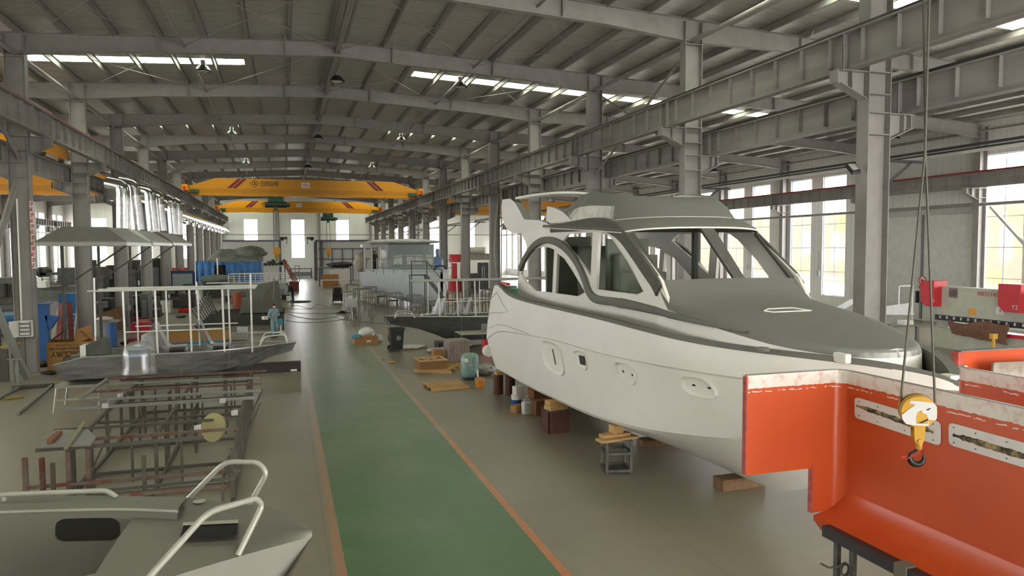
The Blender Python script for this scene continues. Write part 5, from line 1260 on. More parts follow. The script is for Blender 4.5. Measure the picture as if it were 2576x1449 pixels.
# ================================================================ yellow overhead cranes
YB = mat('crane_band', '6f1f2c', .5); GRN = mat('hoist_green', '2f5b4a', .5)
def hoist(t_name, label, x, y, zt, hook_z, s_=1.0):
    t = thing(t_name, label, 'hoist', (x, y, zt))
    for k in (-1, 1): MB().cyl((x+k*.35*s_, y-.2, zt-.15*s_), .26*s_, .12, 18, axis='Y').build('trolley_wheel', GRN, t)
    MB().bb(x-.62*s_, x+.62*s_, y-.25, y+.25, zt-.5*s_, zt-.12*s_).build('trolley', GRN, t)
    MB().cyl((x, y, zt-.72*s_), .24*s_, 1.7*s_, 20, axis='X').build('drum', mat('hoist_dark', '35423f', .5), t)
    MB().cyl((x+.98*s_, y, zt-.72*s_), .18*s_, .3*s_, 16, axis='X').build('motor', GRN, t)
    MB().bb(x-.15*s_, x+.15*s_, y-.2, y+.2, zt-1.2*s_, zt-.9*s_).build('rope_guide', GRN, t)
    for k in (-1, 1): tag(MB().tube([(x+k*.2*s_, y, zt-1.1*s_), (x+k*.22*s_, y, hook_z+.6)], .03, 6).build('hoist_rope', RP), '%s hoist rope %s' % ('left' if k < 0 else 'right', label[label.index('under'):]), 'rope')
    h = thing('crane_hook', 'yellow hook block hanging '+label[label.index('under'):], 'hook', (x, y, hook_z))
    MB().bb(x-.28*s_, x+.28*s_, y-.12, y+.12, hook_z+.2, hook_z+.72*s_).build('block_housing', YEL, h, bevel=.04); MB().bb(x-.2, x+.2, y-.1, y+.1, hook_z-.25, hook_z+.2).build('lower_block', mat('hook_yellow_dirty', 'a08028', .6), h)
    MB().tube([(x, y, hook_z-.2), (x, y, hook_z-.4)]+[(x+.17*cos(radians(a)), y, hook_z-.58+.17*sin(radians(a))) for a in range(90, 380, 20)], .045, 8).build('hook', DKST, h)
def crane(label, x0, x1, y, zr, hb_, dx, tx, bands=True, logo=True, wheel_red=True):
    """single girder crane: x0, x1 rail positions; zr rail top; girder height hb_; dx length of the tapered ends"""
    t = thing('overhead_crane', label, 'crane', ((x0+x1)/2, y, zr)); zb = zr+.02; w = .45; zt = zb+hb_; f = MB()
    prof = [(x0+.1, zb+.28), (x0+.2, zb+.62), (x0+dx, zt), (x1-dx, zt), (x1-.2, zb+.62), (x1-.1, zb+.28), (x1-.4, zb-.0), (x0+.4, zb-.0)]
    f.poly(prof, fn=lambda p: (p[0], y-w/2, p[1]), th=(0, w, 0)); f.build('girder', YEL, t)
    MB().bb(x0+.5, x1-.5, y-w/2-.08, y+w/2+.08, zb-.2, zb+.02).build('lower_flange', YEL, t)
    MB().bb(x0+.45, x1-.45, y-w/2-.012, y-w/2, zb+.02, zb+hb_*.32).build('web_box', mat('crane_yellow_low', 'bf7f14', .45), t)
    for x in (x0, x1):
        e = MB().bb(x-.22, x+.22, y-1.7, y+1.7, zb+.12, zb+.62).build('end_carriage', YEL, t)
        for yy in (y-1.35, y+1.35): MB().cyl((x, yy, zr+.18), .18, .16, 20, axis='X').build('wheel', DKST, e)
        if wheel_red: MB().bb(x-.1, x+.1, y-1.95, y-1.7, zb+.2, zb+.42).build('buffer', RED, e)
        s2 = 1 if x == x0 else -1
        MB().bb(x+s2*.3, x+s2*1.0, y-w/2-.3, y-w/2-.02, zb+.05, zb+.3).build('drive_motor', GRN, t)
    if bands:
        for s2, xa in ((1, x0+dx+.9), (-1, x1-dx-.9)):
            for k, (o_, mm) in enumerate(((0, YB), (.42, YB))):
                a = xa+s2*o_; m = MB(); m.add([(a, y-w/2-.014, zb+hb_*.35), (a+s2*.34, y-w/2-.014, zb+hb_*.35), (a+s2*1.25, y-w/2-.014, zt-.03), (a+s2*.91, y-w/2-.014, zt-.03)], [(0, 1, 2, 3)]); m.build('red_stripe', mm, t)
    if logo:
        lx = x0+dx+3.2; lz = zb+hb_*.68; yy = y-w/2-.014; m = MB()
        r_ = .36; m.tube([(lx-r_, yy, lz), (lx, yy, lz+r_), (lx+r_, yy, lz), (lx, yy, lz-r_)], .035, 4, closed=True); m.bb(lx-.14, lx+.14, yy-.02, yy, lz+.05, lz+.09).bb(lx-.14, lx+.14, yy-.02, yy, lz-.09, lz-.05).bb(lx-.02, lx+.02, yy-.02, yy, lz-.16, lz+.16)
        m.build('diamond_emblem', BLACK, t)
        m = MB(); x = lx+.55
        for g in range(4):
            m.bb(x, x+.03, yy-.02, yy, lz-.2, lz+.2).bb(x+.28, x+.31, yy-.02, yy, lz-.2, lz+.2).bb(x, x+.31, yy-.02, yy, lz+.16, lz+.2).bb(x+.05, x+.26, yy-.02, yy, lz-.02, lz+.02)
            if g % 2: m.bb(x+.14, x+.17, yy-.02, yy, lz-.2, lz+.2)
            else: m.bb(x, x+.31, yy-.02, yy, lz-.2, lz-.16)
            x += .38
        m.build('maker_lettering', BLACK, t)
        cx_ = (x0+x1)/2-.2; pl_ = MB().bb(cx_-.36, cx_+.36, yy-.02, yy, lz-.32, lz+.18); pl_ = pl_.build('load_plate', WHITE, t)
        m = MB(); z0, z1 = lz-.2, lz+.08
        m.bb(cx_-.24, cx_-.2, yy-.03, yy-.02, z0, z1).bb(cx_-.12, cx_-.08, yy-.03, yy-.02, z0, z1).bb(cx_+.02, cx_+.06, yy-.03, yy-.02, z0, z1).bb(cx_-.12, cx_+.06, yy-.03, yy-.02, z1-.04, z1).bb(cx_-.12, cx_+.06, yy-.03, yy-.02, z0, z0+.04)
        m.bb(cx_+.18, cx_+.21, yy-.03, yy-.02, z0, z0+.2).bb(cx_+.13, cx_+.26, yy-.03, yy-.02, z0+.12, z0+.15); m.build('load_digits', RED, pl_)
    if tx is not None: hoist('rope_hoist', tx[1], tx[0], y, zb-.15, tx[2], tx[3])
    return t
RZ = ZB1+.96
crane('near yellow overhead crane with emblem and 10t plate across the main bay', XL+.8, XR-.8, 69.5, RZ, 1.35, 2.4, (onY(694, 520, 69.5).x, 'green rope hoist under the near yellow crane', onY(697, 645, 69.5).z, 1.1))
crane('far yellow overhead crane across the main bay', XL+.8, XR-.8, 100, RZ, 1.3, 2.4, (onY(825, 550, 100).x, 'green rope hoist under the far yellow crane', onY(827, 640, 100).z, 1.1))
m = MB().bb(2.3, 2.36, 68.9, 69.0, 2.2, 4.2)
RA = ZB2+.89
crane('yellow overhead crane in the right aisle behind the right columns', XR+.8, XO-.95, 81, RA, 1.5, 2.4, None, False, False)
crane('near yellow overhead crane in the left aisle seen behind the first columns', XLO+.95, XL-.8, 57, RA, 1.35, 3.0, None, False, False)
crane('second yellow overhead crane at the top left behind the red rail', XLO+.95, XL-.8, 36.6, RA, 1.25, 3.0, None, False, False)
# ================================================================ galvanised extraction duct and hoods on the left
yl = 41.0; dx_ = -8.0
dct = thing('extraction_duct', 'long round galvanised duct along the left columns with six drop branches', 'duct', (dx_, 40, 7.4))
da, db = onX(415, 520, dx_), onX(578, 580, dx_)
zd = 7.25; xd = -8.0
MB().tube([(xd, 40, zd), (xd, 112, zd-.1)], .42, 18).build('main_duct', GALV, dct)
MB().tube([(xd, 111.9, zd-.1), (xd, 112.2, zd-.1)], .5, 18).build('end_cap', GALV, dct)
for k in range(9): MB().cyl((xd+.35, 66+k*4.5, zd-.5), .16, .5, 12).build('outlet', GALV, dct)
drops = [((310, 497), (311, 575), (268, 472)), ((338, 492), (348, 578), (300, 485)), ((378, 505), (386, 582), (350, 492)), ((400, 515), (407, 581), (385, 500)), ((432, 525), (437, 588), (418, 512)), ((448, 530), (449, 590), (440, 520))]
ys_ = [30.2, 32.6, 36.8, 39.4, 43.8, 46.4]
for k, ((tx_, ty_), (bx_, by_), (ex_, ey_)) in enumerate(drops):
    y = ys_[k]; tp_, bt_, ep_ = onY(tx_, ty_, y), onY(bx_, by_, y), onY(ex_, ey_, y)
    o = MB().tube([bt_, tp_], .24, 16).build('branch', mat('duct_wrap', 'dcdedd', .28, .85, .15, 9, bump=.5, bscale=16), dct)
    e = MB().tube(rounded([tp_, tp_+Vector((0, 0, .42)), Vector((ep_.x, y+.2, tp_.z+.55))], .25, 5), .23, 16).build('elbow', GALV, dct)
hd = [((232, 606), (398, 610), (275, 575), (362, 577), 27.6, 31.6), ((318, 609), (455, 611), (356, 578), (400, 583), 31.9, 35.5), ((398, 609), (490, 611), (405, 583), (440, 590), 36.2, 44.0)]
for n, (x0, x1, z, y0, y1) in enumerate(((-8.15, -5.35, 4.62, 28.6, 33.6), (-8.15, -5.35, 4.66, 33.9, 39.5), (-8.15, -5.35, 4.70, 39.9, 47.5))):
    h_ = thing('extraction_hood', 'grey tapered sheet metal extraction hood, %s from the camera' % ORD[n], 'hood', ((x0+x1)/2, (y0+y1)/2, z), 0, 'extraction hoods'); m = MB()
    top_ = [(x0+.65, y0+.6, z+.62), (x1-.75, y0+.6, z+.62), (x1-.75, y1-.6, z+.62), (x0+.65, y1-.6, z+.62)]; bt_ = [(x0, y0, z+.1), (x1, y0, z+.1), (x1, y1, z+.1), (x0, y1, z+.1)]; lo_ = [(a, b_, z) for a, b_, _ in bt_]
    m.grid([lo_+[lo_[0]], bt_+[bt_[0]], top_+[top_[0]]], False); m.add(top_, [(0, 1, 2, 3)]); m.build('canopy', mat('hood_sheet', '8f8f86', .45, .5), h_)
    m = MB(); 
    for a, b_ in zip(lo_, lo_[1:]+lo_[:1]): m.bar(a, b_, .05, .12)
    m.build('rim', ALU, h_)
    m = MB().bb(x0+.1, x0+.2, (y0+y1)/2-.05, (y0+y1)/2+.05, 0, z).build('support_post', DKST, h_)
    MB().bar((x0+.15, (y0+y1)/2, 3.0), (x1-.4, (y0+y1)/2, z), .06, .06).build('support_brace', DKST, h_)
# ================================================================ things on the floor right of the walkway
def G(px, py_): p = onZ(px, py_, 0); return Vector((p.x, p.y, 0))
def one(name, label, cat, mb, m, group=None, **k):
    o = mb.build(name, m, **k); return tag(o, label, cat, group)
# wheelie bin
p = G(1000, 884); t = thing('wheelie_bin', 'black two-wheeled rubbish bin with round white emblem by the walkway', 'bin', p); h_ = 1.0
def frust(mb, x, y, z0, z1, w0, d0, w1, d1):
    vs = [(x+i*w0/2, y+j*d0/2, z0) for i, j in ((-1, -1), (1, -1), (1, 1), (-1, 1))]+[(x+i*w1/2, y+j*d1/2, z1) for i, j in ((-1, -1), (1, -1), (1, 1), (-1, 1))]
    return mb.add(vs, [(0, 3, 2, 1), (4, 5, 6, 7), (0, 1, 5, 4), (1, 2, 6, 5), (2, 3, 7, 6), (3, 0, 4, 7)])
BNM = mat('bin_plastic', '202322', .45)
m = MB(); vs = [(p.x+i*w/2, p.y+.3+j*d/2, z) for z, w, d in ((.06, .46, .5), (.98, .60, .68)) for i, j in ((-1, -1), (1, -1), (1, 1), (-1, 1))]
vs += [(p.x+i*w/2, p.y+.3+j*d/2, z) for z, w, d in ((.98, .54, .62), (.3, .45, .5)) for i, j in ((-1, -1), (1, -1), (1, 1), (-1, 1))]
m.add(vs, [(0, 3, 2, 1)]+[(a+i, a+(i+1) % 4, a+4+(i+1) % 4, a+4+i) for a in (0, 4, 8) for i in range(4)]+[(12, 13, 14, 15)]); m.build('body', BNM, t)
MB().bb(p.x-.33, p.x+.33, p.y-.08, p.y-.0, .93, .99).bb(p.x-.33, p.x-.28, p.y-.05, p.y+.66, .93, .99).bb(p.x+.28, p.x+.33, p.y-.05, p.y+.66, .93, .99).build('rim', BNM, t)
for s_ in (-1, 1): MB().cyl((p.x-.25, p.y+.3+s_*.26, .11), .11, .06, 16, axis='Y').build('wheel', BLACK, t)
m = MB(); ec = Vector((p.x+.05, p.y-.015, .58)); m.tube([ec+Vector((.085*cos(a*pi/10), 0, .085*sin(a*pi/10))) for a in range(20)], .008, 5, closed=True); m.bar(ec+Vector((-.04, 0, -.05)), ec+Vector((0, 0, .05)), .015, .01, (0, 1, 0)).bar(ec+Vector((.04, 0, -.05)), ec+Vector((0, 0, .05)), .015, .01, (0, 1, 0)).bar(ec+Vector((-.03, 0, -.01)), ec+Vector((.03, 0, -.01)), .01, .01, (0, 1, 0))
m.build('emblem', WHITE, t)
# cardboard tray with bags
a, b_ = G(893, 868), G(952, 867); t = thing('cardboard_tray', 'long open cardboard tray left of the wheelie bin', 'box', (a+b_)/2)
def openbox(par, x, y, z, w, d, h, rz, mm=CARD, name='box'):
    m = MB(); R_ = Matrix.Rotation(rz, 3, 'Z'); th_ = .012
    for c_, s_ in (((0, -d/2, h/2), (w, th_, h)), ((0, d/2, h/2), (w, th_, h)), ((-w/2, 0, h/2), (th_, d, h)), ((w/2, 0, h/2), (th_, d, h)), ((0, 0, th_), (w, d, th_))):
        q = R_ @ Vector(c_); m.box(Vector((x, y, z))+q, s_, rz)
    return m.build(name, mm, par)
L0 = (b_-a).length; c_ = (a+b_)/2+Vector((0, .45, 0)); openbox(t, c_.x, c_.y, 0, L0, .8, .36, 0, name='tray'); MB().bb(c_.x+.0, c_.x+.2, c_.y-.42, c_.y-.405, .12, .2).build('paper_label', PATCH, t)
def blob(x, y, z, rx, ry, rz_, n=10, seed=1, amp=.25):
    rnd = random.Random(seed); m = MB(); rows = []
    for i in range(n+1):
        a = -pi/2+pi*i/n; rows.append([Vector((x+rx*cos(a)*cos(2*pi*k/14)*(1+amp*(rnd.random()-.5)), y+ry*cos(a)*sin(2*pi*k/14)*(1+amp*(rnd.random()-.5)), z+rz_*(1+sin(a))*(1+amp*.5*(rnd.random()-.5)))) for k in range(14)])
    return m.grid(rows, True, closed=True)
BAGW = mat('plastic_bag_white', 'c9ccc6', .3, 0, .1, 6, bump=.6, bscale=18)
one('plastic_bag', 'white translucent plastic bag heaped in the cardboard tray', 'bag', blob(c_.x+.05, c_.y, .2, .38, .3, .28, seed=3), BAGW)
one('plastic_bag', 'blue plastic bag at the left end of the cardboard tray', 'bag', blob(c_.x-.4, c_.y-.15, .22, .25, .2, .13, seed=4), mat('bag_blue', '2c7f9c', .4, 0, .2, 8))
one('cardboard_piece', 'crumpled cardboard in the middle of the tray', 'cardboard', blob(c_.x+.1, c_.y-.2, .2, .25, .15, .14, seed=5), CARD)
one('plastic_bag', 'small white bag at the right of the cardboard tray', 'bag', blob(c_.x+.62, c_.y+.1, 0, .2, .16, .2, seed=6), BAGW)
p = G(984, 858); one('small_crate', 'small dark blue and red crate behind the wheelie bin', 'crate', MB().bb(p.x-.1, p.x+.35, p.y, p.y+.4, 0, .3), mat('crate_dark', '2b2a45', .6))
for n, (px, py_) in enumerate(((987, 913), (967, 840), (963, 905))): 
    p = G(px, py_); one('rag', 'crumpled yellow rag on the floor, '+('near the pallets', 'behind the cardboard tray', 'by the orange floor line')[n], 'rag', blob(p.x, p.y, 0, .14 if n < 2 else .06, .1, .035, seed=n+20), mat('rag_yellow', 'c2a64a', .9))
# pallets
def pallet(label, px, py_, w, d, rz, z=0, group='wooden pallets'):
    p = G(px, py_); t = thing('wooden_pallet', label, 'pallet', (p.x, p.y, z), rz, group); m = MB()
    for k in range(9): MB().bb(-w/2+k*w/8.9-.0, -w/2+k*w/8.9+.095, 0, d, .10, .12).build('top_slat', WOOD, t, local=True)
    for y in (.0, d/2-.04, d-.08): MB().bb(-w/2, w/2+.09, y, y+.08, .02, .10).build('bearer', WOOD, t, local=True)
    MB().bb(-w/2, w/2+.09, 0, .09, 0, .02).bb(-w/2, w/2+.09, d-.09, d, 0, .02).build('bottom_board', WOOD, t, local=True)
    return t
pallet('pale wooden pallet lying flat nearest the walkway', 1130, 981, 1.15, .95, radians(6))
pallet('weathered wooden pallet under the cardboard box with timber cross', 1085, 938, 1.3, 1.1, radians(-32))
pallet('wooden pallet under the wrapped crate behind the green tank', 1160, 925, 1.1, 1.0, radians(5))
p = G(1092, 940)+Vector((.05, .25, .12)); t = thing('crated_box', 'flat cardboard box with pale timber cross frame on a pallet', 'box', p, radians(3)); w, d, h_ = 1.0, 1.0, .28
MB().bb(-w/2, w/2, 0, d, 0, h_).build('carton', mat('brown_carton', '8a6540', .8), t, local=True)
TB = mat('pale_timber', 'c8ab78', .7)
for a_, c2 in (((-w/2, .03), (w/2, .03)), ((-w/2, d-.03), (w/2, d-.03)), ((-w/2+.03, 0), (-w/2+.03, d)), ((w/2-.03, 0), (w/2-.03, d)), ((-w/2, 0), (w/2, d)), ((-w/2, d), (w/2, 0))):
    MB().bar((a_[0], a_[1], h_+.02), (c2[0], c2[1], h_+.02), .07, .03).build('timber_batten', TB, t, local=True)
p = G(1105, 922)+Vector((0, .3, 0)); one('cardboard_box', 'upright brown cardboard box behind the timber-crossed box', 'box', MB().box((p.x, p.y, .3), (.4, .3, .6), .2), CARD)
p = G(1158, 922)+Vector((0, .5, .12)); one('wrapped_crate', 'tall crate wrapped in stretch film behind the green tank', 'crate', MB().box((p.x, p.y+.1, p.z+.42), (.85, .7, .84), .08), mat('film_over_card', '8f7f78', .25, 0, .3, 7, bump=.7, bscale=16, stretch=(3, 3, .5)), bevel=.03)
p = G(1187, 957); t = thing('wrapped_tank', 'pale green cylindrical tank wrapped in film with white sticker', 'tank', p+Vector((0, .28, 0)))
MB().lathe((0, 0, 0), [(.27, .1), (.30, .14), (.31, .3), (.30, .72), (.27, .82), (.18, .88), (.05, .89)], 28).build('shell', mat('green_film_tank', '7d9a90', .22, 0, .12, 8, bump=.5, bscale=16), t, local=True)
MB().lathe((0, 0, 0), [(.25, 0), (.27, .02), (.27, .1)], 24).build('foot_ring', BLACK, t, local=True); MB().box((-.17, -.265, .68), (.13, .01, .12), -.5).build('sticker', WHITE, t, local=True)
p = G(1210, 975); t = thing('bucket', 'orange plastic bucket right of the pallets', 'bucket', p+Vector((0, .15, 0))); MB().lathe((0, 0, 0), [(.13, 0), (.15, .24), (.162, .245), (.162, .27), (.14, .28)], 24).build('body', mat('bucket_orange', 'd98a26', .5), t, local=True)
MB().tube([(.16*cos(a), .16*sin(a), .25-.02) for a in [pi+pi*k/10 for k in range(11)]], .006, 5).build('handle', WHITE, t, local=True)
p = G(1225, 948); one('plastic_bag', 'crumpled clear plastic bag behind the orange bucket', 'bag', blob(p.x, p.y+.3, 0, .4, .3, .2, seed=31, amp=.4), mat('clear_bag', '9c9b94', .25, 0, .3, 8, bump=.7, bscale=20))
p = G(1195, 965); one('white_board', 'small white board leaning between tank and bucket', 'board', MB().add([(p.x+.12, p.y, 0), (p.x+.2, p.y+.25, 0), (p.x+.17, p.y+.25, .42), (p.x+.05, p.y, .42)], [(0, 1, 2, 3)]), WHITE)
a, b_ = G(1163, 982), G(1190, 983); one('wood_strip', 'thin pale wood strip on the floor before the pallets', 'strip', MB().bar(a+Vector((0, 0, .01)), b_+Vector((0, 0, .01)), .03, .02), WOOD)
for n, (x0, y0, x1, y1, zz) in enumerate(((1085, 890, 1160, 878, .08), (1120, 875, 1215, 866, .12), (1010, 878, 1060, 870, .04))):
    a, b_ = G(x0, y0), G(x1, y1); one('plastic_sheet', 'crumpled white plastic sheet on the floor behind the pallets, '+('nearest', 'farthest', 'beside the bin')[n], 'sheet', blob((a.x+b_.x)/2, (a.y+b_.y)/2, 0, (b_-a).length/2, .6, zz, seed=40+n, amp=.35), BAGW)
a, b_ = G(1015, 884), G(1075, 878); one('cardboard_sheet', 'flat brown cardboard sheet on the floor right of the bin', 'cardboard', MB().add([(a.x, a.y, .01), (b_.x, b_.y, .01), (b_.x+.2, b_.y+1.2, .01), (a.x+.2, a.y+1.2, .03)], [(0, 1, 2, 3)]), CARD)
# under the stern of the yacht
p = G(1288, 1012)
for n in range(2):
    t = thing('paint_pail', 'white and blue paint pail under the yacht, %s' % ('left one' if n == 0 else 'right one'), 'pail', (6.0+.3*n, 18.75-.35*n, 0), 0, 'paint pails under the yacht')
    MB().lathe((0, 0, 0), [(.13, 0), (.145, .36), (.155, .365), (.15, .38), (.02, .385)], 20).build('pail', WHITE, t, local=True); MB().lathe((0, 0, 0), [(.141, .08), (.148, .26)], 20).build('blue_band', mat('label_blue', '274a8a', .5), t, local=True)
one('paper_bag', 'white paper sack standing on the paint pails under the yacht', 'sack', MB().box((6.05, 18.75, .5), (.26, .2, .24), .3), PATCH)
BRB = mat('brown_box_dark', '7b553a', .85)
one('cardboard_box', 'brown cardboard box under the yacht, upper one of the stack', 'box', MB().box((6.5, 18.3, .50), (.5, .4, .22), .1), BRB); one('cardboard_box', 'flattened brown cardboard box under the yacht, lower one of the stack', 'box', MB().box((6.5, 18.1, .2), (.75, .6, .38), .25), BRB)
p = G(1305, 1040); one('cardboard_box', 'small torn cardboard piece left of the white jerrycan', 'box', MB().box((p.x, p.y+.15, .1), (.3, .2, .2), .5), CARD)
p = G(1329, 1044); t = thing('jerrycan', 'white plastic jerrycan with handle under the yacht', 'jerrycan', p+Vector((0, .12, 0)), .15)
JW = mat('jerry_white', 'c9ccc8', .4); MB().bb(-.13, .13, -.1, .1, 0, .33).build('body', JW, t, local=True, bevel=.035)
MB().tube(rounded([(-.08, 0, .32), (-.06, 0, .41), (.08, 0, .41), (.08, 0, .33)], .03), .016, 8).build('handle', JW, t, local=True); MB().cyl((.1, 0, .36), .025, .06, 12).build('cap', WHITE, t, local=True)
one('cardboard_box', 'narrow brown box standing right of the jerrycan', 'box', MB().box((G(1352, 1040).x, G(1352, 1040).y+.1, .19), (.16, .2, .38), .1), CARD)
# work table at the yacht stern
a = G(1158, 905); t = thing('work_table', 'small steel table at the stern of the yacht', 'table', (7.9, 28, 0)); x0, x1, y0, y1 = onZ(1160, 838, .85).x, onZ(1228, 843, .85).x, 27.2, 28.6
q = onZ(1160, 843, .8); x0 = q.x; y0 = q.y
MB().bb(x0, x0+1.3, y0, y0+1.2, .80, .84).build('table_top', mat('table_top_pale', 'a9a596', .5), t)
for x in (x0+.03, x0+1.27):
    for y in (y0+.03, y0+1.17): MB().bb(x-.03, x+.03, y-.03, y+.03, 0, .8).build('leg', DKST, t)
o = MB().add([(x0+.9, y0+.2, .85), (x0+1.35, y0+.25, .85), (x0+1.4, y0+.45, 1.2), (x0+1.0, y0+.45, 1.2)], [(0, 1, 2, 3)]); one('grey_plate', 'grey plate leaning on the small steel table by the yacht stern', 'plate', o, GREYM)
p = G(1228, 905); one('red_cylinder', 'red drum partly hidden behind the yacht stern', 'drum', MB().tube([(p.x+.35, p.y+1.5, 0), (p.x+.35, p.y+1.5, .6)], .2, 16), RED)
# ---- second canopy boat behind the bin
bt2, up2, ch2, kl2 = pontoon('unpainted metal boat with canopy frame behind the wheelie bin', 15.0, 4.1, 31.5, .95, .28, 1.4, 1)
for c2 in bt2.children:
    if c2.name.startswith('hull'): c2.data.materials[0] = WRAPD
pp = [1084, 1103, 1156, 1208]
for px in (1103, 1149, 1194):
    a = onY(px, 720, 30.7); MB().tube([(a.x, 30.7, 2.98), (a.x+.04, 30.7, 1.45)], .026, 8).build('canopy_post', CF, bt2)
for px in (1076, 1120, 1166, 1206):
    a = onY(px, 722, 32.3); MB().tube([(a.x, 32.3, 2.98), (a.x, 32.3, 1.45)], .022, 8).build('canopy_post', CF, bt2)
xa = onY(1036, 720, 30.7).x
for y in (30.7, 31.5, 32.3): MB().tube([(xa+.1*(y-30.7), y, 3.0), (14, y, 3.02)], .024, 8).build('canopy_rail', ALU, bt2)
MB().tube([(onY(1100, 780, 30.7).x, 30.7, 2.1), (13.5, 30.7, 2.12)], .018, 8).build('side_rail', CF, bt2); MB().tube([(onY(1076, 778, 32.3).x, 32.3, 2.1), (13.5, 32.3, 2.12)], .018, 8).build('side_rail', CF, bt2)
for y in (30.95, 32.0): 
    x0 = onY(993, 812, y).x; MB().tube(rounded([(x0, y, 1.44), (x0+.12, y, 1.66), (x0+.75, 31.5+(y-31.5)*1.15, 1.62), (x0+.85, 31.5+(y-31.5)*1.2, 1.42)], .1), .022, 8).build('bow_rail', CF, bt2)
for n, px in enumerate((1078, 1093, 1137, 1160)):
    a = onY(px, 815, 31.3+.4*(n % 2)); st_ = thing('passenger_chair', 'film-wrapped high-back chair in the second canopy boat, %s from the left' % ORD[n], 'chair', (a.x, 31.3, 1.3), 0, 'chairs in the second canopy boat'); seat(st_, a.x+.1, 31.3+.4*(n % 2), 1.35, .3, WRAPW, -1)
for k in range(3): one('boat_block', 'timber block under the second canopy boat, %s from the left' % ORD[k], 'block', MB().box((6.6+k*2.4, 31.5, .14), (.5, .9, .27)), BLACK, 'blocks under the second canopy boat')
# ---- big grey work boat with wrapped cabin
gx0, gx1, gy = 5.9, 12.5, 51.5
GH = mat('grey_primer_hull', 'b2b6b8', .6, 0, .06, 1.5); GC = mat('grey_cabin', '8f9493', .6, 0, .1, 1.5)
gb = thing('work_boat', 'big unfinished grey work boat with film-wrapped wheelhouse on stands', 'boat', (9.5, 55, 0))
def prj(px, py_, y): p = onY(px, py_, y); return p
m = MB(); rows = []; hs = []
bowp = prj(1140, 692, 48.5)
# stations from the stern (y 62) to the bow (y 48.5), half breadth and heights; the boat heads to the camera, bow to the right
for k in range(19):
    u = k/18; y = 61-12.5*u; xc = 8.0+2.2*u; b_ = 2.1*(1-max(0, (u-.55)/.45)**2.0*.96); zs = 2.72+.15*u; zk = .55-.25*u+1.3*max(0, (u-.8)/.2)**2
    rows.append([Vector((xc+s_*b_*f, y, z)) for s_, f, z in ((-1, 1, zs), (-1, .97, 1.6), (-1, .82, .95), (-1, .42, zk+.15), (1, 0, zk-.1), (1, .42, zk+.15), (1, .82, .95), (1, .97, 1.6), (1, 1, zs))])
m.grid(rows, True); m.add(rows[0], [tuple(range(9))]); m.build('hull', GH, gb, sharp=25)
MB().grid([[r[0]+Vector((.05, 0, -.15)), r[8]+Vector((-.05, 0, -.15))] for r in rows], True).build('deck', GC, gb)
m = MB()
for k in (0, 8): m.tube([r[k] for r in rows], .07, 6)
m.build('rub_rail', GH, gb)
cx0, cx1 = prj(975, 650, 54).x, prj(1092, 650, 54).x
WH = MB().bb(cx0+.05, cx1, 54, 57.5, 2.55, 4.75); WH.build('wheelhouse', GC, gb)
for a_, c2 in ((990, 1012), (1022, 1062), (1071, 1088)): MB().bb(prj(a_, 640, 54).x, prj(c2, 640, 54).x, 53.93, 54.0, prj(1000, 665, 54).z, prj(1000, 642, 54).z).build('film_covered_window', WRAPW, gb)
for k in range(3): MB().bb(cx0-.02, cx0+.06, 54.3+k*1.1, 55.1+k*1.1, 3.3, 4.3).build('side_window', WRAPW, gb)
rf = blob((cx0+cx1)/2-.3, 55.6, 4.72, 2.9, 2.4, .22, seed=9, amp=.12); rf.build('film_covered_roof', BAGW, gb)
lx0, lx1 = prj(915, 650, 57).x, prj(958, 650, 57).x
for x in (lx0, lx0+.55, lx1-.2): MB().bb(x, x+.14, 57, 57.15, 2.6, 4.6).build('aft_post', PATCH, gb)
MB().bb(lx0-.1, lx1+.2, 56.9, 58.5, 4.55, 4.75).build('aft_awning', PATCH, gb); blob(lx0-.2, 57.5, 2.6, .55, .5, .75, seed=10).build('wrapped_gear', mat('beige_wrap', 'a89f90', .5, 0, .2, 5), gb)
RLM = mat('boat_rail_grey', '8d8f8c', .5, .2)
rp = [(948, 688), (965, 690), (990, 687), (1018, 683), (1044, 683), (1076, 684), (1110, 688), (1136, 690)]
rz_ = 50.5
pts = [prj(a, b2, rz_) for a, b2 in rp]
for dz in (.45, 1.05): MB().tube([q+Vector((0, 0, dz)) for q in pts], .03, 6).build('guard_rail', RLM, gb)
for q in pts: MB().tube([q, q+Vector((0, 0, 1.05))], .03, 6).build('stanchion', RLM, gb)
MB().tube([prj(1108, 684, 50)+Vector((.42*cos(a*pi/9), 0, .25*sin(a*pi/9)+.2)) for a in range(18)], .05, 6, closed=True).build('rope_coil', BLACK, gb)
person('person in dark green work clothes standing on the aft deck of the grey work boat', (prj(943, 690, 58).x, 58, 2.6), radians(30), 1.65, {}, GRS, mat('black_hair', '151314', .7))
for n, (y, x) in enumerate(((50.5, 10.1), (54, 7.6), (54, 10.2), (59, 7.5), (59, 9.5))):
    t = thing('boat_stand', 'dark steel stand under the grey work boat, '+('at the bow', 'left middle', 'right middle', 'left rear', 'right rear')[n], 'stand', (x, y, 0)); zz = .35 if n == 0 else .5
    for a in (-.35, .35): MB().bb(x+a-.05, x+a+.05, y-.05, y+.05, 0, zz).build('leg', DKST, t)
    MB().bb(x-.45, x+.45, y-.1, y+.1, zz, zz+.12).build('head_beam', DKST, t)
t = thing('boarding_stairs', 'grey steel boarding stairs with handrails against the grey work boat', 'stairs', (9, 47, 0))
A0, A1 = onY(1062, 690, 46.5), onY(1140, 760, 45.0)
a_, b2 = prj(1072, 692, 46.5), prj(1118, 752, 45.5)
for dy in (0, .7): MB().bar(a_+Vector((0, dy, 0)), b2+Vector((0, dy, 0)), .06, .16).build('stringer', DKST, t)
for k in range(6): q = a_.lerp(b2, (k+.5)/6); MB().bb(q.x-.12, q.x+.12, q.y, q.y+.7, q.z-.02, q.z+.02).build('tread', DKST, t)
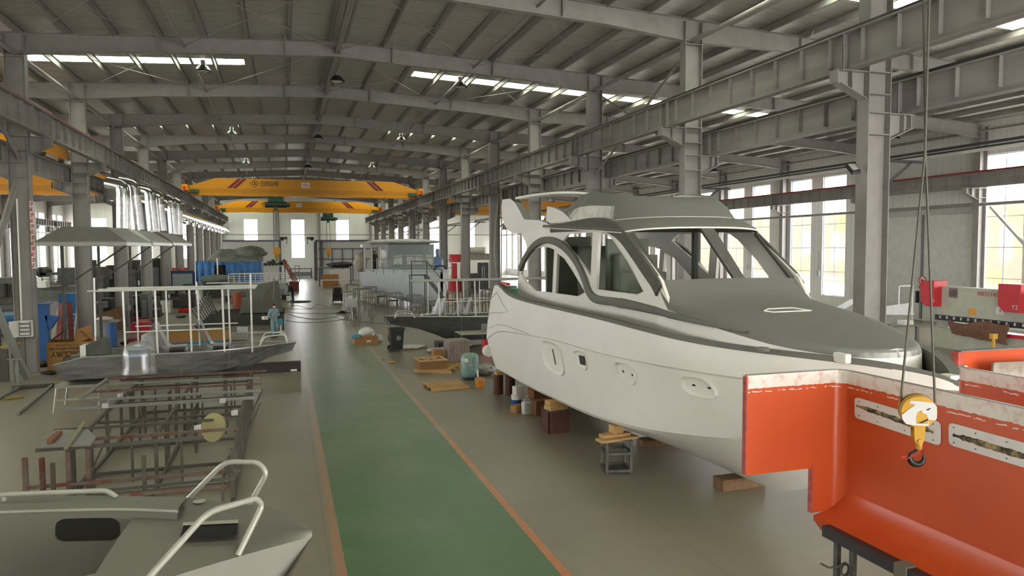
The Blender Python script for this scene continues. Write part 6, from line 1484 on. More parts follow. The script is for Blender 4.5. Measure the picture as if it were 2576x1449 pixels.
MB().bb(a_.x-1.0, a_.x+.1, a_.y, a_.y+.8, a_.z-.03, a_.z+.03).build('landing', DKST, t)
for x in (a_.x-.95, a_.x+.05):
    for y in (a_.y+.03, a_.y+.77): MB().bb(x-.03, x+.03, y-.03, y+.03, 0, a_.z+(.9 if y < a_.y+.1 else 0)).build('leg', DKST, t)
MB().tube([(a_.x-.95, a_.y, a_.z+.9), (a_.x+.05, a_.y, a_.z+.9), (b2.x+.1, b2.y, b2.z+.9), (b2.x+.1, b2.y, 0)], .03, 6).build('handrail', DKST, t)
# scaffold frames in front
SC = mat('scaffold_grey', '6f7069', .6, .2)
def scaffold(label, px0, px1, pyt, pyb, grp='scaffold frames'):
    a, b3 = G(px0, pyb), G(px1, pyb); b3 = Vector((b3.x, a.y+(b3.x-a.x)*.15, 0)); z = onY(px0, pyt, a.y).z; t = thing('scaffold_frame', label, 'scaffold', a, 0, grp); dy = 1.0
    for q in (a, b3):
        for e in (0, dy): MB().tube([q+Vector((0, e, 0)), q+Vector((0, e, z))], .025, 6).build('upright', SC, t)
        MB().tube([q+Vector((0, 0, z-.05)), q+Vector((0, dy, z-.05))], .02, 6).build('ledger', SC, t)
    for zz in (z-.03, z*.55): MB().tube([a+Vector((0, 0, zz)), b3+Vector((0, 0, zz))], .022, 6).build('ledger', SC, t); MB().tube([a+Vector((0, dy, zz)), b3+Vector((0, dy, zz))], .022, 6).build('ledger', SC, t)
    MB().tube([a+Vector((0, 0, .2)), b3+Vector((0, 0, z*.9))], .015, 5).build('brace', SC, t); MB().tube([b3+Vector((0, 0, .2)), a+Vector((0, 0, z*.9))], .015, 5).build('brace', SC, t)
    m2 = (a+b3)/2; MB().tube([m2+Vector((0, 0, z*.55)), m2+Vector((0, 0, z))], .018, 5).build('upright', SC, t)
for n, (x0, x1, yt_, yb_) in enumerate(((868, 895, 735, 790), (895, 935, 727, 803), (906, 940, 727, 815), (938, 975, 735, 815), (981, 1017, 738, 820), (1032, 1068, 744, 815), (875, 905, 716, 775), (920, 950, 722, 785))):
    scaffold('grey steel scaffold frame before the grey work boat, %s in the row' % ORD[n], x0, x1, yt_, yb_)
# long table of planks on the scaffold, welding cart, control box, hoses
one('plank', 'long pale plank bridging the scaffold frames left of the work boat', 'plank', MB().bar(onY(872, 715, 60), onY(925, 735, 48), .5, .05), mat('pale_plank', '9b978a', .7))
a = G(850, 762); t = thing('welding_cart', 'black welding machine cart with cable loops beside the walkway', 'welding cart', a+Vector((0, .4, 0)))
MB().bb(-.32, .32, -.35, .35, .15, .75).build('lower_case', BLACK, t, local=True); MB().bb(-.28, .28, -.3, .25, .75, 1.25).build('upper_case', BLACK, t, local=True, bevel=.03)
for x in (-.36, .36):
    MB().cyl((x, .2, .15), .15, .06, 14, axis='X').build('wheel', BLACK, t, local=True); MB().tube([(x, -.2+.3*cos(k*pi/8), .65+.55*sin(k*pi/8)) for k in range(16)], .03, 6, closed=True).build('cable_loop', BLACK, t, local=True)
MB().tube(rounded([(-.25, .3, .9), (-.25, .45, 1.5), (.25, .45, 1.5), (.25, .3, .9)], .1), .025, 6).build('push_handle', BLACK, t, local=True)
for x in (-.12, .12): MB().cyl((x, -.37, .3), .035, .04, 10, axis='Y').build('socket', WHITE, t, local=True)
a = G(885, 808); t = thing('control_box', 'light grey electrical box on thin legs with cables hanging down', 'electrical box', a)
MB().bb(-.32, .32, 0, .3, .85, 1.4).build('box', LGREY, t, local=True, bevel=.01)
for k in range(7): MB().tube([(-.2+.06*k, .1, .85), (-.25+.08*k+.05*sin(k*2), .1-.05*cos(k), .45), (-.5+.15*k, .0, .03)], .018, 5).build('cable', BLACK, t, local=True)
for x in (-.3, .3): MB().bb(x-.02, x+.02, .1, .14, 0, .85).build('leg', GREYM, t, local=True)
def cable(name, label, q, r=.02, m_=None):
    pts = catmull([onZ(*k, r) for k in q], 40); o = MB().tube(pts, r, 5).build(name, m_ or BLACK); return tag(o, label, 'cable')
cable('floor_cable', 'dark cable looping across the aisle, farthest of the floor cables', [(716, 775), (745, 768), (780, 776), (800, 766), (825, 773), (850, 765), (868, 770)], .012)
cable('floor_cable', 'straight thin dark cable across the aisle below the looping one', [(716, 777), (800, 777), (868, 776)], .008)
cable('floor_cable', 'dark cable sagging across the aisle to the control box', [(718, 779), (735, 786), (800, 789), (860, 787), (880, 785)], .010)
cable('floor_cable', 'dark cable with a kink near the control box', [(718, 785), (745, 796), (800, 803), (845, 797), (855, 803), (885, 806)], .012)
cable('floor_cable', 'nearest dark cable on the aisle floor', [(716, 806), (750, 810), (800, 811), (850, 806), (870, 802), (890, 806)], .010)
cable('floor_cable', 'thin dark hose running from the control box towards the metal boat bow', [(890, 808), (940, 812), (990, 818), (1020, 822)], .009)
one('hose_coil', 'coil of dark hose behind the control box', 'hose', MB().tube([G(862, 790)+Vector((.5*cos(a*pi/8)*(1-.02*a), .5*sin(a*pi/8), .04+.004*a)) for a in range(40)], .03, 5), BLACK)
# red bench frame and scrap frames right of the work boat
t = thing('orange_bench', 'orange-red steel bench frame behind the film-wrapped chairs', 'bench frame', (10, 43, 0)); q = onY(1104, 755, 42); q2 = onY(1148, 752, 42)
OR_ = mat('orange_steel', 'a5533a', .6); MB().bb(q.x, q2.x, 42, 42.6, q.z-.1, q.z).build('top', OR_, t)
for x in (q.x+.05, q2.x-.05): MB().bb(x-.05, x+.05, 42.05, 42.15, 0, q.z-.1).build('leg', OR_, t)
for n in range(7):
    px = 1128+n*17; y = 40+.9*(n % 3); z = onY(px, 735-(n % 3)*4, y).z; a = onY(px, 800, y).x; b3 = onY(px+26, 800, y).x
    t = thing('storage_rack', 'brown steel rack frame full of scrap behind the second canopy boat, %s' % ORD[n], 'rack', (a, y, 0), 0, 'scrap racks behind the second canopy boat')
    for x in (a, b3):
        for e in (0, .7): MB().bb(x-.025, x+.025, y+e-.025, y+e+.025, 0, z).build('upright', (RUST, SC)[n % 2], t)
    for zz in (.5, z*.6, z-.1): MB().bb(a, b3, y-.02, y+.02, zz, zz+.05).build('shelf_rail', (SC, RUST)[n % 2], t)
    MB().box(((a+b3)/2, y+.4, .3), (abs(b3-a)*.8, .5, .5), n*.1).build('scrap_box', (CARD, DARK, mat('olive_box', '6f6a4e', .8))[n % 3], t)
# ================================================================ middle and far left: boats, grid jig, partitions
# tubular grid jig behind the person with the mask
gj = thing('grid_jig', 'wide dark jig made of many cross tubes behind the person in the mask', 'jig', (-2, 44, 0)); GJ = mat('dark_tube', '3d3c38', .5, .4, .2, 6)
x1 = -.12; z0 = .45
for x in (-4.35, -2.2, x1): MB().bar((x, 40.0, z0-.06), (x-.15, 51, z0-.06), .08, .12).build('side_rail', GJ, gj)
for k in range(46):
    y = 40.2+k*.235; zz = z0+.03*(k % 2); MB().tube([(-4.5+.01*k, y, zz), (x1+.02, y, zz)], .028, 6).build('cross_tube', GJ, gj)
MB().bb(-4.5, x1+.1, 39.85, 39.95, .02, .14).build('front_bar', mat('pale_bar', 'a8a69c', .5), gj); MB().bb(x1+.02, x1+.1, 39.9, 46, .02, .5).build('end_strip', mat('pale_bar', 'a8a69c', .5), gj)
for x in (-4.35, x1):
    for y in (40.1, 44, 48, 50.8): MB().bb(x-.05, x+.05, y-.05, y+.05, 0, z0).build('leg', GJ, gj)
for k in range(9):
    y = 41.5+k*1.1; MB().tube([(-4.3, y, z0), (-4.75-.02*k, y+.2, z0+.75+.06*k)], .03, 6).build('leaning_tube', GJ, gj)
MB().tube([(-4.4, 41.5, z0+.5), (-4.8, 51, z0+1.25)], .03, 6).build('leaning_rail', GJ, gj)
mesh_m = mat('mesh_sheet', '55544c', .8, 0, .1, 3)
a, b_, c2, d_ = onY(610, 812-60, 47), onY(706, 752, 47), onY(697, 700, 50), onY(622, 722, 50)
MB().add([(-2.7, 46.5, z0+.1), (-.15, 46.5, z0+.1), (onY(700, 700, 50).x, 50, onY(700, 705, 50).z), (onY(625, 718, 50).x, 50, onY(625, 722, 50).z)], [(0, 1, 2, 3)]).build('mesh_panel', mesh_m, gj)
for k, (p0, p1) in enumerate((((665, 735), (657, 760)), ((690, 700), (688, 755)), ((605, 775), (612, 752)), ((700, 776), (692, 755)), ((600, 800), (608, 780)), ((660, 790), (668, 770)), ((585, 742), (580, 765)), ((575, 745), (590, 770)))):
    MB().tube([onY(*p0, 46.3), onY(*p1, 46.0)], .03, 6).build('loose_tube', SC, gj)
one('orange_bucket', 'orange-red drum standing between grid jig and white railed boat', 'drum', MB().tube([(onY(597, 745, 55).x, 55, 0), (onY(597, 745, 55).x, 55, onY(597, 735, 55).z)], .32, 14), mat('drum_orange', '9c4a30', .6))
one('stone_bags', 'row of pale cement bags left of the person with the mask', 'bags', MB().bb(onZ(575, 852).x, onZ(625, 852).x, 37.2, 37.9, 0, .32), mat('cement_bag', '9b978c', .8), bevel=.05)
one('pale_box', 'small pale box on the cement bags', 'box', MB().bb(onZ(600, 850).x, onZ(626, 850).x, 37.3, 37.8, .33, .62), LGREY, bevel=.02)
q = onZ(520, 856); t = thing('timber_tray', 'long orange-brown timber tray behind the canopy boat seats', 'tray', (q.x, 36.8, 0)); openbox(t, (onZ(455, 856).x+onZ(562, 856).x)/2, 37.2, .15, 2.6, 1.1, .42, 0, mat('timber_orange', '9c7238', .7))
one('blue_strip', 'blue plastic strip under the timber tray', 'strip', MB().bb(onZ(480, 862).x, onZ(560, 862).x, 36.2, 36.5, 0, .12), mat('strip_blue', '3c7f9a', .6))
t = thing('small_stand', 'small white and blue stand near the feet of the person in the mask', 'stand', (onZ(707, 838).x, 39.2, 0)); MB().tube([(onZ(707, 838).x, 39.2, 0), (onZ(707, 838).x, 39.2, .5)], .04, 6).build('leg', WHITE, t); MB().bb(onZ(702, 838).x, onZ(712, 838).x, 39.1, 39.35, .5, .8).build('head', mat('strip_blue', '3c7f9a', .6), t)
# white railed boat
wb = thing('railed_boat', 'pale grey boat with white guard rails behind the grid jig', 'boat', (-3, 67, 0)); WG = mat('pale_boat_grey', 'a3a7a6', .6, 0, .06, 1.5)
yb = 65.5; xa, xb = onY(556, 740, yb).x, onY(729, 740, yb).x; zt = onY(640, 712, yb).z; m = MB(); rows = []
for k in range(15):
    u = k/14; x = xa+(xb-xa)*u; f = min(1, (u+.04)*6)*min(1, (1.03-u)*9); e_ = 1.4*(1-min(1, f)**.5); rows.append([Vector((x, yb+e_, zt)), Vector((x, yb+e_, zt-.55)), Vector((x, yb+.4+e_*.8, max(.35, zt-1.1))), Vector((x, yb+1.5, .3))])
m.grid(rows, True); m.build('hull', WG, wb, sharp=30)
MB().bb(xa+.1, xb-.15, yb+.1, yb+3.0, zt-.06, zt).build('deck', WG, wb); MB().bb(xa+.3, xb-.4, yb+.8, yb+2.8, .5, zt-.1).build('hull_core', WG, wb)
ztr = onY(640, 690, yb).z
for z in (zt+.02+(ztr-zt)*k/4 for k in range(5)): MB().tube([(xa+.6, yb+.15, z), (xb-.2, yb+.15, z)], .028, 6).build('guard_rail', CF, wb)
for k in range(12): x = xa+.6+(xb-.8-xa)*k/11; MB().tube([(x, yb+.15, zt), (x, yb+.15, ztr)], .03, 6).build('stanchion', CF, wb)
for z in (zt+.5, ztr): MB().tube([(xa+.6, yb+.15, z), (xa+.6, yb+2.9, z), (xb-.2, yb+2.9, z), (xb-.2, yb+.15, z)], .028, 6).build('guard_rail', CF, wb)
MB().bb(xa-1.2, xa+.4, yb+.2, yb+1.6, zt-.02, zt+.05).build('stern_platform', CF, wb)
for k in range(4): x = xa+.5+k*(xb-xa-1)/3; one('keel_stand', 'dark block stand under the railed boat, %s from the left' % ORD[k], 'stand', MB().bb(x-.2, x+.2, yb+.8, yb+2.4, 0, .5), BLACK, 'block stands under the railed boat')
q = G(742, 760); one('dark_mat', 'dark green crumpled mat on the floor by the bending person', 'mat', blob(q.x+.4, q.y, 0, 1.0, .8, .05, seed=50), mat('mat_green', '3d4639', .9))
# tarpaulin covered boat: grey cover over the top, blue sheet hanging down
yt2 = 74.0; tb = thing('tarp_covered_boat', 'boat under grey tarpaulin with blue sheets hanging round it', 'boat', (-6, 77, 0)); TARP = mat('grey_tarp', '7c7e76', .7, 0, .25, 2, bump=1.0, bscale=5); BT = mat('blue_tarp', '3d74ae', .5, 0, .3, 1.5, bump=.9, bscale=6)
def pt(px, py_, y=yt2): return onY(px, py_, y)
xl, xr = pt(492, 660).x, pt(657, 660).x; zt = pt(570, 656).z; m = MB(); rows = []
rnd = random.Random(5)
for i in range(5):
    row = []
    for k in range(50):
        u = k/49; x = xl+(xr-xl)*u; low = .3 if u > .45 else (1.1+1.2*abs(u-.12)*2.2)
        if .27 < u < .46: low = zt-.4
        z = zt+(low-zt)*i/4; row.append(Vector((x, yt2+.18*sin(k*1.3)*i/4+.1*rnd.random()*i/4, z)))
    rows.append(row)
m.grid(rows, True); m.build('blue_sheet', BT, tb)
side = MB(); side.grid([[Vector((xr+.05*sin(k*1.7), yt2+k*.45, z)) for k in range(9)] for z in (zt, zt*.6, .3)], True); side.build('blue_sheet', BT, tb)
MB().bb(pt(528, 700).x, pt(560, 700).x, yt2+.5, yt2+1.5, 0, zt-.2).build('painted_gap_shade', BLACK, tb)  # solid black box imitates the shade in the gap of the sheet
m = MB(); rows = []
top_px = [(520, 655), (535, 640), (555, 627), (590, 627), (622, 626), (640, 624), (652, 632), (660, 650), (662, 665)]
for j in range(7):
    v = j/6; row = []
    for k in range(30):
        u = k/29; x = pt(515, 650).x+(pt(662, 650).x-pt(515, 650).x)*u; hgt = pt(600, 627).z-zt; e = (min(1, u*4.5)**.6)*(1 if u < .93 else .8)
        z = zt-.15+(hgt+.15)*e*sin(min(1, v*2.2)*pi/2)*(1+.12*sin(k*.9+j)*.5) if v < .5 else zt-.15+(hgt+.15)*e*(1-.25*(v-.5))
        row.append(Vector((x, yt2-.1+v*5, z+.06*rnd.random())))
    rows.append(row)
m.grid(rows, True); m.build('grey_cover', TARP, tb)
one('cover_bundle', 'crumpled heap of grey tarpaulin on top of the covered boat', 'tarpaulin', blob(pt(628, 640).x, yt2+1.5, pt(628, 652).z, 1.5, 1.2, .62, n=14, seed=12, amp=.22), TARP)
MB().bb(xl+.5, xr-.4, yt2+.6, yt2+4.5, 0, zt-.2).build('hull_block', mat('dark_hull_under', '3e3f3b', .8), tb)
q = G(515, 735); t = thing('inflatable', 'small grey dinghy with white post in front of the blue sheet', 'dinghy', (pt(545, 700, 71).x, 71, 0)); c2 = pt(548, 702, 71); blob(c2.x, 71, c2.z-.5, 1.6, 1.0, .45, seed=61, amp=.1).build('hull', mat('dinghy_grey', '6e7469', .7), t); MB().tube([c2, c2+Vector((0, 0, 1.9))], .06, 6).build('mast', CF, t); MB().bb(c2.x-.6, c2.x+.6, 70.6, 71.4, 0, c2.z-.45).build('cradle', DKST, t)
# table with salvage and red lattice arm
yy = 88.0; a, b_ = pt(658, 668, yy), pt(712, 668, yy); t = thing('parts_table', 'long table heaped with dark machine parts right of the covered boat', 'table', (a.x, yy, 0)); zz = pt(680, 668, yy).z
MB().bb(a.x, b_.x+.4, yy, yy+2, zz-.12, zz).build('table_top', mat('pale_table', '9b998c', .6), t)
for x in (a.x+.1, b_.x+.2): MB().bb(x-.06, x+.06, yy+.05, yy+.2, 0, zz-.1).build('leg', DKST, t)
for k in range(6):
    x = a.x+.4+k*.42; one('machine_part', 'dark machine part on the parts table, %s from the left' % ORD[k], 'part', blob(x, yy+.6, zz, .26, .3, .14+.1*(k % 3), seed=70+k, amp=.5), DARK, 'machine parts on the table')
t = thing('red_lattice_arm', 'dusty red lattice arm leaning right of the parts table', 'lattice arm', (onY(722, 700, 80).x, 80, 0)); A, B_ = onY(710, 655, 82), onY(737, 708, 80); RL = mat('dusty_red', '8a4a40', .8, 0, .2, 3)
for o_ in (Vector((0, 0, 0)), Vector((.45, 0, .1)), Vector((.2, .5, 0))): MB().tube([A+o_*.5, B_+o_], .06, 6).build('chord', RL, t)
for k in range(8): p, q = A.lerp(B_, k/8), A.lerp(B_, (k+1)/8)+Vector((.4, 0, .1)); MB().tube([p, q], .035, 5).build('lacing', RL, t)
one('lattice_foot', 'rusty base block of the red lattice arm', 'base', MB().bb(B_.x-.4, B_.x+.6, 79.5, 80.7, 0, max(.3, B_.z)), RL)
# booths at the far wall
WP = mat('booth_white', 'bfc0ba', .6, 0, .04, 1); NV = mat('booth_frame', '55596a', .6)
yb2 = 106.0
def pb(px, py_, y=yb2): return onY(px, py_, y)
a, b_ = pb(560, 608), pb(703, 608); t = thing('partition_booth', 'white partition wall with dark top rail at the far left end', 'partition', (a.x, yb2, 0)); MB().bb(a.x, b_.x, yb2, yb2+.1, 0, a.z).build('panel', WP, t); MB().bb(a.x, b_.x, yb2-.1, yb2+.15, a.z, a.z+.22).build('top_rail', NV, t); MB().bb(b_.x-.1, b_.x+.2, yb2-.15, yb2+.2, 0, a.z+.22).build('post', NV, t)
a, b_ = pb(792, 608), pb(938, 608); t = thing('partition_frame', 'dark-framed partition with white panels at the far right of the walkway', 'partition', (a.x, yb2, 0)); MB().bb(a.x+.5, b_.x, yb2+.1, yb2+.16, 0, a.z).build('panel', WP, t)
MB().bb(a.x, b_.x, yb2-.1, yb2+.15, a.z, a.z+.25).build('top_rail', NV, t)
for x in (a.x, a.x+.9, b_.x): MB().bb(x-.15, x+.15, yb2-.15, yb2+.2, 0, a.z).build('post', NV, t)
for py_ in (626, 652): z = pb(850, py_).z; MB().bb(a.x+.5, b_.x, yb2-.02, yb2+.1, z-.07, z+.07).build('rail', NV, t)
for k in range(1, 5): x = a.x+.9+(b_.x-a.x-.9)*k/5; MB().bb(x-.06, x+.06, yb2-.02, yb2+.1, 0, pb(850, 626).z).build('mullion', NV, t)
for s_, px, lab in ((1, 704, 'small rusty jib hoist on top of the left partition post'), (-1, 790, 'small rusty jib hoist on top of the right partition post')):
    c2 = pb(px, 604); t = thing('jib_hoist', lab, 'hoist', c2); MB().bb(c2.x, c2.x+s_*1.0, yb2-.2, yb2+.2, c2.z+.1, c2.z+.45).build('arm', mat('jib_brown', '5b4a48', .6), t); MB().cyl((c2.x+s_*.3, yb2-.1, c2.z+.15), .25, .5, 12, axis='Y').build('drum', BLACK, t); MB().tube([(c2.x+s_*.9, yb2, c2.z+.1), (c2.x+s_*.9, yb2, c2.z-.6)], .05, 5).build('hook', BLACK, t)
one('jib_post', 'brown steel post carrying the right jib hoist', 'post', MB().bb(pb(796, 690).x-.15, pb(796, 690).x+.15, yb2-.7, yb2-.45, 0, pb(796, 606).z), mat('jib_brown', '5b4a48', .6))
t = thing('far_bench', 'long grey workbench against the far wall below the middle window', 'bench', (2.5, 115.5, 0)); a, b_ = onY(728, 675, 115), onY(785, 675, 115); MB().bb(a.x, b_.x, 115, 116.5, a.z-.15, a.z).build('top', GREYM, t); MB().bb(a.x+.1, b_.x-.1, 115.1, 116.3, .3, .9).build('lower_shelf', GREYM, t)
for x in (a.x+.1, b_.x-.1): MB().bb(x-.08, x+.08, 115.1, 115.3, 0, a.z-.1).build('leg', DKST, t)
t = thing('clothes_stand', 'small grey standing metal frame in front of the far workbench', 'frame', (onY(745, 700, 104).x, 104, 0)); a, b_ = onY(742, 668, 104), onY(749, 668, 104)
for x in (a.x, b_.x+.2): MB().bb(x-.05, x+.05, 104, 104.1, 0, a.z).build('post', GREYM, t)
for z in (a.z, a.z*.6): MB().bb(a.x, b_.x+.2, 104, 104.1, z-.08, z).build('bar', GREYM, t)
# covered table with cartons right of the walkway
yc = 89.0; a, b_ = onY(802, 712, yc), onY(885, 712, yc); zt = onY(840, 673, yc).z; t = thing('covered_table', 'long table with dark crumpled cover right of the far walkway', 'table', (a.x, yc, 0)); MB().bb(a.x, b_.x, yc, yc+4, zt-.1, zt).build('top', DKST, t)
for x in (a.x+.1, b_.x-.1): MB().bb(x-.06, x+.06, yc+.05, yc+.2, 0, zt-.1).build('leg', DKST, t)
one('dark_cover', 'dark crumpled tarpaulin on the long far table', 'tarpaulin', blob((a.x+b_.x)/2+.9, yc+1.8, zt, 1.9, 1.6, .32, seed=80, amp=.3), mat('dark_tarp', '3f403c', .8, 0, .2, 3, bump=.7, bscale=6))
yq = 86.0; a = G(810, 716)
for n, (x0, x1, y0, y1, mm, w) in enumerate(((812, 852, 690, 708, CARD, 'open cardboard carton'), (830, 874, 678, 693, PATCH, 'pale carton'), (838, 866, 692, 716, mat('olive_box', '6f6a4e', .8), 'olive box'))):
    p0, p1 = onY(x0, y1, yq+n*.8), onY(x1, y0, yq+n*.8); one('carton', '%s piled in front of the dark covered table' % w, 'carton', MB().bb(p0.x, p1.x, yq+n*.8, yq+n*.8+.7, 0, p1.z), mm)
t = thing('low_table', 'pale low table on the floor in front of the cartons', 'table', (onY(830, 716, 84).x, 84, 0)); a, b_ = onY(808, 705, 84), onY(878, 703, 84); MB().bb(a.x, b_.x, 84, 85.2, a.z-.06, a.z).build('top', PATCH, t)
for x in (a.x+.1, b_.x-.1): MB().bb(x-.04, x+.04, 84, 84.1, 0, a.z).build('leg', PATCH, t)
# machines behind the work boat at the right: red presses, white cabinet, duct drum
for n, (px0, px1) in enumerate(((1136, 1152), (1160, 1173))):
    y = 72; a, b_ = onY(px0, 640, y), onY(px1, 640, y); t = thing('red_machine', 'red machine column behind the grey work boat, %s' % ('left one' if n == 0 else 'right one'), 'machine', (a.x, y, 0), 0); MB().bb(a.x+.1, b_.x-.1, y, y+.8, 0, a.z-.9).build('column', RED, t); MB().bb(a.x-.1, b_.x+.05, y-.1, y+.9, a.z-.8, a.z).build('head', RED, t)
    MB().bb(a.x-.1, b_.x+.1, y-.3, y+1.2, 0, 1.3).build('base', RED, t)
y = 70; a, b_ = onY(1180, 712, y), onY(1233, 654, y); t = thing('white_cabinet', 'tall white cabinet with black double doors beyond the yacht stern', 'cabinet', (a.x, y, 0)); MB().bb(a.x, b_.x, y, y+1.5, 0, b_.z).build('body', WHITE, t)
d0, d1 = onY(1201, 662, y).x, onY(1229, 662, y).x
for n in range(2): x0 = d0+(d1-d0)/2*n; e = MB().bb(x0+.02, x0+(d1-d0)/2-.02, y-.04, y, .3, b_.z-.25).build('door', BLACK, t); hx = (d0+d1)/2+(-.12 if n == 0 else .12); MB().tube([(hx, y-.08, b_.z*.45), (hx, y-.08, b_.z*.8)], .03, 6).build('handle', ALU, e)
one('plank_stack', 'upright grey planks on top of the white cabinet', 'planks', MB().bb(a.x, b_.x, y+.3, y+1.2, b_.z, onY(1200, 638, y).z), mat('grey_planks', '7c756c', .8, 0, .3, 4, stretch=(6, 1, .5)))
zc = onY(1210, 630, y).z; o = MB().tube([(onY(1188, 630, y).x, y+.9, zc), (onY(1222, 630, y).x, y+.1, zc)], .34, 20); t = one('duct_drum', 'big pale duct pipe lying above the white cabinet', 'duct', o, mat('pale_duct', 'b2aea2', .6))
one('black_bin', 'black box standing in front of the white cabinet', 'box', MB().bb(onY(1181, 700, 68).x, onY(1206, 700, 68).x, 68, 68.8, 0, onY(1190, 688, 68).z), BLACK)
one('blue_barrel', 'blue water barrel with white cap beside the work boat wheelhouse', 'barrel', MB().lathe((onY(1101, 665, 60).x, 60, 1.9), [(.45, 0), (.48, .1), (.48, 1.5), (.3, 1.8), (.15, 1.9), (.2, 2.3), (.1, 2.5)], 18), mat('barrel_blue', '6b87b4', .4))
t = thing('barrel_stand', 'steel stand carrying the blue water barrel', 'stand', (onY(1101, 665, 60).x, 60, 0)); q = onY(1101, 665, 60)
for s_ in (-.35, .35): MB().bb(q.x+s_-.05, q.x+s_+.05, 59.7, 60.3, 0, 1.9).build('leg', DKST, t)
for n, (px0, px1, py_, y) in enumerate(((1265, 1300, 695, 62), (1290, 1315, 700, 58))):
    a, b_ = onY(px0, py_, y), onY(px1, py_, y); t = thing('green_table', 'work table with green cloth beyond the yacht stern, %s' % ('left one' if n == 0 else 'right one'), 'table', (a.x, y, 0)); MB().bb(a.x, b_.x, y, y+1.2, .9, 1.0).build('table_top', DKST, t); MB().bb(a.x+.2, b_.x-.05, y-.05, y, .15, .98).build('cloth', mat('green_cloth', '2f7a55', .8, 0, .15, 3), t)
    for x in (a.x+.05, b_.x-.05): MB().bb(x-.04, x+.04, y, y+.1, 0, .9).build('leg', DKST, t)
# clamp light and hose on the right columns near the yacht stern
o = MB().tube([onY(1254, 488, 45.4), onY(1246, 560, 45.4), onY(1243, 640, 45.4), onY(1250, 700, 45.4), (onY(1250, 700, 45.4).x, 45.4, 0)], .03, 6).build('hanging_hose', mat('pale_hose', 'a8a893', .6)); tag(o, 'thin pale hose hanging along the column above the yacht stern', 'hose')
o = MB().tube([onY(1262, 552, 45.2), (onY(1259, 700, 45.2).x, 45.2, 0)], .03, 6).build('hanging_pole', BLACK); tag(o, 'thin dark pole right of the pale hanging hose', 'pole')
q = onX(1262, 709, 5.95); one('red_clamp', 'red and dark tool lying on the yacht stern bulwark', 'tool', MB().box((5.95, q.y-.4, 3.40), (.1, .5, .06)).box((5.95, q.y, 3.41), (.06, .3, .05)), RED)
# ================================================================ machines and clutter left of the columns
# things fixed to the first left column
yc_ = YF[2]-.19
a, b_ = onY(46, 848, yc_-.12), onY(81, 806, yc_-.12); t = thing('distribution_box', 'open white electrical box on the first left column', 'electrical box', (a.x, yc_, a.z))
MB().bb(a.x, b_.x, yc_-.14, yc_, a.z, b_.z).build('box', WHITE, t); e = MB().bb(a.x+.04, b_.x-.04, yc_-.16, yc_-.14, a.z+.04, b_.z-.04).build('inside_panel', GREYM, t)
for k in range(4): MB().bb(a.x+.08, b_.x-.08, yc_-.19, yc_-.16, a.z+.08+k*.14, a.z+.15+k*.14).build('breaker_row', PATCH if k % 2 else WHITE, t)
MB().add([(a.x, yc_-.14, a.z), (a.x-.18, yc_-.42, a.z), (a.x-.18, yc_-.42, b_.z), (a.x, yc_-.14, b_.z)], [(0, 1, 2, 3)]).build('door', WHITE, t)
o = MB().tube([onY(43, 500, yc_-.05), onY(55, 806, yc_-.05)], .035, 8).build('conduit', BM2); tag(o, 'white conduit pipe running down the first left column', 'pipe')
o = MB().tube([onY(62, 848, yc_-.05), onY(66, 930, yc_-.05)], .012, 6).build('cable', BLACK); tag(o, 'black cable hanging below the open electrical box', 'cable')
sx0 = XL+.32; a, b_ = onX(81, 507, sx0), onX(86, 675, sx0)
t = thing('slogan_sign', 'tall narrow white sign with red characters on the first left column', 'sign', (sx0, YF[2]-.1, a.z)); MB().bb(sx0, sx0+.06, YF[2]-.28, YF[2]+.18, b_.z, a.z).build('board', WHITE, t)
n_ = 12; hh = (a.z-b_.z)/n_; RG = mat('sign_red', 'b8303a', .6)
rnd = random.Random(3)
for k in range(n_):
    z = a.z-hh*(k+.5); m = MB(); x = sx0+.3; s_ = hh*.34; yy = YF[2]-.29
    # red glyphs on the narrow front edge, facing the camera
    for st_ in range(4): zz = z-s_+st_*s_*.66; m.bb(sx0+.005, sx0+.115, yy, yy+.01, zz, zz+s_*.16)
    m.bb(sx0+.05, sx0+.07, yy, yy+.01, z-s_, z+s_); 
    if k % 2: m.bb(sx0+.005, sx0+.025, yy, yy+.01, z-s_, z+s_*.3)
    else: m.bb(sx0+.095, sx0+.115, yy, yy+.01, z-s_*.3, z+s_)
    m.build('red_character', RG, t)
MB().bb(sx0, sx0+.12, YF[2]-.28, YF[2]-.26, b_.z, a.z).build('front_strip', WHITE, t)
# cardboard box
a = G(120, 936); t = thing('big_carton', 'large brown cardboard box with upside-down black print by the left columns', 'box', (a.x, a.y, 0)); W0 = G(235, 930).x-a.x; y0 = a.y; z1 = onY(120, 862, y0).z
BIGC = mat('big_carton_brown', '96703e', .85); openbox(t, a.x+W0/2, y0+.5, 0, W0, 1.0, z1, 0, BIGC, 'carton')
for s_, k in ((1, -1), (-1, 1)): MB().add([(a.x+W0*(.5+.5*k*-1), y0+.1, z1), (a.x+W0*(.5+.5*k*-1), y0+.95, z1), (a.x+W0*(.5-.2*k), y0+.9, z1+.35), (a.x+W0*(.5-.2*k), y0+.2, z1+.35)], [(0, 1, 2, 3)]).build('flap', BIGC, t)
MB().add([(a.x+W0*.55, y0+.2, z1-.1), (a.x+W0*.95, y0+.3, z1+.1), (a.x+W0*.9, y0+.6, z1+.55), (a.x+W0*.6, y0+.5, z1+.4)], [(0, 1, 2, 3)]).build('torn_flap', CARD, t)
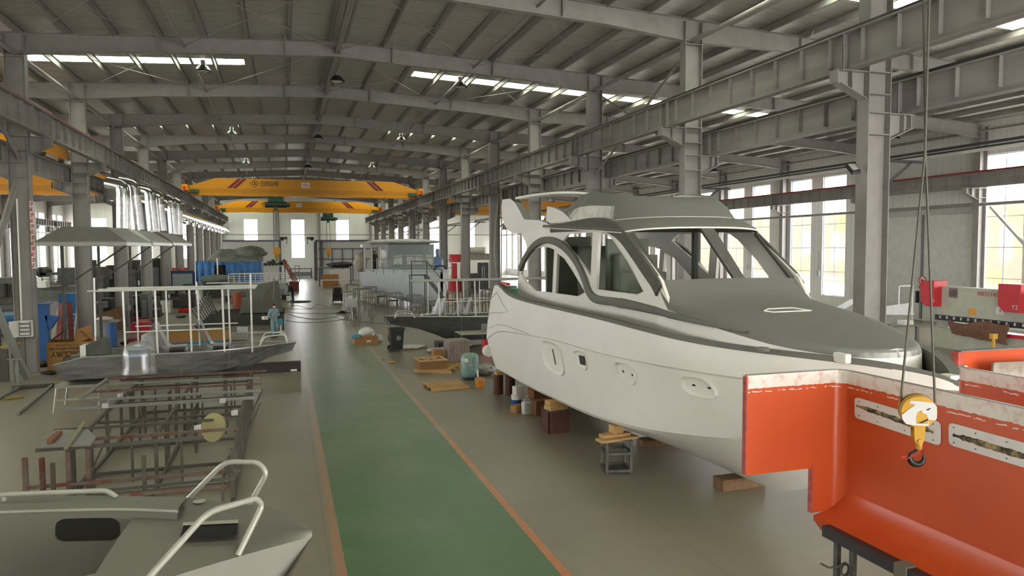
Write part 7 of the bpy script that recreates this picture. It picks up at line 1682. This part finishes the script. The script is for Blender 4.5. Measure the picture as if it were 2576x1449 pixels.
def letters(par, txt, size, loc, rot, mm, name='lettering', ext=.004):
    cu = bpy.data.curves.new(name, 'FONT'); cu.body = txt; cu.size = size; cu.extrude = ext; cu.align_x = 'CENTER'; cu.align_y = 'CENTER'
    tmp = bpy.data.objects.new(name, cu); C.objects.link(tmp); bpy.context.view_layer.update()
    me = bpy.data.meshes.new_from_object(tmp); bpy.data.objects.remove(tmp); me.materials.clear(); me.materials.append(mm); ob = bpy.data.objects.new(name, me); C.objects.link(ob); l = Vector(loc)-(rootof(par).location); ob.parent = par; ob.matrix_local = Matrix.Translation(l) @ rot.to_4x4(); return ob
FACE = Matrix.Rotation(pi/2, 3, 'X'); UPS = FACE @ Matrix.Rotation(pi, 3, 'Z')
letters(t, 'MERCURY', .27, (a.x+W0*.5, y0-.012, z1*.60), UPS, BLACK); letters(t, 'HANDLE WITH CARE', .11, (a.x+W0*.4, y0-.012, z1*.78), UPS, BLACK); letters(t, 'OUTBOARDS', .12, (a.x+W0*.45, y0-.012, z1*.90), UPS, mat('faded_print', '6e5230', .8))
m = MB(); ec = Vector((a.x+W0*.5, y0-.01, z1*.36)); m.tube([ec+Vector((.22*cos(k*pi/12), 0, .16*sin(k*pi/12))) for k in range(24)], .015, 5, closed=True); m.build('round_logo', BLACK, t)
# blue post with bracket, ladder, red posts, blue cabinet
yb_ = 33; a, b_ = onY(93, 893, yb_), onY(117, 766, yb_); MBL = mat('blue_steel', '23558c', .5, 0, .1, 3)
t = thing('blue_post', 'tall blue steel post with bracket arm beside the first left column', 'post', (a.x, yb_, 0)); MB().bb(a.x, b_.x, yb_, yb_+.4, 0, b_.z).build('post', MBL, t); MB().bb(a.x-.1, b_.x+.1, yb_-.1, yb_+.5, b_.z, b_.z+.04).build('cap', MBL, t)
c2, d_ = onY(112, 800, yb_), onY(147, 797, yb_); MB().poly([(c2.x, c2.z+.1), (d_.x, d_.z+.02), (d_.x, d_.z-.03), (c2.x+.15, c2.z-.5)], fn=lambda p: (p[0], yb_, p[1]), th=(0, .3, 0)).build('bracket', MBL, t)
for n, (px, pt_, pb_) in enumerate(((150, 764, 858), (168, 762, 853))):
    y = 36.2; a, b_ = onY(px-4, pb_, y), onY(px+4, pt_, y); one('red_post', 'dark red leaning steel channel by the ladder, %s' % ('left one' if n == 0 else 'right one'), 'channel', MB().bar((a.x+.25*n, y, 0), (b_.x-.05, y+.3, b_.z), .22, .1), mat('dark_red_channel', '6e2e2a', .7, 0, .2, 4))
y = 38.6; t = thing('ladder', 'pale wide ladder lying tilted behind the big cardboard box', 'ladder', (onY(150, 860, y).x, y, 0))
L_, R_, L2, R2 = Vector((onY(133, 860, y).x, y, .03)), Vector((onY(184, 845, y).x, y, .03)), onY(146, 778, y+1), onY(194, 778, y+1)
for p, q in ((L_, L2), (R_, R2)): MB().bar(p, q, .08, .08).build('stile', mat('ladder_pale', '9e9684', .6), t)
for k in range(4): MB().bar(L_.lerp(L2, (k+.4)/4), R_.lerp(R2, (k+.4)/4), .1, .05).build('rung', mat('ladder_pale', '9e9684', .6), t)
y = 45; a, b_ = onY(148, 778, y), onY(196, 738, y); t = thing('blue_locker', 'bright blue metal locker behind the second left column', 'locker', (a.x, y, 0)); BB = mat('bright_blue', '1d6aa5', .45); MB().bb(a.x, b_.x, y, y+.8, 0, b_.z).build('body', BB, t)
for n in range(2): x0 = a.x+(b_.x-a.x)/2*n; e = MB().bb(x0+.03, x0+(b_.x-a.x)/2-.03, y-.03, y, .1, b_.z-.08).build('door', BB, t); MB().bb(x0+(.9 if n == 0 else .1), x0+(1.0 if n == 0 else .2), y-.07, y-.03, b_.z*.55, b_.z*.65).build('handle', BLACK, e)
# long machine bed with dark housings behind
def machine(name, label, px0, px1, pyt, y, mm, d=1.5, extra=None, group=None, zb_=0.0):
    a, b_ = onY(px0, pyt, y), onY(px1, pyt, y); t = thing(name, label, 'machine', (a.x, y, 0), 0, group); h_ = a.z
    MB().bb(a.x, b_.x, y, y+d, zb_, h_*.55 if extra else h_).build('base', mm, t, bevel=.02)
    if extra:
        MB().bb(a.x+(b_.x-a.x)*.12, b_.x-(b_.x-a.x)*.12, y+.1, y+d-.1, h_*.55, h_).build('column', mm, t, bevel=.03)
        MB().bb(a.x-.1, a.x+(b_.x-a.x)*.7, y-.35, y+.3, h_*.68, h_*.9).build('head', extra, t, bevel=.03)
        MB().bb(a.x-.15, b_.x+.1, y-.4, y+.2, h_*.40, h_*.46).build('work_table', extra, t)
        MB().cyl((a.x+(b_.x-a.x)*.25, y-.2, h_*.6), .07, .35, 12).build('spindle', ALU, t)
    else:
        MB().bb(a.x+.1, b_.x-.1, y-.04, y, h_*.2, h_*.8).build('front_panel', GREYM, t)
    MB().bb(a.x-.05, b_.x+.05, y-.05, y+d, zb_, zb_+.12).build('plinth', BLACK, t)
    return t
MDK = mat('machine_dark', '3b3c37', .6, .1, .25, 3); MGR = mat('machine_green_grey', '56584f', .6, .1, .2, 3)
t = machine('press_machine', 'big dark press at the far left edge', -30, 35, 700, 43, MGR, 2, MDK)
t = thing('blue_machine_table', 'blue machine table with black underside at the left edge', 'machine table', (onY(-10, 795, 34).x, 34, 0)); a, b_ = onY(-30, 795, 34), onY(40, 792, 34); MB().bb(a.x, b_.x, 34, 36, a.z-.15, a.z).build('top', mat('teal_blue', '2a6c8c', .5), t); MB().bb(a.x, b_.x-.1, 34.1, 35.9, a.z-.5, a.z-.15).build('apron', MBL, t)
for x in (a.x+.2, b_.x-.2): MB().bb(x-.08, x+.08, 34.2, 34.4, 0, a.z-.5).build('leg', BLACK, t)
t = thing('machine_bed', 'long grey machine bed with rusty top behind the first left columns', 'machine', (-16, 52, 0)); a, b_ = onY(92, 727, 52), onY(196, 724, 52); MB().bb(a.x, b_.x, 52, 53.5, .0, a.z).build('bed', MGR, t); MB().bb(a.x-.1, b_.x+.1, 51.8, 53.7, a.z, a.z+.15).build('table', DKST, t); MB().bb(a.x+.5, b_.x-.3, 51.9, 52, .3, a.z*.6).build('guard', GREYM, t)
yy = 56; a, b_ = onY(145, 712, yy), onY(196, 674, yy); t = thing('shear_machine', 'black box-shaped machine housing on blue frame against the bright window', 'machine', (a.x, yy, 0)); MB().bb(a.x, b_.x, yy, yy+2, a.z, b_.z).build('housing', MDK, t); MB().bb(a.x-.3, b_.x, yy, yy+1.8, 0, a.z-.3).build('frame', MBL, t); MB().bb(a.x-.2, b_.x, yy-.1, yy+1.9, a.z-.3, a.z).build('bed', MDK, t)
MB().tube([(a.x+1, yy+1, b_.z+.2+.13*sin(k*pi/6)) if 0 else (a.x+1+.14*cos(k*pi/6), yy+1, b_.z+.1+.14*sin(k*pi/6)) for k in range(12)], .04, 6, closed=True).build('lifting_eye', MDK, t)
c2, d_ = onY(100, 700, yy), onY(146, 686, yy); MB().bb(d_.x-1.3, d_.x, yy+.2, yy+1.6, c2.z+.2, d_.z).build('chute', MDK, t); MB().tube([(c2.x, yy+.2, c2.z+.4), (c2.x, yy+1.6, c2.z+.4)], .35, 14).tube([(c2.x, yy+.2, c2.z+.4), (d_.x-1.2, yy+.2, c2.z+.4)], .3, 8).build('roller', MDK, t)
one('white_machine_box', 'white control box on the machine bed by the bright windows', 'box', MB().bb(onY(93, 700, 51).x, onY(115, 700, 51).x, 51, 51.8, onY(100, 724, 51).z, onY(100, 708, 51).z), WHITE)
rnd = random.Random(11)
spec = [(204, 236, 655, 60, 1, 'drill press'), (236, 262, 672, 58, 0, 'tool cabinet'), (262, 290, 668, 62, 1, 'milling machine'), (320, 345, 655, 64, 0, 'tall dark enclosure'), (345, 362, 668, 60, 1, 'milling machine'), (380, 402, 650, 66, 0, 'dark control cabinet'), (404, 426, 665, 70, 1, 'milling machine'),
        (205, 243, 765, 44, 0, 'low dark workbench'), (245, 282, 752, 47, 1, 'grinder'), (322, 350, 745, 48.5, 1, 'small lathe'), (352, 372, 740, 48, 0, 'dark tool cupboard'), (376, 398, 748, 52, 1, 'band saw'), (418, 450, 722, 60, 1, 'machine heaped with yellow parts'), (456, 486, 715, 64, 1, 'dark machine')]
for n, (x0, x1, yt_, y, kx, w) in enumerate(spec):
    machine('workshop_machine', '%s behind the left columns, %s machine from the left' % (w, ORD[n]), x0, x1, yt_, y, (MDK, MGR, DARK)[n % 3], 1.4, (MGR, MDK, GREYM)[n % 3] if kx else None)
a, b_ = onY(432, 760, 66), onY(487, 688, 66); t = thing('framed_board', 'blue-framed grey board standing behind the left columns', 'board', (a.x, 66, 0)); MB().bb(a.x, b_.x, 66, 66.06, .2, b_.z).build('sheet', mat('pale_blue_board', 'a3abae', .5), t)
for x in (a.x, b_.x): MB().bb(x-.1, x+.1, 65.95, 66.1, 0, b_.z+.1).build('frame_post', mat('frame_blue', '2f4668', .6), t)
MB().bb(a.x, b_.x, 65.95, 66.1, b_.z, b_.z+.25).build('frame_top', mat('frame_blue', '2f4668', .6), t)
for k in range(3): one('orange_item', 'small orange item on top of the blue-framed board, %s' % ORD[k], 'item', MB().bb(a.x+.1+k*.45, a.x+.4+k*.45, 65.95, 66.1, b_.z+.26, b_.z+.5), mat('orange_red', 'c04a28', .6), 'orange items on the framed board')
a, b_ = onY(396, 787, 55), onY(430, 757, 55); t = thing('white_cabinet_low', 'low white cabinet with two doors behind the canopy frame', 'cabinet', (a.x, 55, 0)); MB().bb(a.x, b_.x, 55, 55.8, 0, b_.z).build('body', LGREY, t)
for n in range(2): MB().bb(a.x+.03+n*(b_.x-a.x)/2, a.x+(n+1)*(b_.x-a.x)/2-.03, 54.97, 55, .06, b_.z-.05).build('door', WHITE, t)
t = thing('red_trolley_jack', 'red trolley base with dark load on the floor behind the canopy frame', 'trolley', (G(462, 786).x, G(462, 786).y, 0)); q = G(462, 786); MB().bb(q.x-.35, q.x+.45, q.y, q.y+.8, .05, .3).build('base', RED, t); MB().bb(q.x-.3, q.x+.7, q.y+.2, q.y+1.3, .3, 1.3).build('load', DARK, t, bevel=.1)
for x in (-.3, .4): MB().cyl((q.x+x, q.y+.1, .08), .08, .06, 12, axis='X').build('wheel', BLACK, t)
# near clutter right of the second column
a, b_ = onY(243, 858, 37), onY(274, 812, 37); t = thing('white_bench_cabinet', 'white bench cabinet with clutter on top beside the second left column', 'cabinet', (a.x, 37, 0)); MB().bb(a.x, b_.x, 37, 38, 0, b_.z).build('body', LGREY, t); MB().bb(a.x-.05, b_.x+.3, 36.9, 38.1, b_.z, b_.z+.05).build('top', ALU, t)
one('tangle', 'tangled hose and fittings on the white bench cabinet', 'hose', blob((a.x+b_.x)/2, 37.4, b_.z+.05, .35, .3, .1, seed=90, amp=.5), PATCH)
one('blue_gas_bottle', 'blue cylinder standing right of the white bench cabinet', 'cylinder', MB().lathe((onY(283, 850, 36.8).x, 36.8, 0), [(.2, 0), (.2, .95), (.12, 1.1), (.05, 1.12)], 16), MBL)
a, b_, c2, d_ = onY(240, 830, 41), onY(240, 793, 41), onY(310, 768, 44), onY(308, 830, 44)
one('plywood_sheet', 'brown plywood sheet leaning behind the white bench cabinet', 'plywood', MB().add([a, b_, c2, d_]+[v+Vector((.02, .04, 0)) for v in (a, b_, c2, d_)], BOXF), mat('ply_brown', '7a5a38', .8, 0, .1, 2))
q = G(350, 862); t = thing('red_cart', 'red tool cart among clutter behind the canopy boat', 'cart', (q.x, q.y, 0)); CR = mat('cart_red', 'b32440', .45); MB().bb(q.x-.35, q.x+.45, q.y, q.y+.7, .45, .95).build('upper_tray', CR, t); MB().bb(q.x-.5, q.x+.6, q.y-.1, q.y+.8, .08, .2).build('lower_tray', CR, t)
for x in (-.4, .5): MB().cyl((q.x+x, q.y, .08), .08, .05, 12, axis='X').build('wheel', BLACK, t)
MB().tube(rounded([(q.x-.3, q.y, .95), (q.x-.35, q.y, 1.2), (q.x+.35, q.y, 1.2), (q.x+.4, q.y, .95)], .06), .015, 6).build('handle', CR, t)
one('brown_box_far', 'brown cardboard box above the red tool cart', 'box', MB().bb(onY(345, 822, 39).x, onY(372, 806, 39).x, 39, 39.6, 0, onY(360, 806, 39).z), CARD)
for n, (px, py_, r) in enumerate(((250, 880, .3), (285, 885, .35), (318, 868, .3), (225, 905, .25), (95, 925, .4), (118, 945, .25), (455, 800, .3), (380, 850, .25))):
    q = G(px, py_); one('scrap_heap', 'small dark scrap heap on the floor, ' + ('left of the wrapped console', 'behind the wrapped console', 'below the red cart', 'before the big carton', 'at the foot of the first left column', 'right foot of the first left column', 'by the red trolley', 'under the canopy boat seats')[n], 'scrap', blob(q.x, q.y+.3, 0, r, r*.8, r*.25, seed=100+n, amp=.6), DARK)
# leaning grey beam and stands at the left edge
A, B_ = onZ(68, 952, .05), onY(-12, 770, 27); t = thing('leaning_beam', 'grey steel beam leaning at the left edge in front of the first column', 'beam', (A.x, A.y, 0)); MB().bar(A, B_, .2, .12).build('beam', BMT[2], t)
for n, (px, yt_) in enumerate(((32, 905), (45, 905))):
    q = G(px, 962+3*n); one('rod_stand', 'thin grey stand under the leaning beam, %s' % ('left one' if n == 0 else 'right one'), 'stand', MB().bb(q.x-.04, q.x+.04, q.y, q.y+.08, 0, onY(px, yt_, q.y).z).bb(q.x-.12, q.x+.12, q.y-.05, q.y+.12, onY(px, yt_, q.y).z, onY(px, yt_, q.y).z+.04), BMT[2])
q = G(-5, 960); t = thing('leaning_panel', 'dark timber and yellow barred panel at the left edge', 'panel', (q.x, q.y, 0)); a, b_ = onY(-30, 880, q.y), onY(18, 868, q.y); MB().bb(a.x, b_.x, q.y, q.y+.1, 0, a.z).build('panel', mat('dark_panel', '4c4a3f', .7), t); MB().bar((a.x, q.y-.02, a.z), (onY(52, 862, q.y).x, q.y-.02, onY(52, 862, q.y).z), .06, .06).build('yellow_bar', mat('dull_yellow', '9a7d2c', .6), t)
o = MB().bar(onZ(10, 1003, .04), onZ(60, 998, .04), .08, .06).build('yellow_timber', mat('dull_yellow', '9a7d2c', .6)); tag(o, 'short yellow timber on the floor at the left edge', 'timber')
o = MB().bar(onZ(30, 975, .06), onZ(135, 968, .06), .12, .1).build('dark_channel', DKST); tag(o, 'dark steel channel on the floor behind the two grey pipes', 'channel')
# columns of clutter along the bright left wall: low racks
for n in range(6):
    y = 66+7*n; x = -20-.4*n; t = thing('wall_rack', 'dark low storage rack before the left wall windows, %s from the camera' % ORD[n], 'rack', (x, y, 0), 0, 'racks along the left wall')
    for dx_ in (0, 2.6): MB().bb(x+dx_-.05, x+dx_+.05, y, y+.1, 0, 2.0).build('upright', DKST, t)
    for z in (.5, 1.2, 1.9): MB().bb(x, x+2.6, y-.1, y+.7, z-.04, z).build('shelf', DKST, t)
    MB().bb(x+.2, x+1.4, y, y+.6, .5, .95).bb(x+1.5, x+2.3, y, y+.6, 1.2, 1.7).build('stored_boxes', (DARK, MGR)[n % 2], t)
# ================================================================ right aisle: press brake, tables, door surroundings
px_ = 27.3
P = lambda a, b, X=px_: onX(a, b, X)
# press brake stands along the hall at x = 27.3, its face towards the camera side
ya, yb_ = P(2340, 700).y, P(2650, 700).y
zt_, zb2 = P(2400, 722).z, P(2400, 795).z
t = thing('press_brake', 'pale grey and red press brake with WD1145S lettering at the right edge', 'press brake', (px_, (ya+yb_)/2, 0)); PG = mat('press_grey', 'b5b6a8', .5); PR = mat('press_red', 'c42a34', .4)
MB().bb(px_, px_+.5, yb_, ya-.4, zb2, zt_).build('ram', PG, t)
for q, (x0, x1, y0, y1) in zip('ab', ((2334, 2370, 706, 768), (2530, 2590, 714, 782))):
    p0, p1 = P(x0, y1), P(x1, y0); zt2 = P((x0+x1)/2, y0).z; e = MB().poly([(p0.y, p0.z+.25), (p0.y, zt2), (p1.y, zt2), (p1.y, p0.z), (p0.y-.25, p0.z)], fn=lambda u: (px_-.45, u[0], u[1]), th=(.75, 0, 0)).build('cylinder_cover', PR, t, bevel=.02)
FX = Matrix(((0, 0, -1), (-1, 0, 0), (0, 1, 0)))   # text reading along -y, facing -x
q = P(2489, 741); letters(t, 'WD1145S', .25, (px_-.02, q.y, q.z), FX, mat('letter_orange', 'd2502c', .5)); q = P(2345, 757, px_-.5); letters(t, 'Y1', .2, (px_-.47, q.y, q.z), FX, WHITE); q = P(2551, 774, px_-.5); letters(t, 'Y2', .24, (px_-.47, q.y, q.z), FX, WHITE)
def plate(par, px, py_, w, h_, mm, name, X=px_-.01): q = P(px, py_, X); return MB().bb(X-.015, X, q.y-w/2, q.y+w/2, q.z-h_/2, q.z+h_/2).build(name, mm, par)
e = plate(t, 2398, 737, .42, .42, GREYM, 'badge'); q = P(2398, 737, px_-.03); m = MB(); X = px_-.035
m.bb(X-.01, X, q.y-.14, q.y+.14, q.z+.1, q.z+.13).bb(X-.01, X, q.y-.14, q.y-.11, q.z-.13, q.z+.13).bb(X-.01, X, q.y-.14, q.y+.14, q.z-.13, q.z-.10).bb(X-.01, X, q.y+.11, q.y+.14, q.z-.13, q.z+.05).bb(X-.01, X, q.y-.05, q.y+.11, q.z+.02, q.z+.05).bb(X-.01, X, q.y-.05, q.y-.02, q.z-.06, q.z+.05).bb(X-.01, X, q.y-.05, q.y+.06, q.z-.06, q.z-.03); m.build('badge_emblem', mat('badge_red', '7a2440', .5), e)
e = plate(t, 2516, 782, .36, .3, WHITE, 'number_plate'); q = P(2516, 782, px_-.03); letters(t, '1', .24, (px_-.035, q.y, q.z), FX, BLACK)
plate(t, 2446, 784, .32, .28, mat('sticker_orange', 'dc9a2c', .5), 'warning_sticker')
m = MB(); zz = zb2; m.bb(px_-.12, px_+.3, yb_, ya-.4, zz-.22, zz).build('tool_holder', mat('tooling_black', '2c2d30', .4, .3), t)
for k in range(14): y = yb_+.3+k*(ya-yb_-1.0)/13; MB().bb(px_-.16, px_-.11, y-.04, y+.04, zz-.14, zz-.02).build('clamp', ALU, t)
MB().bb(px_-.1, px_+.4, yb_, ya-.4, 0, zz-.55).build('lower_beam', PG, t); MB().bb(px_-.2, px_+.4, yb_, yb_+2.4, zz-.62, zz-.48).build('red_strip', PR, t)
for y0, y1 in ((ya-.9, ya-.3), (yb_, yb_+1.0)): MB().bb(px_+.1, px_+1.2, y0, y1, 0, zt_-.1).build('side_frame', PG, t)
q = onZ(2527, 905); one('yellow_post', 'small yellow post in front of the press brake', 'post', MB().tube([(q.x-.6, q.y, 0), (q.x-.6, q.y, onY(2527, 838, q.y).z)], .06, 8).bb(q.x-.72, q.x-.48, q.y-.08, q.y+.08, onY(2527, 838, q.y).z-.2, onY(2527, 838, q.y).z), mat('post_yellow', 'd0a042', .5))
# brown cloth over the front edge
m = MB(); rows = []; rnd = random.Random(8)
top = [P(2388+k*16.5, 803+k*.9+6*sin(k*.9), px_-.35) for k in range(10)]; bot = [P(2390+k*16, 838+k*3.4, px_-.25) for k in range(10)]
rows = [[a.lerp(b3, j/5)+Vector((-.08*sin(k*1.9+j), 0, -.10*sin(pi*k/9)*(1-j/5))) for k, (a, b3) in enumerate(zip(top, bot))] for j in range(6)]
m.grid(rows, True); one('brown_cloth', 'brown cloth hanging over the front of the press brake', 'cloth', m, mat('brown_cloth', '7c5a48', .95, 0, .15, 8))
# steel table with sheet
q = onZ(2420, 862); t = thing('steel_table', 'grey steel table with a bright sheet on it in front of the press brake', 'table', (q.x, q.y, 0)); zt2 = 1.0
a, b_, c2, d_ = onZ(2225, 800, zt2), onZ(2345, 793, zt2), onZ(2400, 801, zt2), onZ(2330, 808, zt2)
xs = [onZ(2228, 806, zt2), onZ(2372, 796, zt2), onZ(2405, 806, zt2), onZ(2236, 812, zt2)]
cx_ = sum(v.x for v in xs)/4; x0 = onZ(2240, 806, zt2).x; y0 = onZ(2385, 812, zt2).y; 
TX0, TX1, TY0, TY1 = 24.2, 26.4, 24.6, 29.5
MB().bb(TX0, TX1, TY0, TY1, .93, 1.0).build('table_top', GREYM, t)
for x in (TX0+.1, TX1-.1):
    for y in (TY0+.1, (TY0+TY1)/2, TY1-.1): MB().bb(x-.06, x+.06, y-.06, y+.06, 0, .93).build('leg', GREYM, t)
MB().bb(TX0+.1, TX1-.1, TY0+.1, TY1-.1, .25, .30).build('lower_shelf', DKST, t)
one('bright_sheet', 'bright metal sheet lying on the grey steel table', 'sheet', MB().bb(TX0-.1, TX1-.3, TY0+1.0, TY1+.2, 1.0, 1.03), ALU)
for k in range(3): one('stacked_part', 'dark metal part on the lower shelf of the grey steel table, %s' % ORD[k], 'part', MB().box((25.2, TY0+1+k*1.4, .42), (1.2, .7, .24), .2*k), DKST, 'parts on the lower shelf')
one('white_offcut', 'small white block on the end of the grey steel table', 'block', MB().bb(TX1-.8, TX1-.3, TY0+.1, TY0+.5, 1.0, 1.18), WHITE)
# sign, frame and tilted sheet by the door
X = XO-.12; q = P(2321, 705, X); t = thing('no_smoking_sign', 'round red and white prohibition sign beside the sectional door', 'sign', (X, q.y, q.z)); R_ = .27
MB().lathe((X, q.y, q.z), [(R_*.98, -.02), (R_, 0), (R_, .02)], 28, 'X').build('disc', WHITE, t)
m = MB(); m.tube([(X-.03, q.y+R_*.88*cos(k*pi/14), q.z+R_*.88*sin(k*pi/14)) for k in range(28)], .03, 6, closed=True); m.bar((X-.03, q.y+.18, q.z+.18), (X-.03, q.y-.18, q.z-.18), .04, .02); m.build('red_ring', RED, t); MB().bb(X-.04, X-.03, q.y-.12, q.y+.1, q.z-.03, q.z+.03).build('symbol', BLACK, t); MB().bb(X-.02, X, q.y-.24, q.y+.24, q.z-.48, q.z-.34).build('red_plate', RED, t)
y = 31.5; a, b_ = onY(2262, 742, y), onY(2297, 717, y); t = thing('tube_frame', 'light square tube frame standing before the sectional door', 'stand', (a.x, y, 0))
for x in (a.x, b_.x): MB().bb(x-.05, x+.05, y, y+.1, 0, b_.z).build('post', LGREY, t)
MB().bb(a.x, b_.x, y, y+.1, b_.z-.08, b_.z).build('top_bar', LGREY, t)
y = 29.0; a = [onY(2226, 770, y), onY(2290, 762, y), onY(2300, 792, y), onY(2226, 792, y)]
one('tilted_plate', 'pale sheet heap behind the grey steel table', 'sheet', MB().add([(v.x, v.y, v.z) for v in a]+[(v.x, v.y+1.2, 0) for v in a], BOXF), LGREY)
y = 35; a, b_ = onY(2125, 777, y), onY(2165, 755, y); one('pale_wedge', 'pale grey wedge-shaped plate behind the big right column', 'plate', MB().add([(a.x, y, 0), (b_.x, y, 0), (b_.x, y, b_.z), (a.x, y, a.z)]+[(a.x, y+.8, 0), (b_.x, y+.8, 0), (b_.x, y+.8, b_.z), (a.x, y+.8, a.z)], BOXF), LGREY)
# noticeboards, sockets, conduits on the right wall
for n, (px, pt_, pb_) in enumerate(((1882, 630, 680), (2058, 630, 695))):
    q, q2 = P(px, pt_, XO-.05), P(px, pb_-8, XO-.05); t = thing('wall_socket', 'small white switch box with conduit between right wall windows, %s' % ('farther one' if n == 0 else 'nearer one'), 'switch box', q2); MB().bb(XO-.1, XO, q2.y-.15, q2.y+.15, q2.z-.2, q2.z+.2).build('box', LGREY, t); MB().tube([(XO-.05, q2.y, q2.z), (XO-.05, q2.y, q.z)], .025, 6).build('conduit', LGREY, t)
o = MB().bb(XO-.08, XO, P(2150, 730, XO).y-.5, P(2150, 730, XO).y+.35, P(2150, 742, XO).z, P(2150, 715, XO).z).build('notice_board', PATCH); tag(o, 'pale notice board on the right wall beside the big column', 'board')
# white pipe and busbars with brackets
o = MB().tube(rounded([onY(2236, 397, 14.6), onY(2229, 560, 14.6), onY(2222, 810, 14.6)], .3), .022, 8).build('white_conduit', WHITE); tag(o, 'thin white pipe running down beside the big right column', 'pipe')
q1 = onX(2236, 397, 14.0); zb3 = q1.z
yy0, yy1 = 8.0, 116
for n, (xx, dz, lab, mm) in enumerate(((14.55, 0, 'dark power rail running along the right aisle', BLACK), (14.45, -.06, 'thin pale cable run below the dark power rail', BM2), (14.62, .1, 'upper dark power rail along the right aisle', BLACK))):
    o = MB().bb(xx-.03, xx+.03, yy0, yy1, zb3+dz-.03, zb3+dz+.03).build('power_rail', mm); tag(o, lab, 'power rail')
for i in range(0, 12):
    y = 13.74+8*i; t = thing('rail_bracket', 'black bracket holding the power rail on the right columns, %s from the camera' % ORD[i], 'bracket', (XR+.31, y, zb3), 0, 'power rail brackets'); MB().bb(XR+.31, 14.75, y-.03, y+.03, zb3-.16, zb3-.1).build('arm', BLACK, t); MB().bar((XR+.31, y, zb3-.75), (14.3, y, zb3-.15), .06, .06).build('stay', BLACK, t)
t = thing('flood_lamp', 'square flood lamp on the big right column', 'lamp', onY(2145, 425, 13.6)); q = onY(2143, 420, 13.5); a = [onY(2128, 412, 13.3), onY(2150, 411, 13.7), onY(2166, 429, 13.6), onY(2146, 433, 13.2)]
MB().add(a+[v+Vector((.02, .05, -.06)) for v in a], BOXF).build('housing', BLACK, t); c2 = sum(a, Vector())/4; MB().add([c2+(v-c2)*.75+Vector((-.01, -.01, .012)) for v in a], [(0, 1, 2, 3)]).build('glass', mat('lamp_glass', 'a9aaa0', .2), t)
# right aisle braces behind the yacht and downpipe
o = MB().tube([(XO-.12, onX(2462, 500, XO-.12).y, 0), (XO-.12, onX(2462, 500, XO-.12).y, 10.3)], .1, 12).build('downpipe', LGREY); tag(o, 'pale grey downpipe beside the right wall column near the door', 'pipe')
A, B_ = P(2492, 520, XO-.2), P(2600, 640, XO-.2); o = MB().bar(A, B_, .12, .12).build('wall_brace', LGREY); tag(o, 'slanting white brace crossing the right edge window', 'brace')
# inside the yacht view: machines on the far aisle floor
for n, (px, y) in enumerate(((1440, 45), (1650, 40))):
    q = onY(px, 690, y); one('aisle_crate', 'grey crate in the right aisle seen through the yacht windows, %s' % ('left' if n == 0 else 'right'), 'crate', MB().bb(q.x-.8, q.x+.8, y, y+1.2, 0, 1.1), LGREY)
